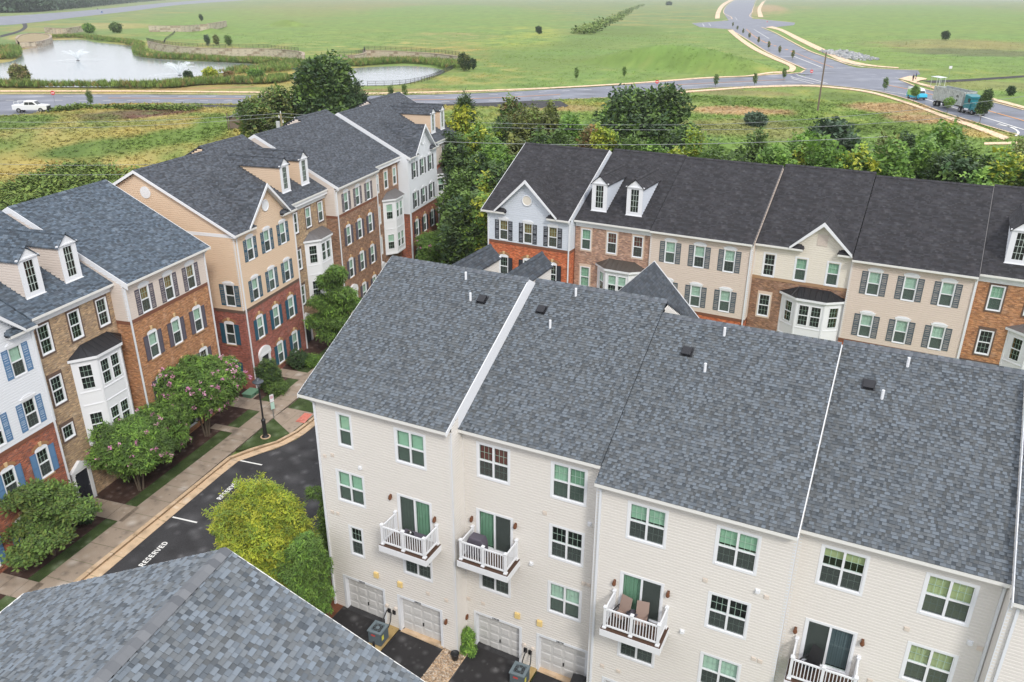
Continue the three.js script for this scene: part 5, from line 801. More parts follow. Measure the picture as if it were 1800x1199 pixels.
tree('honey_locust', 'airy bright green locust tree before the tan brick bay, beside teal shutters', 'tree', onGround(57.6, -32.6), [[0, 4.2, 0, 1.5, 0.6, 1.5], [0.8, 5.4, 0.2, 1.3, 0.5, 1.2], [-0.8, 6.2, -0.3, 1.2, 0.5, 1.1], [0.2, 7.2, 0, 0.9, 0.5, 0.9], [0.9, 3.2, 0.8, 1.5, 0.5, 1.3], [-0.9, 3.0, 0.9, 1.5, 0.5, 1.4], [0.2, 2.2, 1.4, 1.2, 0.45, 1.1], [-1.3, 4.6, 0.6, 1.0, 0.4, 1.0], [1.5, 4.6, -0.3, 0.9, 0.35, 0.9]], [[[0, -0.2, 0], [0, 4, 0], 0.11, 0.06], [[0, 4, 0], [0.1, 7.2, 0], 0.06, 0.015], [[0, 3, 0], [1.2, 3.6, 0.7], 0.04, 0.012], [[0, 3.6, 0], [-1.2, 4.6, 0.5], 0.04, 0.012], [[0, 4.4, 0], [1.3, 5.2, 0], 0.035, 0.01]], { seed: 52, n: 4200, size: 0.36, colors: K.fresh.concat(K.green), leaf: 'fine' });
tree('yellow_green_tree', 'bushy yellow-green tree between the foreground roof and the cream house corner', 'tree', [-26.9, ground(-26.9, -25.2), -25.2], [[0, 3.7, 0, 2.3, 2.3, 2.2], [1.0, 5.2, 0.1, 1.3, 1.1, 1.2], [-1.0, 5.0, 0, 1.3, 1.1, 1.3], [1.9, 4.0, 0.5, 1.2, 1.3, 1.2], [-2.0, 3.8, 0.3, 1.1, 1.2, 1.1], [0.3, 5.9, -0.3, 0.9, 0.7, 0.9], [1.6, 2.4, 1.0, 1.5, 1.2, 1.2], [0, 2.5, 1.6, 1.6, 1.2, 1.1], [1.5, 5.6, 0, 0.35, 1.0, 0.35], [0.2, 6.6, 0.2, 0.4, 0.8, 0.4], [-1.3, 6.0, 0.2, 0.35, 0.8, 0.35], [2.5, 4.8, 0.3, 0.4, 0.9, 0.4], [-2.8, 4.4, 0.4, 0.7, 0.35, 0.5]], [[[0, -0.2, 0], [0, 2.6, 0], 0.13, 0.1], [[0, 2.6, 0], [1.2, 5, 0.2], 0.07, 0.02], [[0, 2.6, 0], [-1.2, 5, 0], 0.07, 0.02], [[0, 2.4, 0], [0, 5.6, -0.3], 0.06, 0.02]], { seed: 53, n: 9000, size: 0.3, colors: K.lime, leaf: 'fine', rough: 0.5 });
{ const g = thing('shrub', 'dark green overgrown shrub at the left corner of the cream house', 'shrub', [-24.6, ground(-24.6, -27.6), -27.6]); stems(g, [[[0, -0.1, 0], [0, 2.4, 0], 0.06, 0.03], [[0, 1, 0], [0.5, 4.5, 0.2], 0.04, 0.01]], 'stem'); foliage(g, [[0, 2.2, 0, 0.8, 1.8, 0.8], [0.1, 4.2, 0.2, 0.55, 1.0, 0.55], [-0.7, 5.4, 0.1, 0.7, 0.35, 0.4]], { seed: 54, n: 1500, size: 0.26, colors: K.green, leaf: 'fine' }); }
tree('green_tree', 'dark green side of the leafy tree against the cream house wall', 'tree', [-23.9, ground(-23.9, -24.5), -24.5], [[0, 3.0, 0, 1.3, 1.9, 1.2], [0.5, 4.6, 0.2, 0.8, 0.9, 0.8], [0.5, 1.9, 0.4, 1.2, 1.2, 1.0]], [[[0, -0.2, 0], [0, 3, 0], 0.09, 0.05]], { seed: 55, n: 3000, size: 0.28, colors: K.fresh.concat(K.green), leaf: 'fine' });
for (const [label, s, d, blobs, n, cols] of [['rounded dark evergreen shrub by the arched white door', 49.4, -34.6, [[0, 1.15, 0, 0.95, 1.35, 0.95]], 1500, K.dark.concat(K.green)], ['low clipped boxwood in front of the rounded evergreen by the door', 48.9, -33.7, [[0, 0.45, 0, 0.95, 0.5, 0.8]], 700, K.green], ['dark shrub right of the arched door under the locust tree', 53.4, -34.4, [[0, 0.7, 0, 0.8, 0.85, 0.8]], 700, K.dark], ['low feathery shrub under the locust tree beside the walk', 54.0, -33.3, [[0, 0.5, 0, 0.9, 0.55, 0.8]], 600, K.fresh], ['small dark hedge shrub between the two entry walks near left edge', 31.0, -36.2, [[0, 0.5, 0, 0.9, 0.6, 0.6]], 600, K.dark]]) { const g = thing('shrub', label, 'shrub', onGround(s, d)); foliage(g, blobs, { seed: 60 + s, n, size: 0.16, colors: cols, leaf: 'broad', name: 'leaves' }); }
for (const [i, [x, y, h]] of [[985, 500, 5.2], [1005, 494, 4.2], [962, 470, 5.6]].entries()) { const z = -53.6 + (i === 2 ? -1 : 0), r = V((x - 900) / 1401.5, -(y - 599.5) / 1401.5, -1).applyQuaternion(camera.quaternion), t = z / r.z, X = r.x * t; tree('evergreen_tree', ['feathery evergreen before the brown brick house, middle one of three', 'feathery evergreen nearest the pale stone window of the pinkish brick house', 'feathery evergreen against the pale grey house corner, tallest of three'][i], 'tree', [X, ground(X, z), z], [0, 1, 2, 3].map((k) => [0, 1.0 + k * h * 0.24, 0, 1.15 - k * 0.22, h * 0.2, 1.15 - k * 0.22]), [[[0, -0.2, 0], [0, h * 0.9, 0], 0.09, 0.02]], { seed: 70 + i, n: 1500, size: 0.34, colors: [[0.14, 0.17, 0.03], [0.10, 0.14, 0.025], [0.07, 0.12, 0.025]], leaf: 'fine' }); }

// the belt of trees behind the dark-roofed row
function bigTree(label, x, y, h, w, colors, seed, n, o = {}) { // (x, y): where in the photograph the top of its crown shows; D: how far ahead it stands
  const r = V((x - 900) / 1401.5, -(y - 599.5) / 1401.5, -1).applyQuaternion(camera.quaternion), D = o.D, k = D / (-SIN * r.x - COS * r.z), X = r.x * k, Z = r.z * k, Y = ground(X, Z), top = 30 + r.y * k, H = Math.max(2.5, top - Y), R = rng(seed), blobs = [];
  const nb = o.nb ?? 7; for (let i = 0; i < nb; i++) { const a = R() * 6.28, q = R(), yy = H * (0.42 + 0.5 * q), rr = w * (1 - q * 0.55) * Math.sqrt(R()) * 0.75; blobs.push([rr * Math.cos(a), yy, rr * Math.sin(a), w * (0.3 + 0.22 * R()), H * (0.1 + 0.09 * R()), w * (0.3 + 0.22 * R())]); }
  blobs.push([0, H * 0.5, 0, w * 0.75, H * 0.38, w * 0.75], [0, H * 0.84, 0, w * 0.35, H * 0.15, w * 0.35]);
  const trunk = [[[0, -0.4, 0], [0, H * 0.5, 0], 0.12 + H * 0.012, 0.08]]; for (let i = 0; i < 4; i++) { const a = i * 1.6 + R(); trunk.push([[0, H * (0.25 + 0.08 * i), 0], [w * 0.6 * Math.cos(a), H * (0.5 + 0.1 * i), w * 0.6 * Math.sin(a)], 0.08, 0.02]); }
  return tree(o.name ?? 'tree', label, 'tree', [X, Y, Z], blobs, trunk, { seed, n, size: o.size ?? 0.85, colors, leaf: o.leaf ?? 'broad', solid: o.solid }, o.group);
}
bigTree('large dark round-crowned tree rising above the tree belt behind the dark roofs', 1135, 158, 0, 7.5, K.green.concat(K.dark), 81, 5200, { D: 104, nb: 14, size: 0.9 });
bigTree('tall dark broadleaf tree standing before the ponds, left of the far rooftops', 566, 92, 0, 6.2, K.dark.concat(K.green), 82, 5600, { D: 118, nb: 15, size: 0.95 });
bigTree('dark cedar at the right foot of the tall broadleaf tree', 625, 138, 0, 3.2, K.dark, 83, 1600, { D: 116, leaf: 'needle' });
bigTree('thin olive tree left of the tall dark broadleaf tree', 487, 150, 0, 4.6, K.olive.concat(K.green), 84, 2400, { D: 116, nb: 10, size: 0.8 });
bigTree('lower olive green tree beside the leaning shed left of the tall tree', 455, 176, 0, 3.6, K.olive.concat(K.green), 85, 1500, { D: 113 });
bigTree('bright yellow tree just right of the far end of the left row', 808, 188, 0, 2.6, K.yellow.concat(K.lime), 86, 1300, { D: 101, size: 0.6 });
bigTree('dark spreading cedar just above the bright yellow tree', 815, 168, 0, 2.6, K.dark.concat(K.green), 87, 1200, { D: 108, leaf: 'needle' });
bigTree('russet brown tree in the tree belt behind the pale grey gabled house', 1035, 215, 0, 2.9, K.russet, 88, 1500, { D: 92, size: 0.65 });
bigTree('yellowish tree right of the russet one behind the dark roofs', 1060, 228, 0, 2.8, K.lime, 89, 1400, { D: 89, size: 0.6 });
bigTree('reddish bush topped tree at the upper edge of the tree belt near the road', 905, 178, 0, 2.6, K.russet.concat(K.green), 90, 1100, { D: 110 });
bigTree('dark bluish green tree at the right end of the meadow', 1470, 212, 0, 4.4, K.bluegreen.concat(K.dark), 91, 2400, { D: 93 });
{ const R = rng(300), G = 'trees of the dense belt behind the dark-roofed row', spots = [[800, 235, 96], [842, 222, 98], [880, 200, 104], [925, 190, 105], [960, 186, 106], [1005, 196, 103], [1075, 185, 106], [845, 270, 89], [812, 290, 88], [870, 255, 92], [905, 232, 95], [945, 222, 94], [985, 225, 93], [830, 330, 80], [862, 300, 84], [815, 360, 78], [850, 345, 78], [1110, 240, 88], [1150, 250, 86], [1190, 258, 85], [1230, 240, 88], [1265, 262, 83], [1300, 255, 84], [1340, 235, 88], [1370, 265, 82], [1410, 258, 83], [1420, 240, 88], [1455, 265, 81], [1500, 268, 80], [1540, 252, 82], [1580, 262, 79], [1625, 250, 81], [1560, 232, 86], [1600, 228, 88], [1660, 232, 86], [1700, 238, 83], [1660, 268, 77], [1700, 275, 75], [1745, 268, 75], [1790, 258, 76], [1740, 290, 72], [1790, 285, 72], [1830, 270, 72], [1680, 222, 90], [1800, 245, 80], [775, 215, 104], [790, 245, 98], [890, 285, 84], [1205, 215, 96], [1240, 250, 90]];
  spots.forEach(([x, y, D], i) => { const kinds = [K.green, K.fresh, K.olive, K.green.concat(K.dark), K.dark.concat(K.green), K.fresh.concat(K.lime)], k = kinds[(R() * kinds.length) | 0]; bigTree('leafy green tree among the dense belt of trees behind the dark-roofed row', x + (R() - 0.5) * 10, y + (R() - 0.5) * 6, 0, 2.6 + 1.7 * R(), k, 310 + i, 1500, { D, group: G, size: 0.55 + 0.25 * R() }); }); }
// bushes one can point to in the fields
for (const [label, x, y, w, h, c, n = 260] of [['round grey-green bush alone in the right-hand meadow', 1328, 222, 2.2, 2.4, K.bluegreen, 900], ['lone dark tree in the yellow field right of the ponds', 947, 60, 2.4, 5, K.dark], ['dark clump of trees at the top edge right of centre', 1176, 9, 9, 8, K.dark, 500], ['dark bush alone in the bright field at upper right', 1661, 71, 2.6, 5, K.dark], ['dark cypress on the bank behind the long retaining wall', 354, 37, 2.2, 6, K.dark], ['bright green willow bush on the pond bank, left one', 157, 58, 4.2, 5.5, K.fresh, 500], ['round green bush on the pond bank, right of the willow bush', 205, 58, 4.2, 6, K.green, 500], ['straw coloured reed clump between road and pond at left edge', 38, 150, 2.8, 5.2, K.straw.concat(K.olive), 900], ['dark conifer on the near pond bank', 333, 148, 1.4, 3.6, K.dark, 400], ['yellow-green bush on the near pond bank', 372, 143, 2.4, 3.6, K.lime, 500], ['orange tinged bush beside the yellow-green one on the pond bank', 404, 144, 1.8, 3.0, K.russet, 400], ['round green bush on the bank left of the tall tree', 452, 145, 2.6, 3.4, K.fresh, 600], ['dark tree pair by the right end of the second pond', 817, 125, 2.4, 5.5, K.dark.concat(K.olive), 500], ['small dark conifer right of the second pond', 831, 122, 1.3, 3.6, K.dark, 250], ['pale tree on the rise behind the retaining wall, left one', 365, 80, 1.6, 5, K.bluegreen], ['dull green tree on the rise behind the retaining wall, middle one', 381, 80, 1.8, 5, K.olive], ['green tree on the rise behind the retaining wall, right one', 402, 81, 2.0, 5, K.green], ['small cedar in the grass by the bus shelter', 1776, 168, 0.9, 2.2, K.dark]]) { const p = at(x, y), g = thing('bush', label, h > 4.5 ? 'tree' : 'bush', [p.x, p.y, p.z]); stems(g, [[[0, -0.2, 0], [0, h * 0.6, 0], 0.1, 0.04]], 'stem'); foliage(g, [[0, h * 0.5, 0, w * 0.7, h * 0.42, w * 0.7], [w * 0.3, h * 0.4, 0, w * 0.5, h * 0.3, w * 0.5], [-w * 0.3, h * 0.6, 0.2, w * 0.5, h * 0.3, w * 0.5]], { seed: (x * 7 + y) | 0, n, size: Math.max(0.5, w * 0.28), colors: c, leaf: 'broad' }); }
for (const [label, list, h, cols] of [['slender young sapling beside the far road', [[160, 187], [1258, 153], [1378, 140], [1555, 159], [1013, 141], [1097, 137], [687, 176], [712, 174], [1326, 151]], 3.2, K.green], ['young median sapling along the road to the hills', [[1288, 47], [1296, 54], [1306, 60], [1317, 68], [1333, 77], [1351, 86], [1370, 95], [1393, 104]], 3.2, K.olive]]) for (const [x, y] of list) { const p = at(x, y), g = thing('sapling', label, 'tree', [p.x, p.y, p.z], 0, label.includes('median') ? 'median saplings along the road to the hills' : 'slender saplings beside the far roads'); stems(g, [[[0, -0.1, 0], [0, h * 0.6, 0], 0.04, 0.02]]); foliage(g, [[0, h * 0.6, 0, 0.55, h * 0.38, 0.55]], { seed: (x + y) | 0, n: 110, size: 0.4, colors: cols, leaf: 'fine' }); }
{ const p = at(1722, 217), g = thing('street_tree', 'young street tree standing in front of the teal truck cab', 'tree', [p.x, p.y, p.z]); stems(g, [[[0, -0.1, 0], [0, 2.8, 0], 0.07, 0.03]]); foliage(g, [[0.1, 3.4, 0, 1.15, 1.4, 1.1], [0.3, 4.9, 0, 0.8, 0.9, 0.8], [-0.3, 2.4, 0, 0.8, 0.7, 0.8]], { seed: 99, n: 700, size: 0.38, colors: K.green.concat(K.dark) }); }
{ const p = at(1605, 182), g = thing('street_tree', 'slim sapling standing in front of the cyan van', 'tree', [p.x, p.y, p.z]); stems(g, [[[0, -0.1, 0], [0, 2.2, 0], 0.05, 0.02]]); foliage(g, [[0, 2.6, 0, 0.8, 1.0, 0.8]], { seed: 98, n: 260, size: 0.36, colors: K.fresh, leaf: 'fine' }); const q = at(1664, 203), k = thing('street_tree', 'thin sapling standing in front of the grey trailer', 'tree', [q.x, q.y, q.z]); stems(k, [[[0, -0.1, 0], [0, 2.2, 0], 0.05, 0.02]]); foliage(k, [[0, 2.5, 0, 1.0, 0.9, 0.9]], { seed: 97, n: 190, size: 0.34, colors: K.fresh, leaf: 'fine' }); }
// weeds, reeds and rough grass: nobody could count them
function scatter(name, label, category, n, seed, where, geo, o) {
  const R = rng(seed), list = []; let guard = 0;
  while (list.length < n && guard++ < n * 12) { const p = where(R); if (p && !keepouts.some((k) => inside(p.x, p.z, k))) list.push(p); }
  const im = new THREE.InstancedMesh(geo, leafSolid, list.length), m = new THREE.Matrix4(), q = new THREE.Quaternion(), c = new THREE.Color(); im.name = name; im.castShadow = im.receiveShadow = true; tag(im, label, category, null, 'stuff');
  list.forEach((p, i) => { const s = p.s ?? 1; q.setFromEuler(new THREE.Euler((R() - 0.5) * 0.5, R() * 6.28, (R() - 0.5) * 0.5)); m.compose(V(p.x, ground(p.x, p.z) + s * (o.up ?? 0.2), p.z), q, V(s * (o.wide ?? 1), s * (o.tall ?? 0.8), s * (o.wide ?? 1))); im.setMatrixAt(i, m); const b = o.color ? o.color(p, R) : fieldColor(p.x, p.z), k = (o.color ? 0.7 : 1.05) + 0.6 * R(); im.setColorAt(i, c.setRGB(b[0] * k, b[1] * k, b[2] * k)); });
  scene.add(im);
}
const polar = (r0, r1, a0, a1) => (R) => { const r = r0 * (r1 / r0) ** R(), a = rad(a0 + (a1 - a0) * R()); return { r, x: r * (-SIN * Math.cos(a) + COS * Math.sin(a)), z: r * (-COS * Math.cos(a) - SIN * Math.sin(a)) }; };
const nearM = polar(82, 190, -36, 36), midM = polar(150, 520, -36, 36);
const bladeClump = sprig(21, 12, 1.0, 0.16, -0.5);
scatter('meadow_weeds', 'rough meadow weeds and tall grass between the houses and the road', 'meadow', 60000, 401, (R) => { const p = nearM(R); const f = fbm(p.x * 0.09, p.z * 0.09, 2); if (R() > 0.55 + f * 1.2) return null; p.s = 0.3 + 0.45 * R() * (1 + f); return p; }, sprigs.fine[1], { tall: 0.9, up: 0.18 });
scatter('field_grass', 'patchy field grass and weeds beyond the road', 'meadow', 26000, 402, (R) => { const p = midM(R), f = fbm(p.x * 0.05, p.z * 0.05, 4); if (ground(p.x, p.z) < LEVEL - 0.5 || R() > 0.45 + f * 1.2) return null; p.s = 0.25 + 0.4 * R() * (1 + f); return p; }, sprigs.fine[2], { tall: 0.9, up: 0.15 });
const along = (list, w, s0) => { const P = curve(px(list), 80); return (R) => { const v = P[(R() * P.length) | 0], a = R() * 6.28, d = w * Math.sqrt(R()); return { x: v.x + d * Math.cos(a), z: v.z + d * Math.sin(a), s: s0 * (0.6 + 0.8 * R()) }; }; };
const reedC = (p, R) => (R() < 0.16 ? [0.33, 0.26, 0.10] : R() < 0.5 ? [0.19, 0.27, 0.06] : [0.12, 0.19, 0.045]);
for (const [label, pts, w, n, s, seed] of [['reeds fringing the far shore of the large pond', [[98, 67], [140, 66], [180, 71], [232, 77], [236, 88], [262, 101], [330, 104], [400, 109], [455, 111], [520, 113]], 4, 3400, 0.95, 411], ['reeds on the small round spit at the left edge of the pond', [[-20, 98], [0, 103], [20, 100], [34, 96], [20, 90], [0, 90]], 7, 1100, 1.2, 412], ['weeds on the bank between the road and the large pond', [[-20, 152], [60, 153.5], [130, 153], [200, 154], [300, 153.5], [330, 150], [400, 147], [470, 146], [500, 140]], 3, 2600, 0.9, 413], ['brown reeds behind the second pond', [[622, 116], [660, 112], [720, 110], [780, 114], [800, 120]], 5, 1700, 0.95, 414], ['marsh grass between the two ponds', [[420, 128], [470, 124], [520, 118], [560, 117], [600, 113]], 7, 1800, 0.9, 415], ['line of scrub running up the field right of centre', [[1022, 60], [1040, 52], [1062, 42], [1085, 33], [1105, 20], [1128, 10]], 7, 500, 3.0, 416], ['shrubs along the top of the mulch bank by the left road', [[90, 196], [150, 190], [250, 191], [340, 193]], 2, 1100, 0.7, 417], ['scrub and tall weeds behind the left row', [[20, 350], [90, 335], [160, 345], [100, 320], [220, 330]], 6, 2600, 0.8, 418]]) scatter('reeds', label, 'reeds', n, seed, along(pts, w, s), seed > 415 ? sprigs.broad[0] : bladeClump, { tall: 1.0, up: 0.45, color: seed > 415 ? (p, R) => (R() < 0.5 ? [0.12, 0.19, 0.035] : [0.17, 0.23, 0.045]) : reedC });
{ const P = [[-100, 20], [0, 22], [80, 17], [160, 10], [230, 4], [300, -1]], q = along(P, 22, 8); scatter('far_wood', 'dark wood along the far side of the distant highway at top left', 'wood', 6000, 421, (R) => { const p = q(R); p.up = R(); return p; }, sprigs.broad[0], { tall: 1.5, up: 0.8, color: (p, R) => (R() < 0.5 ? [0.045, 0.085, 0.045] : [0.065, 0.11, 0.055]) }); }

// ---------------------------------------------------------------- retaining walls, fences and fountains by the ponds
const blockMat = mottled([190, 178, 160], 0.16, 71, 5), blockDark = mottled([166, 150, 132], 0.18, 72, 5);
function stoneWall(label, pts, h, n, m = blockMat) { // blocks laid in courses between points on the ground
  const g = thing('retaining_wall', label, 'wall'), P = path(curve(px(pts), 80), n), courses = 3, list = [[], []];
  for (let i = 0; i < n; i++) for (let c = 0; c < courses; c++) { const a = P[i].clone().lerp(P[i + 1], 0.01), b = P[i].clone().lerp(P[i + 1], 0.99), t = b.clone().sub(a).setY(0).normalize(), s = V(t.z, 0, -t.x), y0 = a.y - 0.2 + (h + 0.2) * c / courses, y1 = a.y - 0.2 + (h + 0.2) * (c + 1) / courses - 0.03, d = 0.35 + 0.03 * ((i + c) % 3), q = [a.clone().addScaledVector(s, d), b.clone().addScaledVector(s, d), b.clone().addScaledVector(s, -d), a.clone().addScaledVector(s, -d)].map((v) => v.setY(y1)); part('block', new MB().slab(q.slice().reverse(), y1 - y0), (i * 7 + c * 3) % 5 ? m : blockDark, g); }
  const cap = []; for (let i = 0; i < n; i++) { const a = P[i], b = P[i + 1], t = b.clone().sub(a).setY(0).normalize(), s = V(t.z, 0, -t.x); part('coping', new MB().slab([a.clone().addScaledVector(s, 0.5), b.clone().addScaledVector(s, 0.5), b.clone().addScaledVector(s, -0.5), a.clone().addScaledVector(s, -0.5)].map((v) => v.clone().setY(a.y + h + 0.12)).reverse(), 0.14), blockDark, g); }
  return g;
}
stoneWall('long pale retaining wall on the far side of the ponds, farthest back', [[262, 56], [320, 55.5], [360, 53], [398, 46]], 3.4, 26);
stoneWall('low pale retaining wall at the far left end of the large pond', [[80, 58], [110, 60], [146, 55]], 3.0, 14);
const bastion = stoneWall('curved pale bastion wall jutting into the large pond', [[36, 85], [60, 84.5], [82, 80], [91, 74], [84, 69], [60, 67], [40, 70], [30, 78]], 2.4, 26);
{ const P = px([[36, 85], [60, 84.5], [82, 80], [91, 74], [84, 69], [60, 67], [40, 70], [30, 78]]), f = new MB(), c = P.reduce((s, v) => s.add(v), V(0, 0, 0)).multiplyScalar(1 / P.length); P.forEach((v, i) => { const w = P[(i + 1) % P.length], q = [c, v, w].map((t) => t.clone().setY(LEVEL + 2.3)); if (q[1].clone().sub(q[0]).cross(q[2].clone().sub(q[0])).y < 0) q.reverse(); f.tri(...q, ...q.map((t) => [t.x, t.z])); }); part('fill', f, mottled([150, 134, 100], 0.3, 73, 6), bastion); }
stoneWall('pale retaining wall with dark fence along the middle of the pond bank', [[262, 84], [290, 91], [340, 96.5], [400, 98.5], [455, 98.5], [528, 105], [534, 113]], 2.6, 50);
stoneWall('curved pale retaining wall right of the tall dark tree', [[592, 111], [620, 111], [642, 106], [645, 101], [700, 103], [760, 107], [808, 113]], 2.4, 40);
function railFence(label, pts, h, n, y0 = 0) { const g = thing('railing_fence', label, 'fence'), P = path(curve(px(pts), 80), n); P.forEach((v) => part('post', new MB().bar(V(v.x, v.y + y0, v.z), V(v.x, v.y + y0 + h, v.z), 0.05, 0.05, 5), M.black, g)); for (const k of [0.15, 0.55, 0.95]) { const f = new MB(); for (let i = 0; i < n; i++) f.bar(P[i].clone().setY(P[i].y + y0 + h * k), P[i + 1].clone().setY(P[i + 1].y + y0 + h * k), 0.03, 0.03, 4); part('rail', f, M.black, g); } const b = new MB(); for (let i = 0; i < n; i++) for (let j = 1; j < 12; j++) { const v = P[i].clone().lerp(P[i + 1], j / 12); b.bar(V(v.x, v.y + y0 + h * 0.15, v.z), V(v.x, v.y + y0 + h * 0.95, v.z), 0.012, 0.012, 3); } part('pickets', b, M.black, g, 'stuff'); }
railFence('dark railing fence on the retaining wall along the middle bank', [[260, 84], [290, 91], [340, 96], [400, 98], [455, 98], [526, 105]], 1.3, 44, 2.7);
railFence('dark railing fence on the wall right of the tall dark tree', [[594, 110.5], [620, 110.5], [642, 105.5], [645, 100.5], [700, 102.5], [760, 106.5], [808, 112.5]], 1.3, 34, 2.5);
railFence('dark railing fence along the near edge of the second pond', [[646, 152], [700, 150.5], [745, 143], [778, 130], [800, 120]], 1.3, 30);
railFence('dark winding fence beside the path on the pond bank', [[288, 77], [292, 70], [303, 62], [308, 57]], 1.3, 14);
const spray = new THREE.MeshStandardMaterial({ color: 0xf4f8fb, roughness: 0.6, transparent: true, opacity: 0.4 });
for (const [x, y, label] of [[137, 107, 'white fountain spray in the middle of the large pond'], [316, 133, 'white fountain spray at the near right end of the large pond']]) {
  const p = at(x, y), g = thing('fountain', label, 'fountain', [p.x, LEVEL + 0.12, p.z]), R = rng(x), f = new MB(), ring = new MB();
  for (let i = 0; i < 46; i++) { const a = i * 2.399, v = 1.8 + 2.6 * R(), h = 2.4 + 1.2 * R(); let q = V(0, 0.1, 0); for (let k = 1; k <= 7; k++) { const t = k / 7, e = V(Math.cos(a) * v * t, 0.1 + h * t * (2 - t) - 0.3 * t * t, Math.sin(a) * v * t); f.bar(q, e, 0.03 + 0.05 * t, 0.035 + 0.06 * t, 4); q = e; } }
  part('spray', f, spray, g);
  for (const r of [4.4, 5.6, 7]) { const n = 40; for (let i = 0; i < n; i++) if (R() < 0.75) { const a = i / n * 6.283, b = (i + 0.8) / n * 6.283, q = r + 0.5 * R(); ring.quad(V(q * Math.cos(b), 0.03, q * Math.sin(b)), V(q * Math.cos(a), 0.03, q * Math.sin(a)), V((q + 0.5) * Math.cos(a), 0.05, (q + 0.5) * Math.sin(a)), V((q + 0.5) * Math.cos(b), 0.05, (q + 0.5) * Math.sin(b))); } }
  part('ripple', ring, spray, g); part('nozzle', new THREE.CylinderGeometry(0.5, 0.6, 0.2, 12), M.black, g);
}
{ const R = rng(88), g = [mat(0.32, 0.33, 0.34, 0.9), mat(0.24, 0.25, 0.27, 0.9), mat(0.42, 0.42, 0.42, 0.9)], n = 500, im = new THREE.InstancedMesh(new THREE.IcosahedronGeometry(1, 0), mat(1, 1, 1, 0.9), n), m = new THREE.Matrix4(); im.name = 'riprap'; tag(im, 'heap of grey riprap rocks beside the sidewalk at the junction', 'rocks', null, 'stuff'); im.castShadow = true; const w = along([[1462, 90], [1480, 95], [1500, 100], [1520, 105]], 6, 0.6); for (let i = 0; i < n; i++) { const p = w(R), s = 0.25 + 0.4 * R(); m.compose(V(p.x, ground(p.x, p.z) + 0.1 + 0.3 * R(), p.z), new THREE.Quaternion().setFromEuler(new THREE.Euler(R() * 6, R() * 6, 0)), V(s * 1.3, s * 0.8, s)); im.setMatrixAt(i, m); im.setColorAt(i, g[(R() * 3) | 0].color); } scene.add(im); }

// ---------------------------------------------------------------- poles and wires
function utilityPole(label, foot, h, arm, turn) { const g = thing('utility_pole', label, 'utility pole', [foot.x, foot.y, foot.z], turn); part('pole', new MB().bar(V(0, -0.5, 0), V(0, h, 0), 0.17, 0.12, 8), arm ? mat(0.30, 0.25, 0.15, 0.9) : M.wood, g); if (arm) { part('transformer', new MB().bar(V(-0.45, h - 1.9, 0.1), V(-0.45, h - 1.0, 0.1), 0.26, 0.26, 10), mat(0.5, 0.52, 0.54, 0.5), g); for (const [x, y] of [[0, 0], [-0.25, -0.5], [0.2, -1.1]]) part('insulator', new MB().bar(V(x, h + y - 0.1, 0), V(x, h + y + 0.28, 0), 0.08, 0.05, 6), mat(0.7, 0.71, 0.72, 0.4), g); } return g; }
const rayAt = (x, y, D) => { const r = V((x - 900) / 1401.5, -(y - 599.5) / 1401.5, -1).applyQuaternion(camera.quaternion), k = D / (-SIN * r.x - COS * r.z); return V(r.x * k, 30 + r.y * k, r.z * k); };
const topA = rayAt(493, 199, 106), footA = V(topA.x, ground(topA.x, topA.z), topA.z), footB = at(1437, 197), topB = V(footB.x, footB.y + 10.9, footB.z);
utilityPole('pale utility pole with transformer behind the left row', footA, topA.y - footA.y, true, 0.4); utilityPole('bare dark utility pole standing in the right-hand meadow', footB, 10.9, false, 0);
const sag = (a, b, d, n = 24) => { const f = new MB(), p = (t) => a.clone().lerp(b, t).setY(a.y + (b.y - a.y) * t - d * 4 * t * (1 - t)); for (let i = 0; i < n; i++) f.bar(p(i / n), p((i + 1) / n), 0.022, 0.022, 4); return f; };
for (const [label, x0, y0, D0, dy, x1, y1, D1] of [['top power line running left from the pole behind the left row', -60, 213, 104, 0, 493, 199, 106], ['second power line running left from the pole behind the left row', -60, 225, 103, 0, 490, 205, 106], ['low dark cable crossing the meadow behind the left row', -60, 303, 98, 0, 420, 297, 98], ['thin cable above the dark one in the left meadow', -60, 286, 99, 0, 440, 280, 99], ['top power line running right behind the rooftops to the meadow', 493, 199, 106, 0, 1240, 219, 98], ['second power line running right behind the rooftops to the meadow', 490, 205, 106, 0, 1240, 228, 97], ['lowest cable above the dark roofs', 780, 249, 80, 0, 1560, 240, 76], ['power line over the right meadow towards the truck', 1240, 219, 98, 0, 1830, 165, 84], ['lower power line over the right meadow towards the truck', 1240, 228, 97, 0, 1830, 190, 84]]) solo('power_line', sag(rayAt(x0, y0, D0), rayAt(x1, y1, D1), 0.5), M.wire, label, 'power line');
{ const p = at(418, 224), g = thing('shed', 'small dark leaning shed at the left edge of the tall trees', 'shed', [p.x, p.y, p.z], 0.6); part('wall', boxGeo(-1.1, 1.1, 0, 1.9, -1.2, 1.2), M.wood, g); part('roof', new MB().slab([V(-1.5, 1.7, 1.5), V(1.5, 2.9, 1.5), V(1.5, 2.9, -1.5), V(-1.5, 1.7, -1.5)], 0.12), M.black, g); for (const [x, z] of [[1.3, 1.3], [1.3, -1.3], [-1.3, 1.3]]) part('post', boxGeo(x - 0.08, x + 0.08, 0, 2.6, z - 0.08, z + 0.08), M.wood, g); }

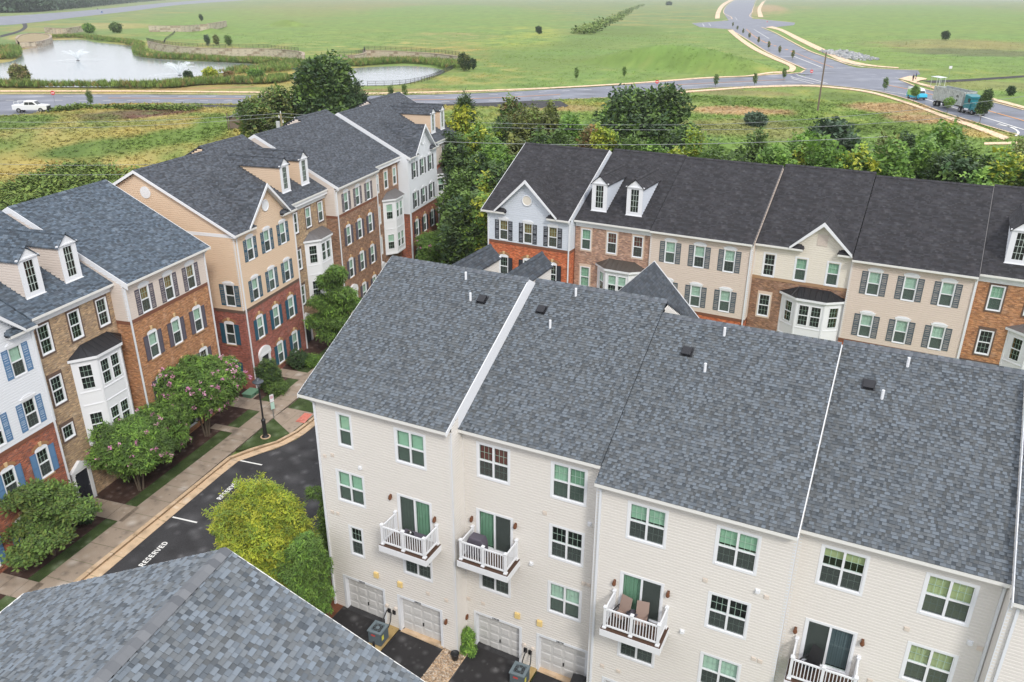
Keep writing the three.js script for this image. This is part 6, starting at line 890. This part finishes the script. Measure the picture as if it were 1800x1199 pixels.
// ---------------------------------------------------------------- vehicles
function wheels(g, list, r, w) { const q = new THREE.CylinderGeometry(r, r, w, 18).rotateX(Math.PI / 2), h = new THREE.CylinderGeometry(r * 0.55, r * 0.55, w + 0.02, 12).rotateX(Math.PI / 2); for (const [x, z] of list) { const k = new THREE.Group(); k.name = 'wheel'; k.position.set(x, r, z); g.add(k); part('tyre', q, M.tyre, k); part('rim', h, M.steel, k); } }
const glassDark = mat(0.03, 0.035, 0.04, 0.08), chrome = mat(0.6, 0.6, 0.62, 0.25, { metalness: 0.8 });
const profile = (pts, w, z = 0, bevel = 0.08) => { const s = new THREE.Shape(pts.map(([x, y]) => new THREE.Vector2(x, y))); return new THREE.ExtrudeGeometry(s, { depth: w - 2 * bevel, bevelEnabled: true, bevelSize: bevel, bevelThickness: bevel, bevelSegments: 2 }).translate(0, 0, -w / 2 + bevel + z); };
const heading = (a, b) => { const p = at(...a), q = at(...b), m = p.clone().lerp(q, 0.5); return [[m.x, m.y + 0.07, m.z], Math.atan2(-(q.z - p.z), q.x - p.x)]; };
{ // white crew-cab pickup, front towards +x
  const [pos, turn] = heading([36, 197.5], [78, 197]), g = thing('pickup_truck', 'white crew cab pickup truck on the road at far left', 'pickup truck', pos, turn), white = mat(0.75, 0.76, 0.77, 0.3);
  part('body', profile([[-3.0, 0.55], [2.9, 0.5], [3.0, 0.8], [2.95, 1.2], [1.4, 1.32], [1.3, 1.3], [-1.0, 1.3], [-1.02, 1.28], [-2.98, 1.3]], 2.0), white, g);
  part('cab', profile([[-1.0, 1.25], [1.45, 1.25], [0.75, 1.95], [-0.75, 1.98]], 1.8, 0, 0.1), white, g);
  for (const s of [-1, 1]) { part('window', profile([[-0.8, 1.36], [-0.05, 1.36], [-0.05, 1.86], [-0.66, 1.87]], 0.04, s * 0.92, 0.005), glassDark, g); part('window', profile([[0.05, 1.36], [1.2, 1.36], [0.68, 1.86], [0.05, 1.86]], 0.04, s * 0.92, 0.005), glassDark, g); }
  part('windscreen', new MB().quad(V(1.47, 1.4, 0.75), V(1.47, 1.4, -0.75), V(0.93, 1.95, -0.68), V(0.93, 1.95, 0.68)), glassDark, g); part('bed', boxGeo(-2.8, -1.1, 1.2, 1.33, -0.78, 0.78), M.steel, g); part('tool_box', boxGeo(-1.5, -1.05, 1.3, 1.6, -0.85, 0.85), white, g);
  const rk = new MB(); for (const z of [-0.85, 0.85]) rk.bar(V(-2.6, 1.3, z), V(-2.6, 1.95, z), 0.04).bar(V(-2.6, 1.95, z), V(-1.1, 1.95, z), 0.04); part('rack', rk, white, g); part('grille', boxGeo(3.02, 3.1, 0.62, 1.08, -0.8, 0.8), M.black, g); part('bumper', boxGeo(3.0, 3.16, 0.42, 0.62, -0.95, 0.95), M.black, g); for (const s of [-1, 1]) part('headlight', boxGeo(3.0, 3.09, 0.85, 1.05, s * 0.82 - 0.13, s * 0.82 + 0.13), chrome, g);
  wheels(g, [[1.95, 0.92], [1.95, -0.92], [-1.95, 0.92], [-1.95, -0.92]], 0.42, 0.28);
}
{ // cyan and white van
  const [pos, turn] = heading([1596, 171.5], [1625, 177.5]), g = thing('van', 'white and cyan delivery van following the grey trailer', 'van', pos, turn), white = mat(0.75, 0.77, 0.76, 0.3), cyan = mat(0.02, 0.42, 0.62, 0.3);
  part('body', profile([[-2.3, 0.4], [2.35, 0.4], [2.45, 0.7], [2.3, 1.15], [1.65, 1.3], [-2.32, 1.3]], 1.9), cyan, g); part('cargo', profile([[-2.3, 1.28], [0.5, 1.28], [0.4, 2.25], [-2.2, 2.25]], 1.88), white, g); part('cab', profile([[0.42, 1.25], [1.75, 1.25], [1.1, 2.1], [0.42, 2.22]], 1.84), white, g);
  part('windscreen', new MB().quad(V(1.82, 1.32, 0.8), V(1.82, 1.32, -0.8), V(1.2, 2.06, -0.74), V(1.2, 2.06, 0.74)), glassDark, g); for (const s of [-1, 1]) { part('window', profile([[0.55, 1.36], [1.5, 1.36], [1.05, 1.95], [0.55, 1.98]], 0.04, s * 0.93, 0.005), glassDark, g); part('panel', boxGeo(-2.1, -0.4, 0.75, 1.9, s * 0.93 - 0.02, s * 0.93 + 0.03), mat(0.30, 0.55, 0.18, 0.4), g); part('panel', boxGeo(-0.3, 0.4, 0.75, 1.5, s * 0.93 - 0.02, s * 0.93 + 0.03), mat(0.02, 0.14, 0.42, 0.4), g); part('headlight', boxGeo(2.36, 2.44, 0.75, 0.95, s * 0.72 - 0.14, s * 0.72 + 0.14), chrome, g); }
  part('bumper', boxGeo(2.35, 2.52, 0.35, 0.58, -0.9, 0.9), M.black, g); wheels(g, [[1.5, 0.86], [1.5, -0.86], [-1.5, 0.86], [-1.5, -0.86]], 0.34, 0.24);
}
{ // tractor with a long grey tipping trailer
  const [pos, turn] = heading([1634, 182], [1742, 209]), g = thing('semi_truck', 'teal tractor pulling a long weathered grey trailer', 'truck', pos, turn), grey = mottled([178, 186, 184], 0.1, 81, 3), teal = mat(0.012, 0.19, 0.23, 0.35);
  const tr = new THREE.Group(); tr.name = 'trailer'; g.add(tr);
  part('side_wall', new MB().box(-8.1, 2.9, 1.2, 3.75, 1.2, 1.27).box(-8.1, 2.9, 1.2, 3.75, -1.27, -1.2), grey, tr); part('end_wall', new MB().box(-8.14, -8.06, 1.2, 3.75, -1.2, 1.2).box(2.86, 2.94, 1.2, 3.75, -1.2, 1.2), grey, tr); part('floor', boxGeo(-8.06, 2.86, 1.15, 1.3, -1.2, 1.2), M.steel, tr);
  const rb = new MB(); for (let i = 0; i <= 16; i++) { const x = -8.1 + 11 * i / 16; rb.box(x - 0.03, x + 0.03, 1.2, 3.7, 1.27, 1.31).box(x - 0.03, x + 0.03, 1.2, 3.7, -1.31, -1.27); } part('rib', rb, grey, tr, 'stuff'); part('tarp', new MB().quad(V(-8.1, 3.7, 1.15), V(2.9, 3.7, 1.15), V(2.9, 3.45, -0.6), V(-8.1, 3.45, -0.6)), mat(0.07, 0.05, 0.05, 0.9), tr); part('top_rail', new MB().box(-8.15, 2.95, 3.72, 3.84, 1.18, 1.32).box(-8.15, 2.95, 3.72, 3.84, -1.32, -1.18), grey, tr);
  { const lg = new MB(); for (let i = 0; i < 12; i++) { const a = Math.PI * i / 12, b = Math.PI * (i + 1) / 12; lg.quad(V(1.0 + 0.42 * Math.cos(b), 2.55 + 0.5 * Math.sin(b), 1.32), V(1.0 + 0.3 * Math.cos(b), 2.55 + 0.34 * Math.sin(b), 1.32), V(1.0 + 0.3 * Math.cos(a), 2.55 + 0.34 * Math.sin(a), 1.32), V(1.0 + 0.42 * Math.cos(a), 2.55 + 0.5 * Math.sin(a), 1.32)); } lg.box(0.9, 1.25, 2.6, 2.75, 1.3, 1.325).box(0.75, 1.25, 1.95, 2.2, 1.3, 1.325).box(0.85, 1.1, 1.85, 1.95, 1.3, 1.325); part('emblem', lg, M.black, tr); }
  part('chassis', boxGeo(-7.9, 7.6, 0.75, 1.0, -0.45, 0.45), M.black, g);
  part('sleeper', profile([[3.4, 1.0], [5.5, 1.0], [5.5, 3.1], [3.5, 3.35]], 2.3), teal, g); part('hood', profile([[5.4, 0.9], [7.7, 0.9], [7.75, 1.5], [7.3, 1.95], [5.4, 2.15]], 1.9, 0, 0.15), teal, g); part('windscreen', new MB().quad(V(5.6, 2.15, 1.0), V(5.6, 2.15, -1.0), V(5.42, 2.9, -0.95), V(5.42, 2.9, 0.95)), glassDark, g); part('visor', boxGeo(5.4, 5.85, 2.92, 3.0, -1.1, 1.1), teal, g);
  for (const s of [-1, 1]) { part('window', boxGeo(4.7, 5.4, 2.1, 2.8, s * 1.15 - 0.02, s * 1.15 + 0.03), glassDark, g); part('fuel_tank', new MB().bar(V(4.0, 0.75, s * 0.95), V(5.4, 0.75, s * 0.95), 0.32, 0.32, 12), chrome, g); part('exhaust', new MB().bar(V(3.3, 1.0, s * 1.0), V(3.3, 3.8, s * 1.0), 0.08), chrome, g); part('fender', profile([[6.0, 0.75], [7.6, 0.75], [7.4, 1.25], [6.2, 1.3]], 0.4, s * 1.0, 0.08), teal, g); part('headlight', boxGeo(7.6, 7.75, 0.95, 1.2, s * 0.95 - 0.16, s * 0.95 + 0.16), chrome, g); part('mirror', boxGeo(5.5, 5.6, 2.2, 2.7, s * 1.45 - 0.1, s * 1.45 + 0.1), M.black, g); }
  part('grille', boxGeo(7.75, 7.82, 0.95, 1.6, -0.6, 0.6), chrome, g); part('bumper', boxGeo(7.75, 8.0, 0.4, 0.85, -1.15, 1.15), M.black, g);
  const ws = []; for (const x of [-7.2, -5.95, 3.6, 2.4]) for (const s of [-1, 1]) ws.push([x, s * 0.98]); for (const s of [-1, 1]) ws.push([6.8, s * 1.0]); wheels(g, ws, 0.5, 0.45);
}
for (const [label, a, b, c] of [['grey car on the distant highway at top left', [165, 17.5], [178, 16], [0.22, 0.19, 0.2]], ['blue car on the distant highway at top left', [172, 23], [186, 21.5], [0.08, 0.22, 0.5]]]) { const [pos, turn] = heading(a, b), g = thing('car', label, 'car', pos, turn), m = mat(...c, 0.3); part('body', profile([[-2.3, 0.35], [2.3, 0.35], [2.3, 0.8], [1.2, 0.95], [-2.25, 0.98]], 1.8), m, g); part('cabin', profile([[-1.7, 0.93], [1.0, 0.93], [0.3, 1.45], [-1.2, 1.45]], 1.6, 0, 0.12), glassDark, g); part('roof', boxGeo(-1.1, 0.25, 1.44, 1.48, -0.7, 0.7), m, g); wheels(g, [[1.4, 0.82], [1.4, -0.82], [-1.4, 0.82], [-1.4, -0.82]], 0.33, 0.22); }

// ---------------------------------------------------------------- signs, shelter, people by the road
for (const [label, x, y, h] of [['round red no entry sign by the road at far left', 97, 184, 2.4], ['small red no entry sign by the road in the middle distance', 1154, 160, 2.2], ['small red no entry sign at the upper junction', 1348, 44, 2.6], ['small red no entry sign in the main junction', 1425, 138, 2.0]]) { const p = at(x, y), g = thing('road_sign', label, 'sign', [p.x, p.y, p.z], 0.46); part('post', new MB().bar(V(0, 0, 0), V(0, h, 0), 0.035), M.steel, g); part('plate', turned(new THREE.CylinderGeometry(0.42, 0.42, 0.03, 20), Math.PI / 2, 0, 0, 0, h - 0.1, 0.05), M.redSign, g); part('bar', boxGeo(-0.3, 0.3, h - 0.17, h - 0.03, 0.066, 0.075), M.white, g); }
{ const [pos, turn] = heading([1636, 152], [1659, 156.5]), g = thing('bus_shelter', 'glass bus shelter on a concrete pad beside the right-hand road', 'bus shelter', [pos[0], pos[1] + 0.1, pos[2]], turn), fr = mat(0.66, 0.72, 0.70, 0.4); part('pad', boxGeo(-2.6, 2.6, -0.2, 0.06, -1.4, 1.6), M.farWalk, g); for (const x of [-1.8, 0, 1.8]) for (const z of [-0.7, 0.7]) if (x || z < 0) part('post', boxGeo(x - 0.04, x + 0.04, 0, 2.3, z - 0.04, z + 0.04), fr, g); part('roof', new MB().slab([V(-2, 2.35, 0.9), V(2, 2.35, 0.9), V(2, 2.45, -0.9), V(-2, 2.45, -0.9)], 0.1), fr, g); for (const [a, b] of [[-1.76, -0.04], [0.04, 1.76]]) part('pane', quadGeo(a, b, 0.3, 2.2, -0.7), M.glass, g); part('bench', boxGeo(-1.4, 1.4, 0.42, 0.48, -0.6, -0.25), M.wood, g); }
{ const p = at(1667, 139), g = thing('road_sign', 'small white square sign on a pole behind the bus shelter', 'sign', [p.x, p.y, p.z], 0.46); part('post', new MB().bar(V(0, 0, 0), V(0, 3.4, 0), 0.04), M.steel, g); part('plate', boxGeo(-0.4, 0.4, 2.7, 3.4, 0.04, 0.07), M.white, g); }
{ const sk = mat(0.28, 0.16, 0.10, 0.7);
  for (const [label, x, y, top, leg, hair] of [['person in black top and dark trousers standing at the junction corner', 1604.5, 143, M.black, mat(0.10, 0.05, 0.05, 0.9), 0], ['person in a blue jacket standing at the junction corner, the right of two', 1609.5, 140.5, mat(0.03, 0.06, 0.2, 0.9), M.black, 1]]) { // one lofted body each: legs, hips, trunk, arms, neck, head
    const p = at(x, y), g = thing('person', label, 'person', [p.x, p.y + 0.06, p.z], 0.7 + hair), loft = (rings) => { const f = new MB(), n = 10; for (let i = 0; i + 1 < rings.length; i++) for (let k = 0; k < n; k++) { const P = ([cx, cy, cz, rx, rz], j) => V(cx + rx * Math.cos(j / n * 6.2832), cy, cz - rz * Math.sin(j / n * 6.2832)); f.quad(P(rings[i], k), P(rings[i], k + 1), P(rings[i + 1], k + 1), P(rings[i + 1], k)); } return f; };
    const bodyParts = [loft([[0, 0.92, 0, 0.01, 0.01], [0, 0.93, 0, 0.17, 0.12], [0, 1.1, 0, 0.15, 0.11], [0, 1.3, 0.01, 0.18, 0.12], [0, 1.43, 0, 0.2, 0.1], [0, 1.49, 0, 0.08, 0.07], [0, 1.54, 0.01, 0.055, 0.06], [0, 1.58, 0.02, 0.075, 0.09], [0, 1.68, 0.02, 0.085, 0.105], [0, 1.76, 0.01, 0.05, 0.06], [0, 1.78, 0.01, 0.005, 0.005]])]; part('body', joined(bodyParts), sk, g);
    part('top', loft([[0, 0.9, 0, 0.185, 0.135], [0, 1.1, 0, 0.17, 0.125], [0, 1.3, 0.01, 0.2, 0.135], [0, 1.44, 0, 0.21, 0.11], [0, 1.5, 0, 0.09, 0.08]]), top, g);
    const legs = new MB(), arms = new MB(); for (const s of [-1, 1]) { const l = loft([[s * 0.1, 0.0, 0.06 * s, 0.05, 0.06], [s * 0.1, 0.1, 0.05 * s, 0.055, 0.06], [s * 0.1, 0.5, 0.03 * s, 0.07, 0.075], [s * 0.085, 0.92, 0, 0.095, 0.115]]), a = loft([[s * 0.28, 0.78, 0.08, 0.03, 0.04], [s * 0.27, 0.86, 0.06, 0.035, 0.04], [s * 0.25, 1.12, 0.0, 0.045, 0.05], [s * 0.2, 1.44, 0, 0.06, 0.06]]); legs.p.push(...l.p); legs.u.push(...l.u); arms.p.push(...a.p); arms.u.push(...a.u); } part('trousers', legs, leg, g); part('sleeves', arms, top, g); part('hair', new THREE.SphereGeometry(0.1, 10, 8, 0, 6.3, 0, 1.7).translate(0, 1.69, 0.0), M.black, g);
    for (const s of [-1, 1]) part('shoe', boxGeo(s * 0.1 - 0.05, s * 0.1 + 0.05, 0, 0.08, 0.06 * s - 0.08, 0.06 * s + 0.17), M.black, g);
  } }

// ---------------------------------------------------------------- the near street and the rear lane
{ const q = onGround(42.8, -30.92, 0.16), g = thing('street_lamp', 'black street lamp with a flat round hood on the grass corner', 'street lamp', q); const m = M.black; part('base', new THREE.LatheGeometry([[0.26, 0], [0.26, 0.06], [0.17, 0.14], [0.14, 0.3], [0.135, 1.25], [0.16, 1.3], [0.16, 1.38], [0.09, 1.5], [0.001, 1.5]].map(([x, y]) => new THREE.Vector2(x, y)), 18), m, g); part('footing', new THREE.CylinderGeometry(0.36, 0.36, 0.08, 20), M.kerb, g); part('pole', new MB().bar(V(0, 1.4, 0), V(0, 4.0, 0), 0.07, 0.05, 12), m, g); part('globe', new THREE.LatheGeometry([[0.06, 4.0], [0.1, 4.05], [0.17, 4.25], [0.2, 4.4]].map(([x, y]) => new THREE.Vector2(x, y)), 18), new THREE.MeshPhysicalMaterial({ color: 0xd8dde2, roughness: 0.15, transmission: 0.8, thickness: 0 }), g); part('lamp_hood', new THREE.LatheGeometry([[0.38, 4.38], [0.4, 4.42], [0.36, 4.46], [0.17, 4.52], [0.16, 4.62], [0.1, 4.68], [0.001, 4.69]].map(([x, y]) => new THREE.Vector2(x, y)), 24), mat(0.06, 0.07, 0.085, 0.35), g); }
{ const q = onGround(45.2, -31.7, 0.16), g = thing('parking_sign', 'white parking sign on a post at the tip of the grass corner', 'sign', q, rad(70)); part('post', new MB().bar(V(0, 0, 0), V(0, 2.0, 0), 0.035), M.steel, g); part('plate', boxGeo(-0.16, 0.16, 1.45, 2.05, 0.03, 0.05), M.white, g); part('plate', boxGeo(-0.15, 0.15, 0.85, 1.4, 0.03, 0.05), mat(0.45, 0.66, 0.58, 0.5), g); part('band', boxGeo(-0.12, 0.12, 1.72, 1.95, 0.05, 0.054), mat(0.66, 0.42, 0.48, 0.5), g); }
{ const q = onGround(47.9, -35.4), g = thing('utility_box', 'low green utility box between the flowering tree and the lamp', 'utility box', q, LS(0, 0, 0).turn); part('cabinet', new MB().prism([[-0.55, 0], [0.55, 0], [0.52, 0.28], [-0.52, 0.28]], -0.38, 0.38), M.box, g); part('lid', boxGeo(-0.58, 0.58, 0.28, 0.34, -0.42, 0.42), mat(0.17, 0.33, 0.22, 0.5), g); part('pad', boxGeo(-0.7, 0.7, -0.12, 0.02, -0.52, 0.52), M.concrete, g); part('handle', boxGeo(-0.05, 0.05, 0.12, 0.2, 0.38, 0.41), M.black, g); }
for (const [label, x, z, wz] of [['grey air conditioner with yellow label between the two garage doors at left', -19.72, -24.75, -25.9], ['grey air conditioner at the bottom edge between the next two garage doors', -12.3, -25.75, -26.9], ['grey air conditioner below the balcony with two tan chairs', -5.2, -25.1, -26.2]]) {
  const y = ground(x, z) + 0.09, g = thing('air_conditioner', label, 'air conditioner', [x, y, z], 0.05), b = mat(0.095, 0.125, 0.145, 0.5), f = new MB(), gr = new MB(); part('cabinet', new MB().box(-0.36, 0.36, 0.05, 0.8, -0.36, 0.36), b, g);
  for (let i = 0; i < 9; i++) for (const s of [-1, 1]) f.box(-0.34, 0.34, 0.1 + 0.075 * i, 0.14 + 0.075 * i, s > 0 ? 0.36 : -0.375, s > 0 ? 0.375 : -0.36).box(s > 0 ? 0.36 : -0.375, s > 0 ? 0.375 : -0.36, 0.1 + 0.075 * i, 0.14 + 0.075 * i, -0.34, 0.34); part('louvre', f, b, g, 'stuff'); part('top', new MB().box(-0.4, 0.4, 0.8, 0.85, 0.26, 0.4).box(-0.4, 0.4, 0.8, 0.85, -0.4, -0.26).box(-0.4, -0.26, 0.8, 0.85, -0.26, 0.26).box(0.26, 0.4, 0.8, 0.85, -0.26, 0.26), mat(0.15, 0.19, 0.21, 0.5), g); part('fan_well', new THREE.CylinderGeometry(0.27, 0.27, 0.02, 24).translate(0, 0.81, 0), M.black, g); part('fan_hub', new THREE.CylinderGeometry(0.09, 0.1, 0.05, 16).translate(0, 0.83, 0), mat(0.15, 0.19, 0.21, 0.5), g); for (let i = 1; i < 6; i++) gr.bar(V(0.27, 0.85, 0).applyAxisAngle(V(0, 1, 0), i * 1.05), V(0.05, 0.85, 0).applyAxisAngle(V(0, 1, 0), i * 1.05), 0.008, 0.008, 4); for (const r of [0.12, 0.19, 0.26]) for (let k = 0; k < 20; k++) gr.bar(V(r, 0.855, 0).applyAxisAngle(V(0, 1, 0), k * 0.31416), V(r, 0.855, 0).applyAxisAngle(V(0, 1, 0), (k + 1) * 0.31416), 0.007, 0.007, 4); part('grille', gr, mat(0.15, 0.19, 0.21, 0.5), g);
  part('label', boxGeo(0.376, 0.38, 0.35, 0.62, 0.1, 0.28), mat(0.75, 0.7, 0.1, 0.5), g); part('badge', boxGeo(-0.18, 0.06, 0.58, 0.68, 0.376, 0.38), mat(0.5, 0.06, 0.06, 0.5), g); const hose = new THREE.CatmullRomCurve3([V(0.2, 0.3, -0.36), V(0.25, 0.6, -0.7), V(0.15, 1.0, wz - z + 0.1)]); part('hose', new THREE.TubeGeometry(hose, 14, 0.03, 7), M.black, g); part('hose', new THREE.TubeGeometry(new THREE.CatmullRomCurve3([V(-0.1, 0.3, -0.36), V(-0.15, 0.7, -0.75), V(-0.1, 1.05, wz - z + 0.1)]), 14, 0.03, 7), M.black, g);
}
for (const [label, x, z] of [['short black bollard in front of the labelled air conditioner', -19.35, -23.85], ['short black bollard in front of the middle air conditioner', -11.95, -24.6]]) solo('bollard', new MB().bar(V(x, ground(x, z), z), V(x, ground(x, z) + 0.95, z), 0.06, 0.06, 12), M.black, label, 'bollard');
{ const x = -15.5, z = -26.45, g = thing('leafy_plant', 'leafy green plant in the corner beside the gravel strip', 'plant', [x, ground(x, z), z]); stems(g, [[[0, 0, 0], [0, 0.9, 0], 0.02, 0.01], [[0.1, 0, 0], [0.3, 0.8, 0.1], 0.02, 0.01]], 'stem'); foliage(g, [[0, 0.75, 0, 0.32, 0.6, 0.3], [0.15, 0.3, 0.2, 0.35, 0.3, 0.35]], { seed: 140, n: 260, size: 0.2, colors: K.fresh, name: 'leaves' }); }
{ const x = -15.75, z = -25.55, g = thing('plant_pot', 'empty black plant pot at the foot of the white corner board', 'plant pot', [x, ground(x, z) + 0.04, z]); part('pot', new THREE.LatheGeometry([[0.001, 0.02], [0.15, 0.02], [0.2, 0.34], [0.22, 0.36], [0.22, 0.4], [0.19, 0.4], [0.17, 0.3], [0.001, 0.3]].map(([a, b]) => new THREE.Vector2(a, b)), 18), M.black, g); }
{ const x = -23.35, z = -24.3, y = ground(x, z) + 0.04, g = thing('wheelie_bin', 'blue wheelie bin with black lid behind the foreground roof', 'bin', [x, y, z], 0.4); part('body', new MB().prism([[-0.27, 0.1], [0.27, 0.1], [0.32, 0.95], [-0.32, 0.95]], -0.33, 0.33), M.blueBin, g); part('lid', new MB().prism([[-0.35, 0.95], [0.35, 0.95], [0.33, 1.02], [0, 1.07], [-0.33, 1.02]], -0.38, 0.36), M.black, g); wheels(g, [[0.24, -0.3], [-0.24, -0.3]], 0.11, 0.06); part('handle', new MB().bar(V(-0.28, 0.98, -0.42), V(0.28, 0.98, -0.42), 0.02), M.black, g); const g2 = thing('wheelie_bin', 'black wheelie bin left of the blue one behind the foreground roof', 'bin', [x - 0.85, y, z + 0.1], 0.3); for (const c of g.children) { const k = c.clone(); if (k.name === 'body') k.material = M.black; g2.add(k); } }
{ const x = -3.2, z = -25.4, g = thing('wheelie_bin', 'black bin lid showing at the bottom edge left of the white downspout', 'bin', [-9.55, ground(-9.5, -26.2) + 0.04, -26.3], 0.1); part('body', new MB().prism([[-0.27, 0.1], [0.27, 0.1], [0.32, 0.95], [-0.32, 0.95]], -0.33, 0.33), M.black, g); part('lid', new MB().prism([[-0.35, 0.95], [0.35, 0.95], [0.33, 1.02], [0, 1.07], [-0.33, 1.02]], -0.38, 0.36), M.black, g); wheels(g, [[0.24, -0.3], [-0.24, -0.3]], 0.11, 0.06); }
// balcony furniture
const onBalcony = (i, x, z) => { const u = rear[i]; return [u.x + u.slider + x, u.base + 6.33, u.z + z]; };
{ const g = thing('kettle_grill', 'small black charcoal grill with tools on the first balcony', 'grill', onBalcony(0, 0.15, 0.75)); part('bowl', new THREE.SphereGeometry(0.2, 16, 12).scale(1, 0.9, 1).translate(0, 0.62, 0), M.black, g); for (const a of [0, 2.1, 4.2]) part('leg', new MB().bar(V(0.12 * Math.cos(a), 0.5, 0.12 * Math.sin(a)), V(0.24 * Math.cos(a), 0, 0.24 * Math.sin(a)), 0.015), M.black, g); part('handle', new MB().bar(V(-0.05, 0.84, 0), V(0.05, 0.84, 0), 0.02), M.wood, g); part('vent', new MB().bar(V(0.08, 0.78, 0.05), V(0.08, 0.83, 0.05), 0.04), M.white, g); const b = thing('side_table', 'low dark table under the small grill on the first balcony', 'table', onBalcony(0, 0.1, 0.35)); part('table_top', boxGeo(-0.6, 0.6, 0.32, 0.36, -0.2, 0.2), M.plum, b); for (const [x, z] of [[-0.55, -0.15], [0.55, -0.15], [-0.55, 0.15], [0.55, 0.15]]) part('leg', boxGeo(x - 0.02, x + 0.02, 0, 0.32, z - 0.02, z + 0.02), M.black, b); }
{ const g = thing('covered_grill', 'grill under a dark cover on the second balcony', 'grill', onBalcony(1, -0.6, 0.6)); part('cover', profile([[-0.4, 0.02], [0.4, 0.02], [0.38, 0.75], [0.28, 0.98], [-0.28, 0.98], [-0.38, 0.75]], 0.5, 0, 0.06), M.plum, g); part('hem', boxGeo(-0.43, 0.43, 0.02, 0.08, -0.28, 0.28), M.black, g); }
const chairCloth = mat(0.30, 0.215, 0.18, 0.8);
for (const [i, x, turn, label, m] of [[2, -0.62, 2.9, 'tan sling chair on the third balcony, left of two', chairCloth], [2, 0.25, 3.3, 'tan sling chair on the third balcony, right of two', chairCloth], [3, -0.5, 2.6, 'black folding chair on the last balcony at right', M.black]]) { const g = thing('patio_chair', label, 'chair', onBalcony(i, x, 0.62), turn + Math.PI); part('seat', new MB().slab([V(-0.27, 0.42, 0.25), V(0.27, 0.42, 0.25), V(0.27, 0.38, -0.25), V(-0.27, 0.38, -0.25)], 0.025), m, g); part('backrest', new MB().slab([V(-0.27, 0.4, -0.22), V(0.27, 0.4, -0.22), V(0.26, 1.1, -0.42), V(-0.26, 1.1, -0.42)], 0.03), m, g); for (const s of [-1, 1]) { part('leg', new MB().bar(V(s * 0.28, 0, 0.3), V(s * 0.28, 0.62, 0.22), 0.016), M.black, g); part('leg', new MB().bar(V(s * 0.28, 0, -0.35), V(s * 0.28, 0.6, -0.2), 0.016), M.black, g); part('armrest', boxGeo(s * 0.28 - 0.025, s * 0.28 + 0.025, 0.6, 0.63, -0.28, 0.25), M.black, g); } }
{ const g = thing('patio_table', 'small round table between the two tan chairs', 'table', onBalcony(2, -0.2, 0.45)); part('table_top', new THREE.CylinderGeometry(0.24, 0.24, 0.025, 18).translate(0, 0.5, 0), M.plum, g); for (const a of [0, 2.1, 4.2]) part('leg', new MB().bar(V(0.18 * Math.cos(a), 0, 0.18 * Math.sin(a)), V(0.05 * Math.cos(a), 0.49, 0.05 * Math.sin(a)), 0.012), M.black, g); }
renderer.render(scene, camera);
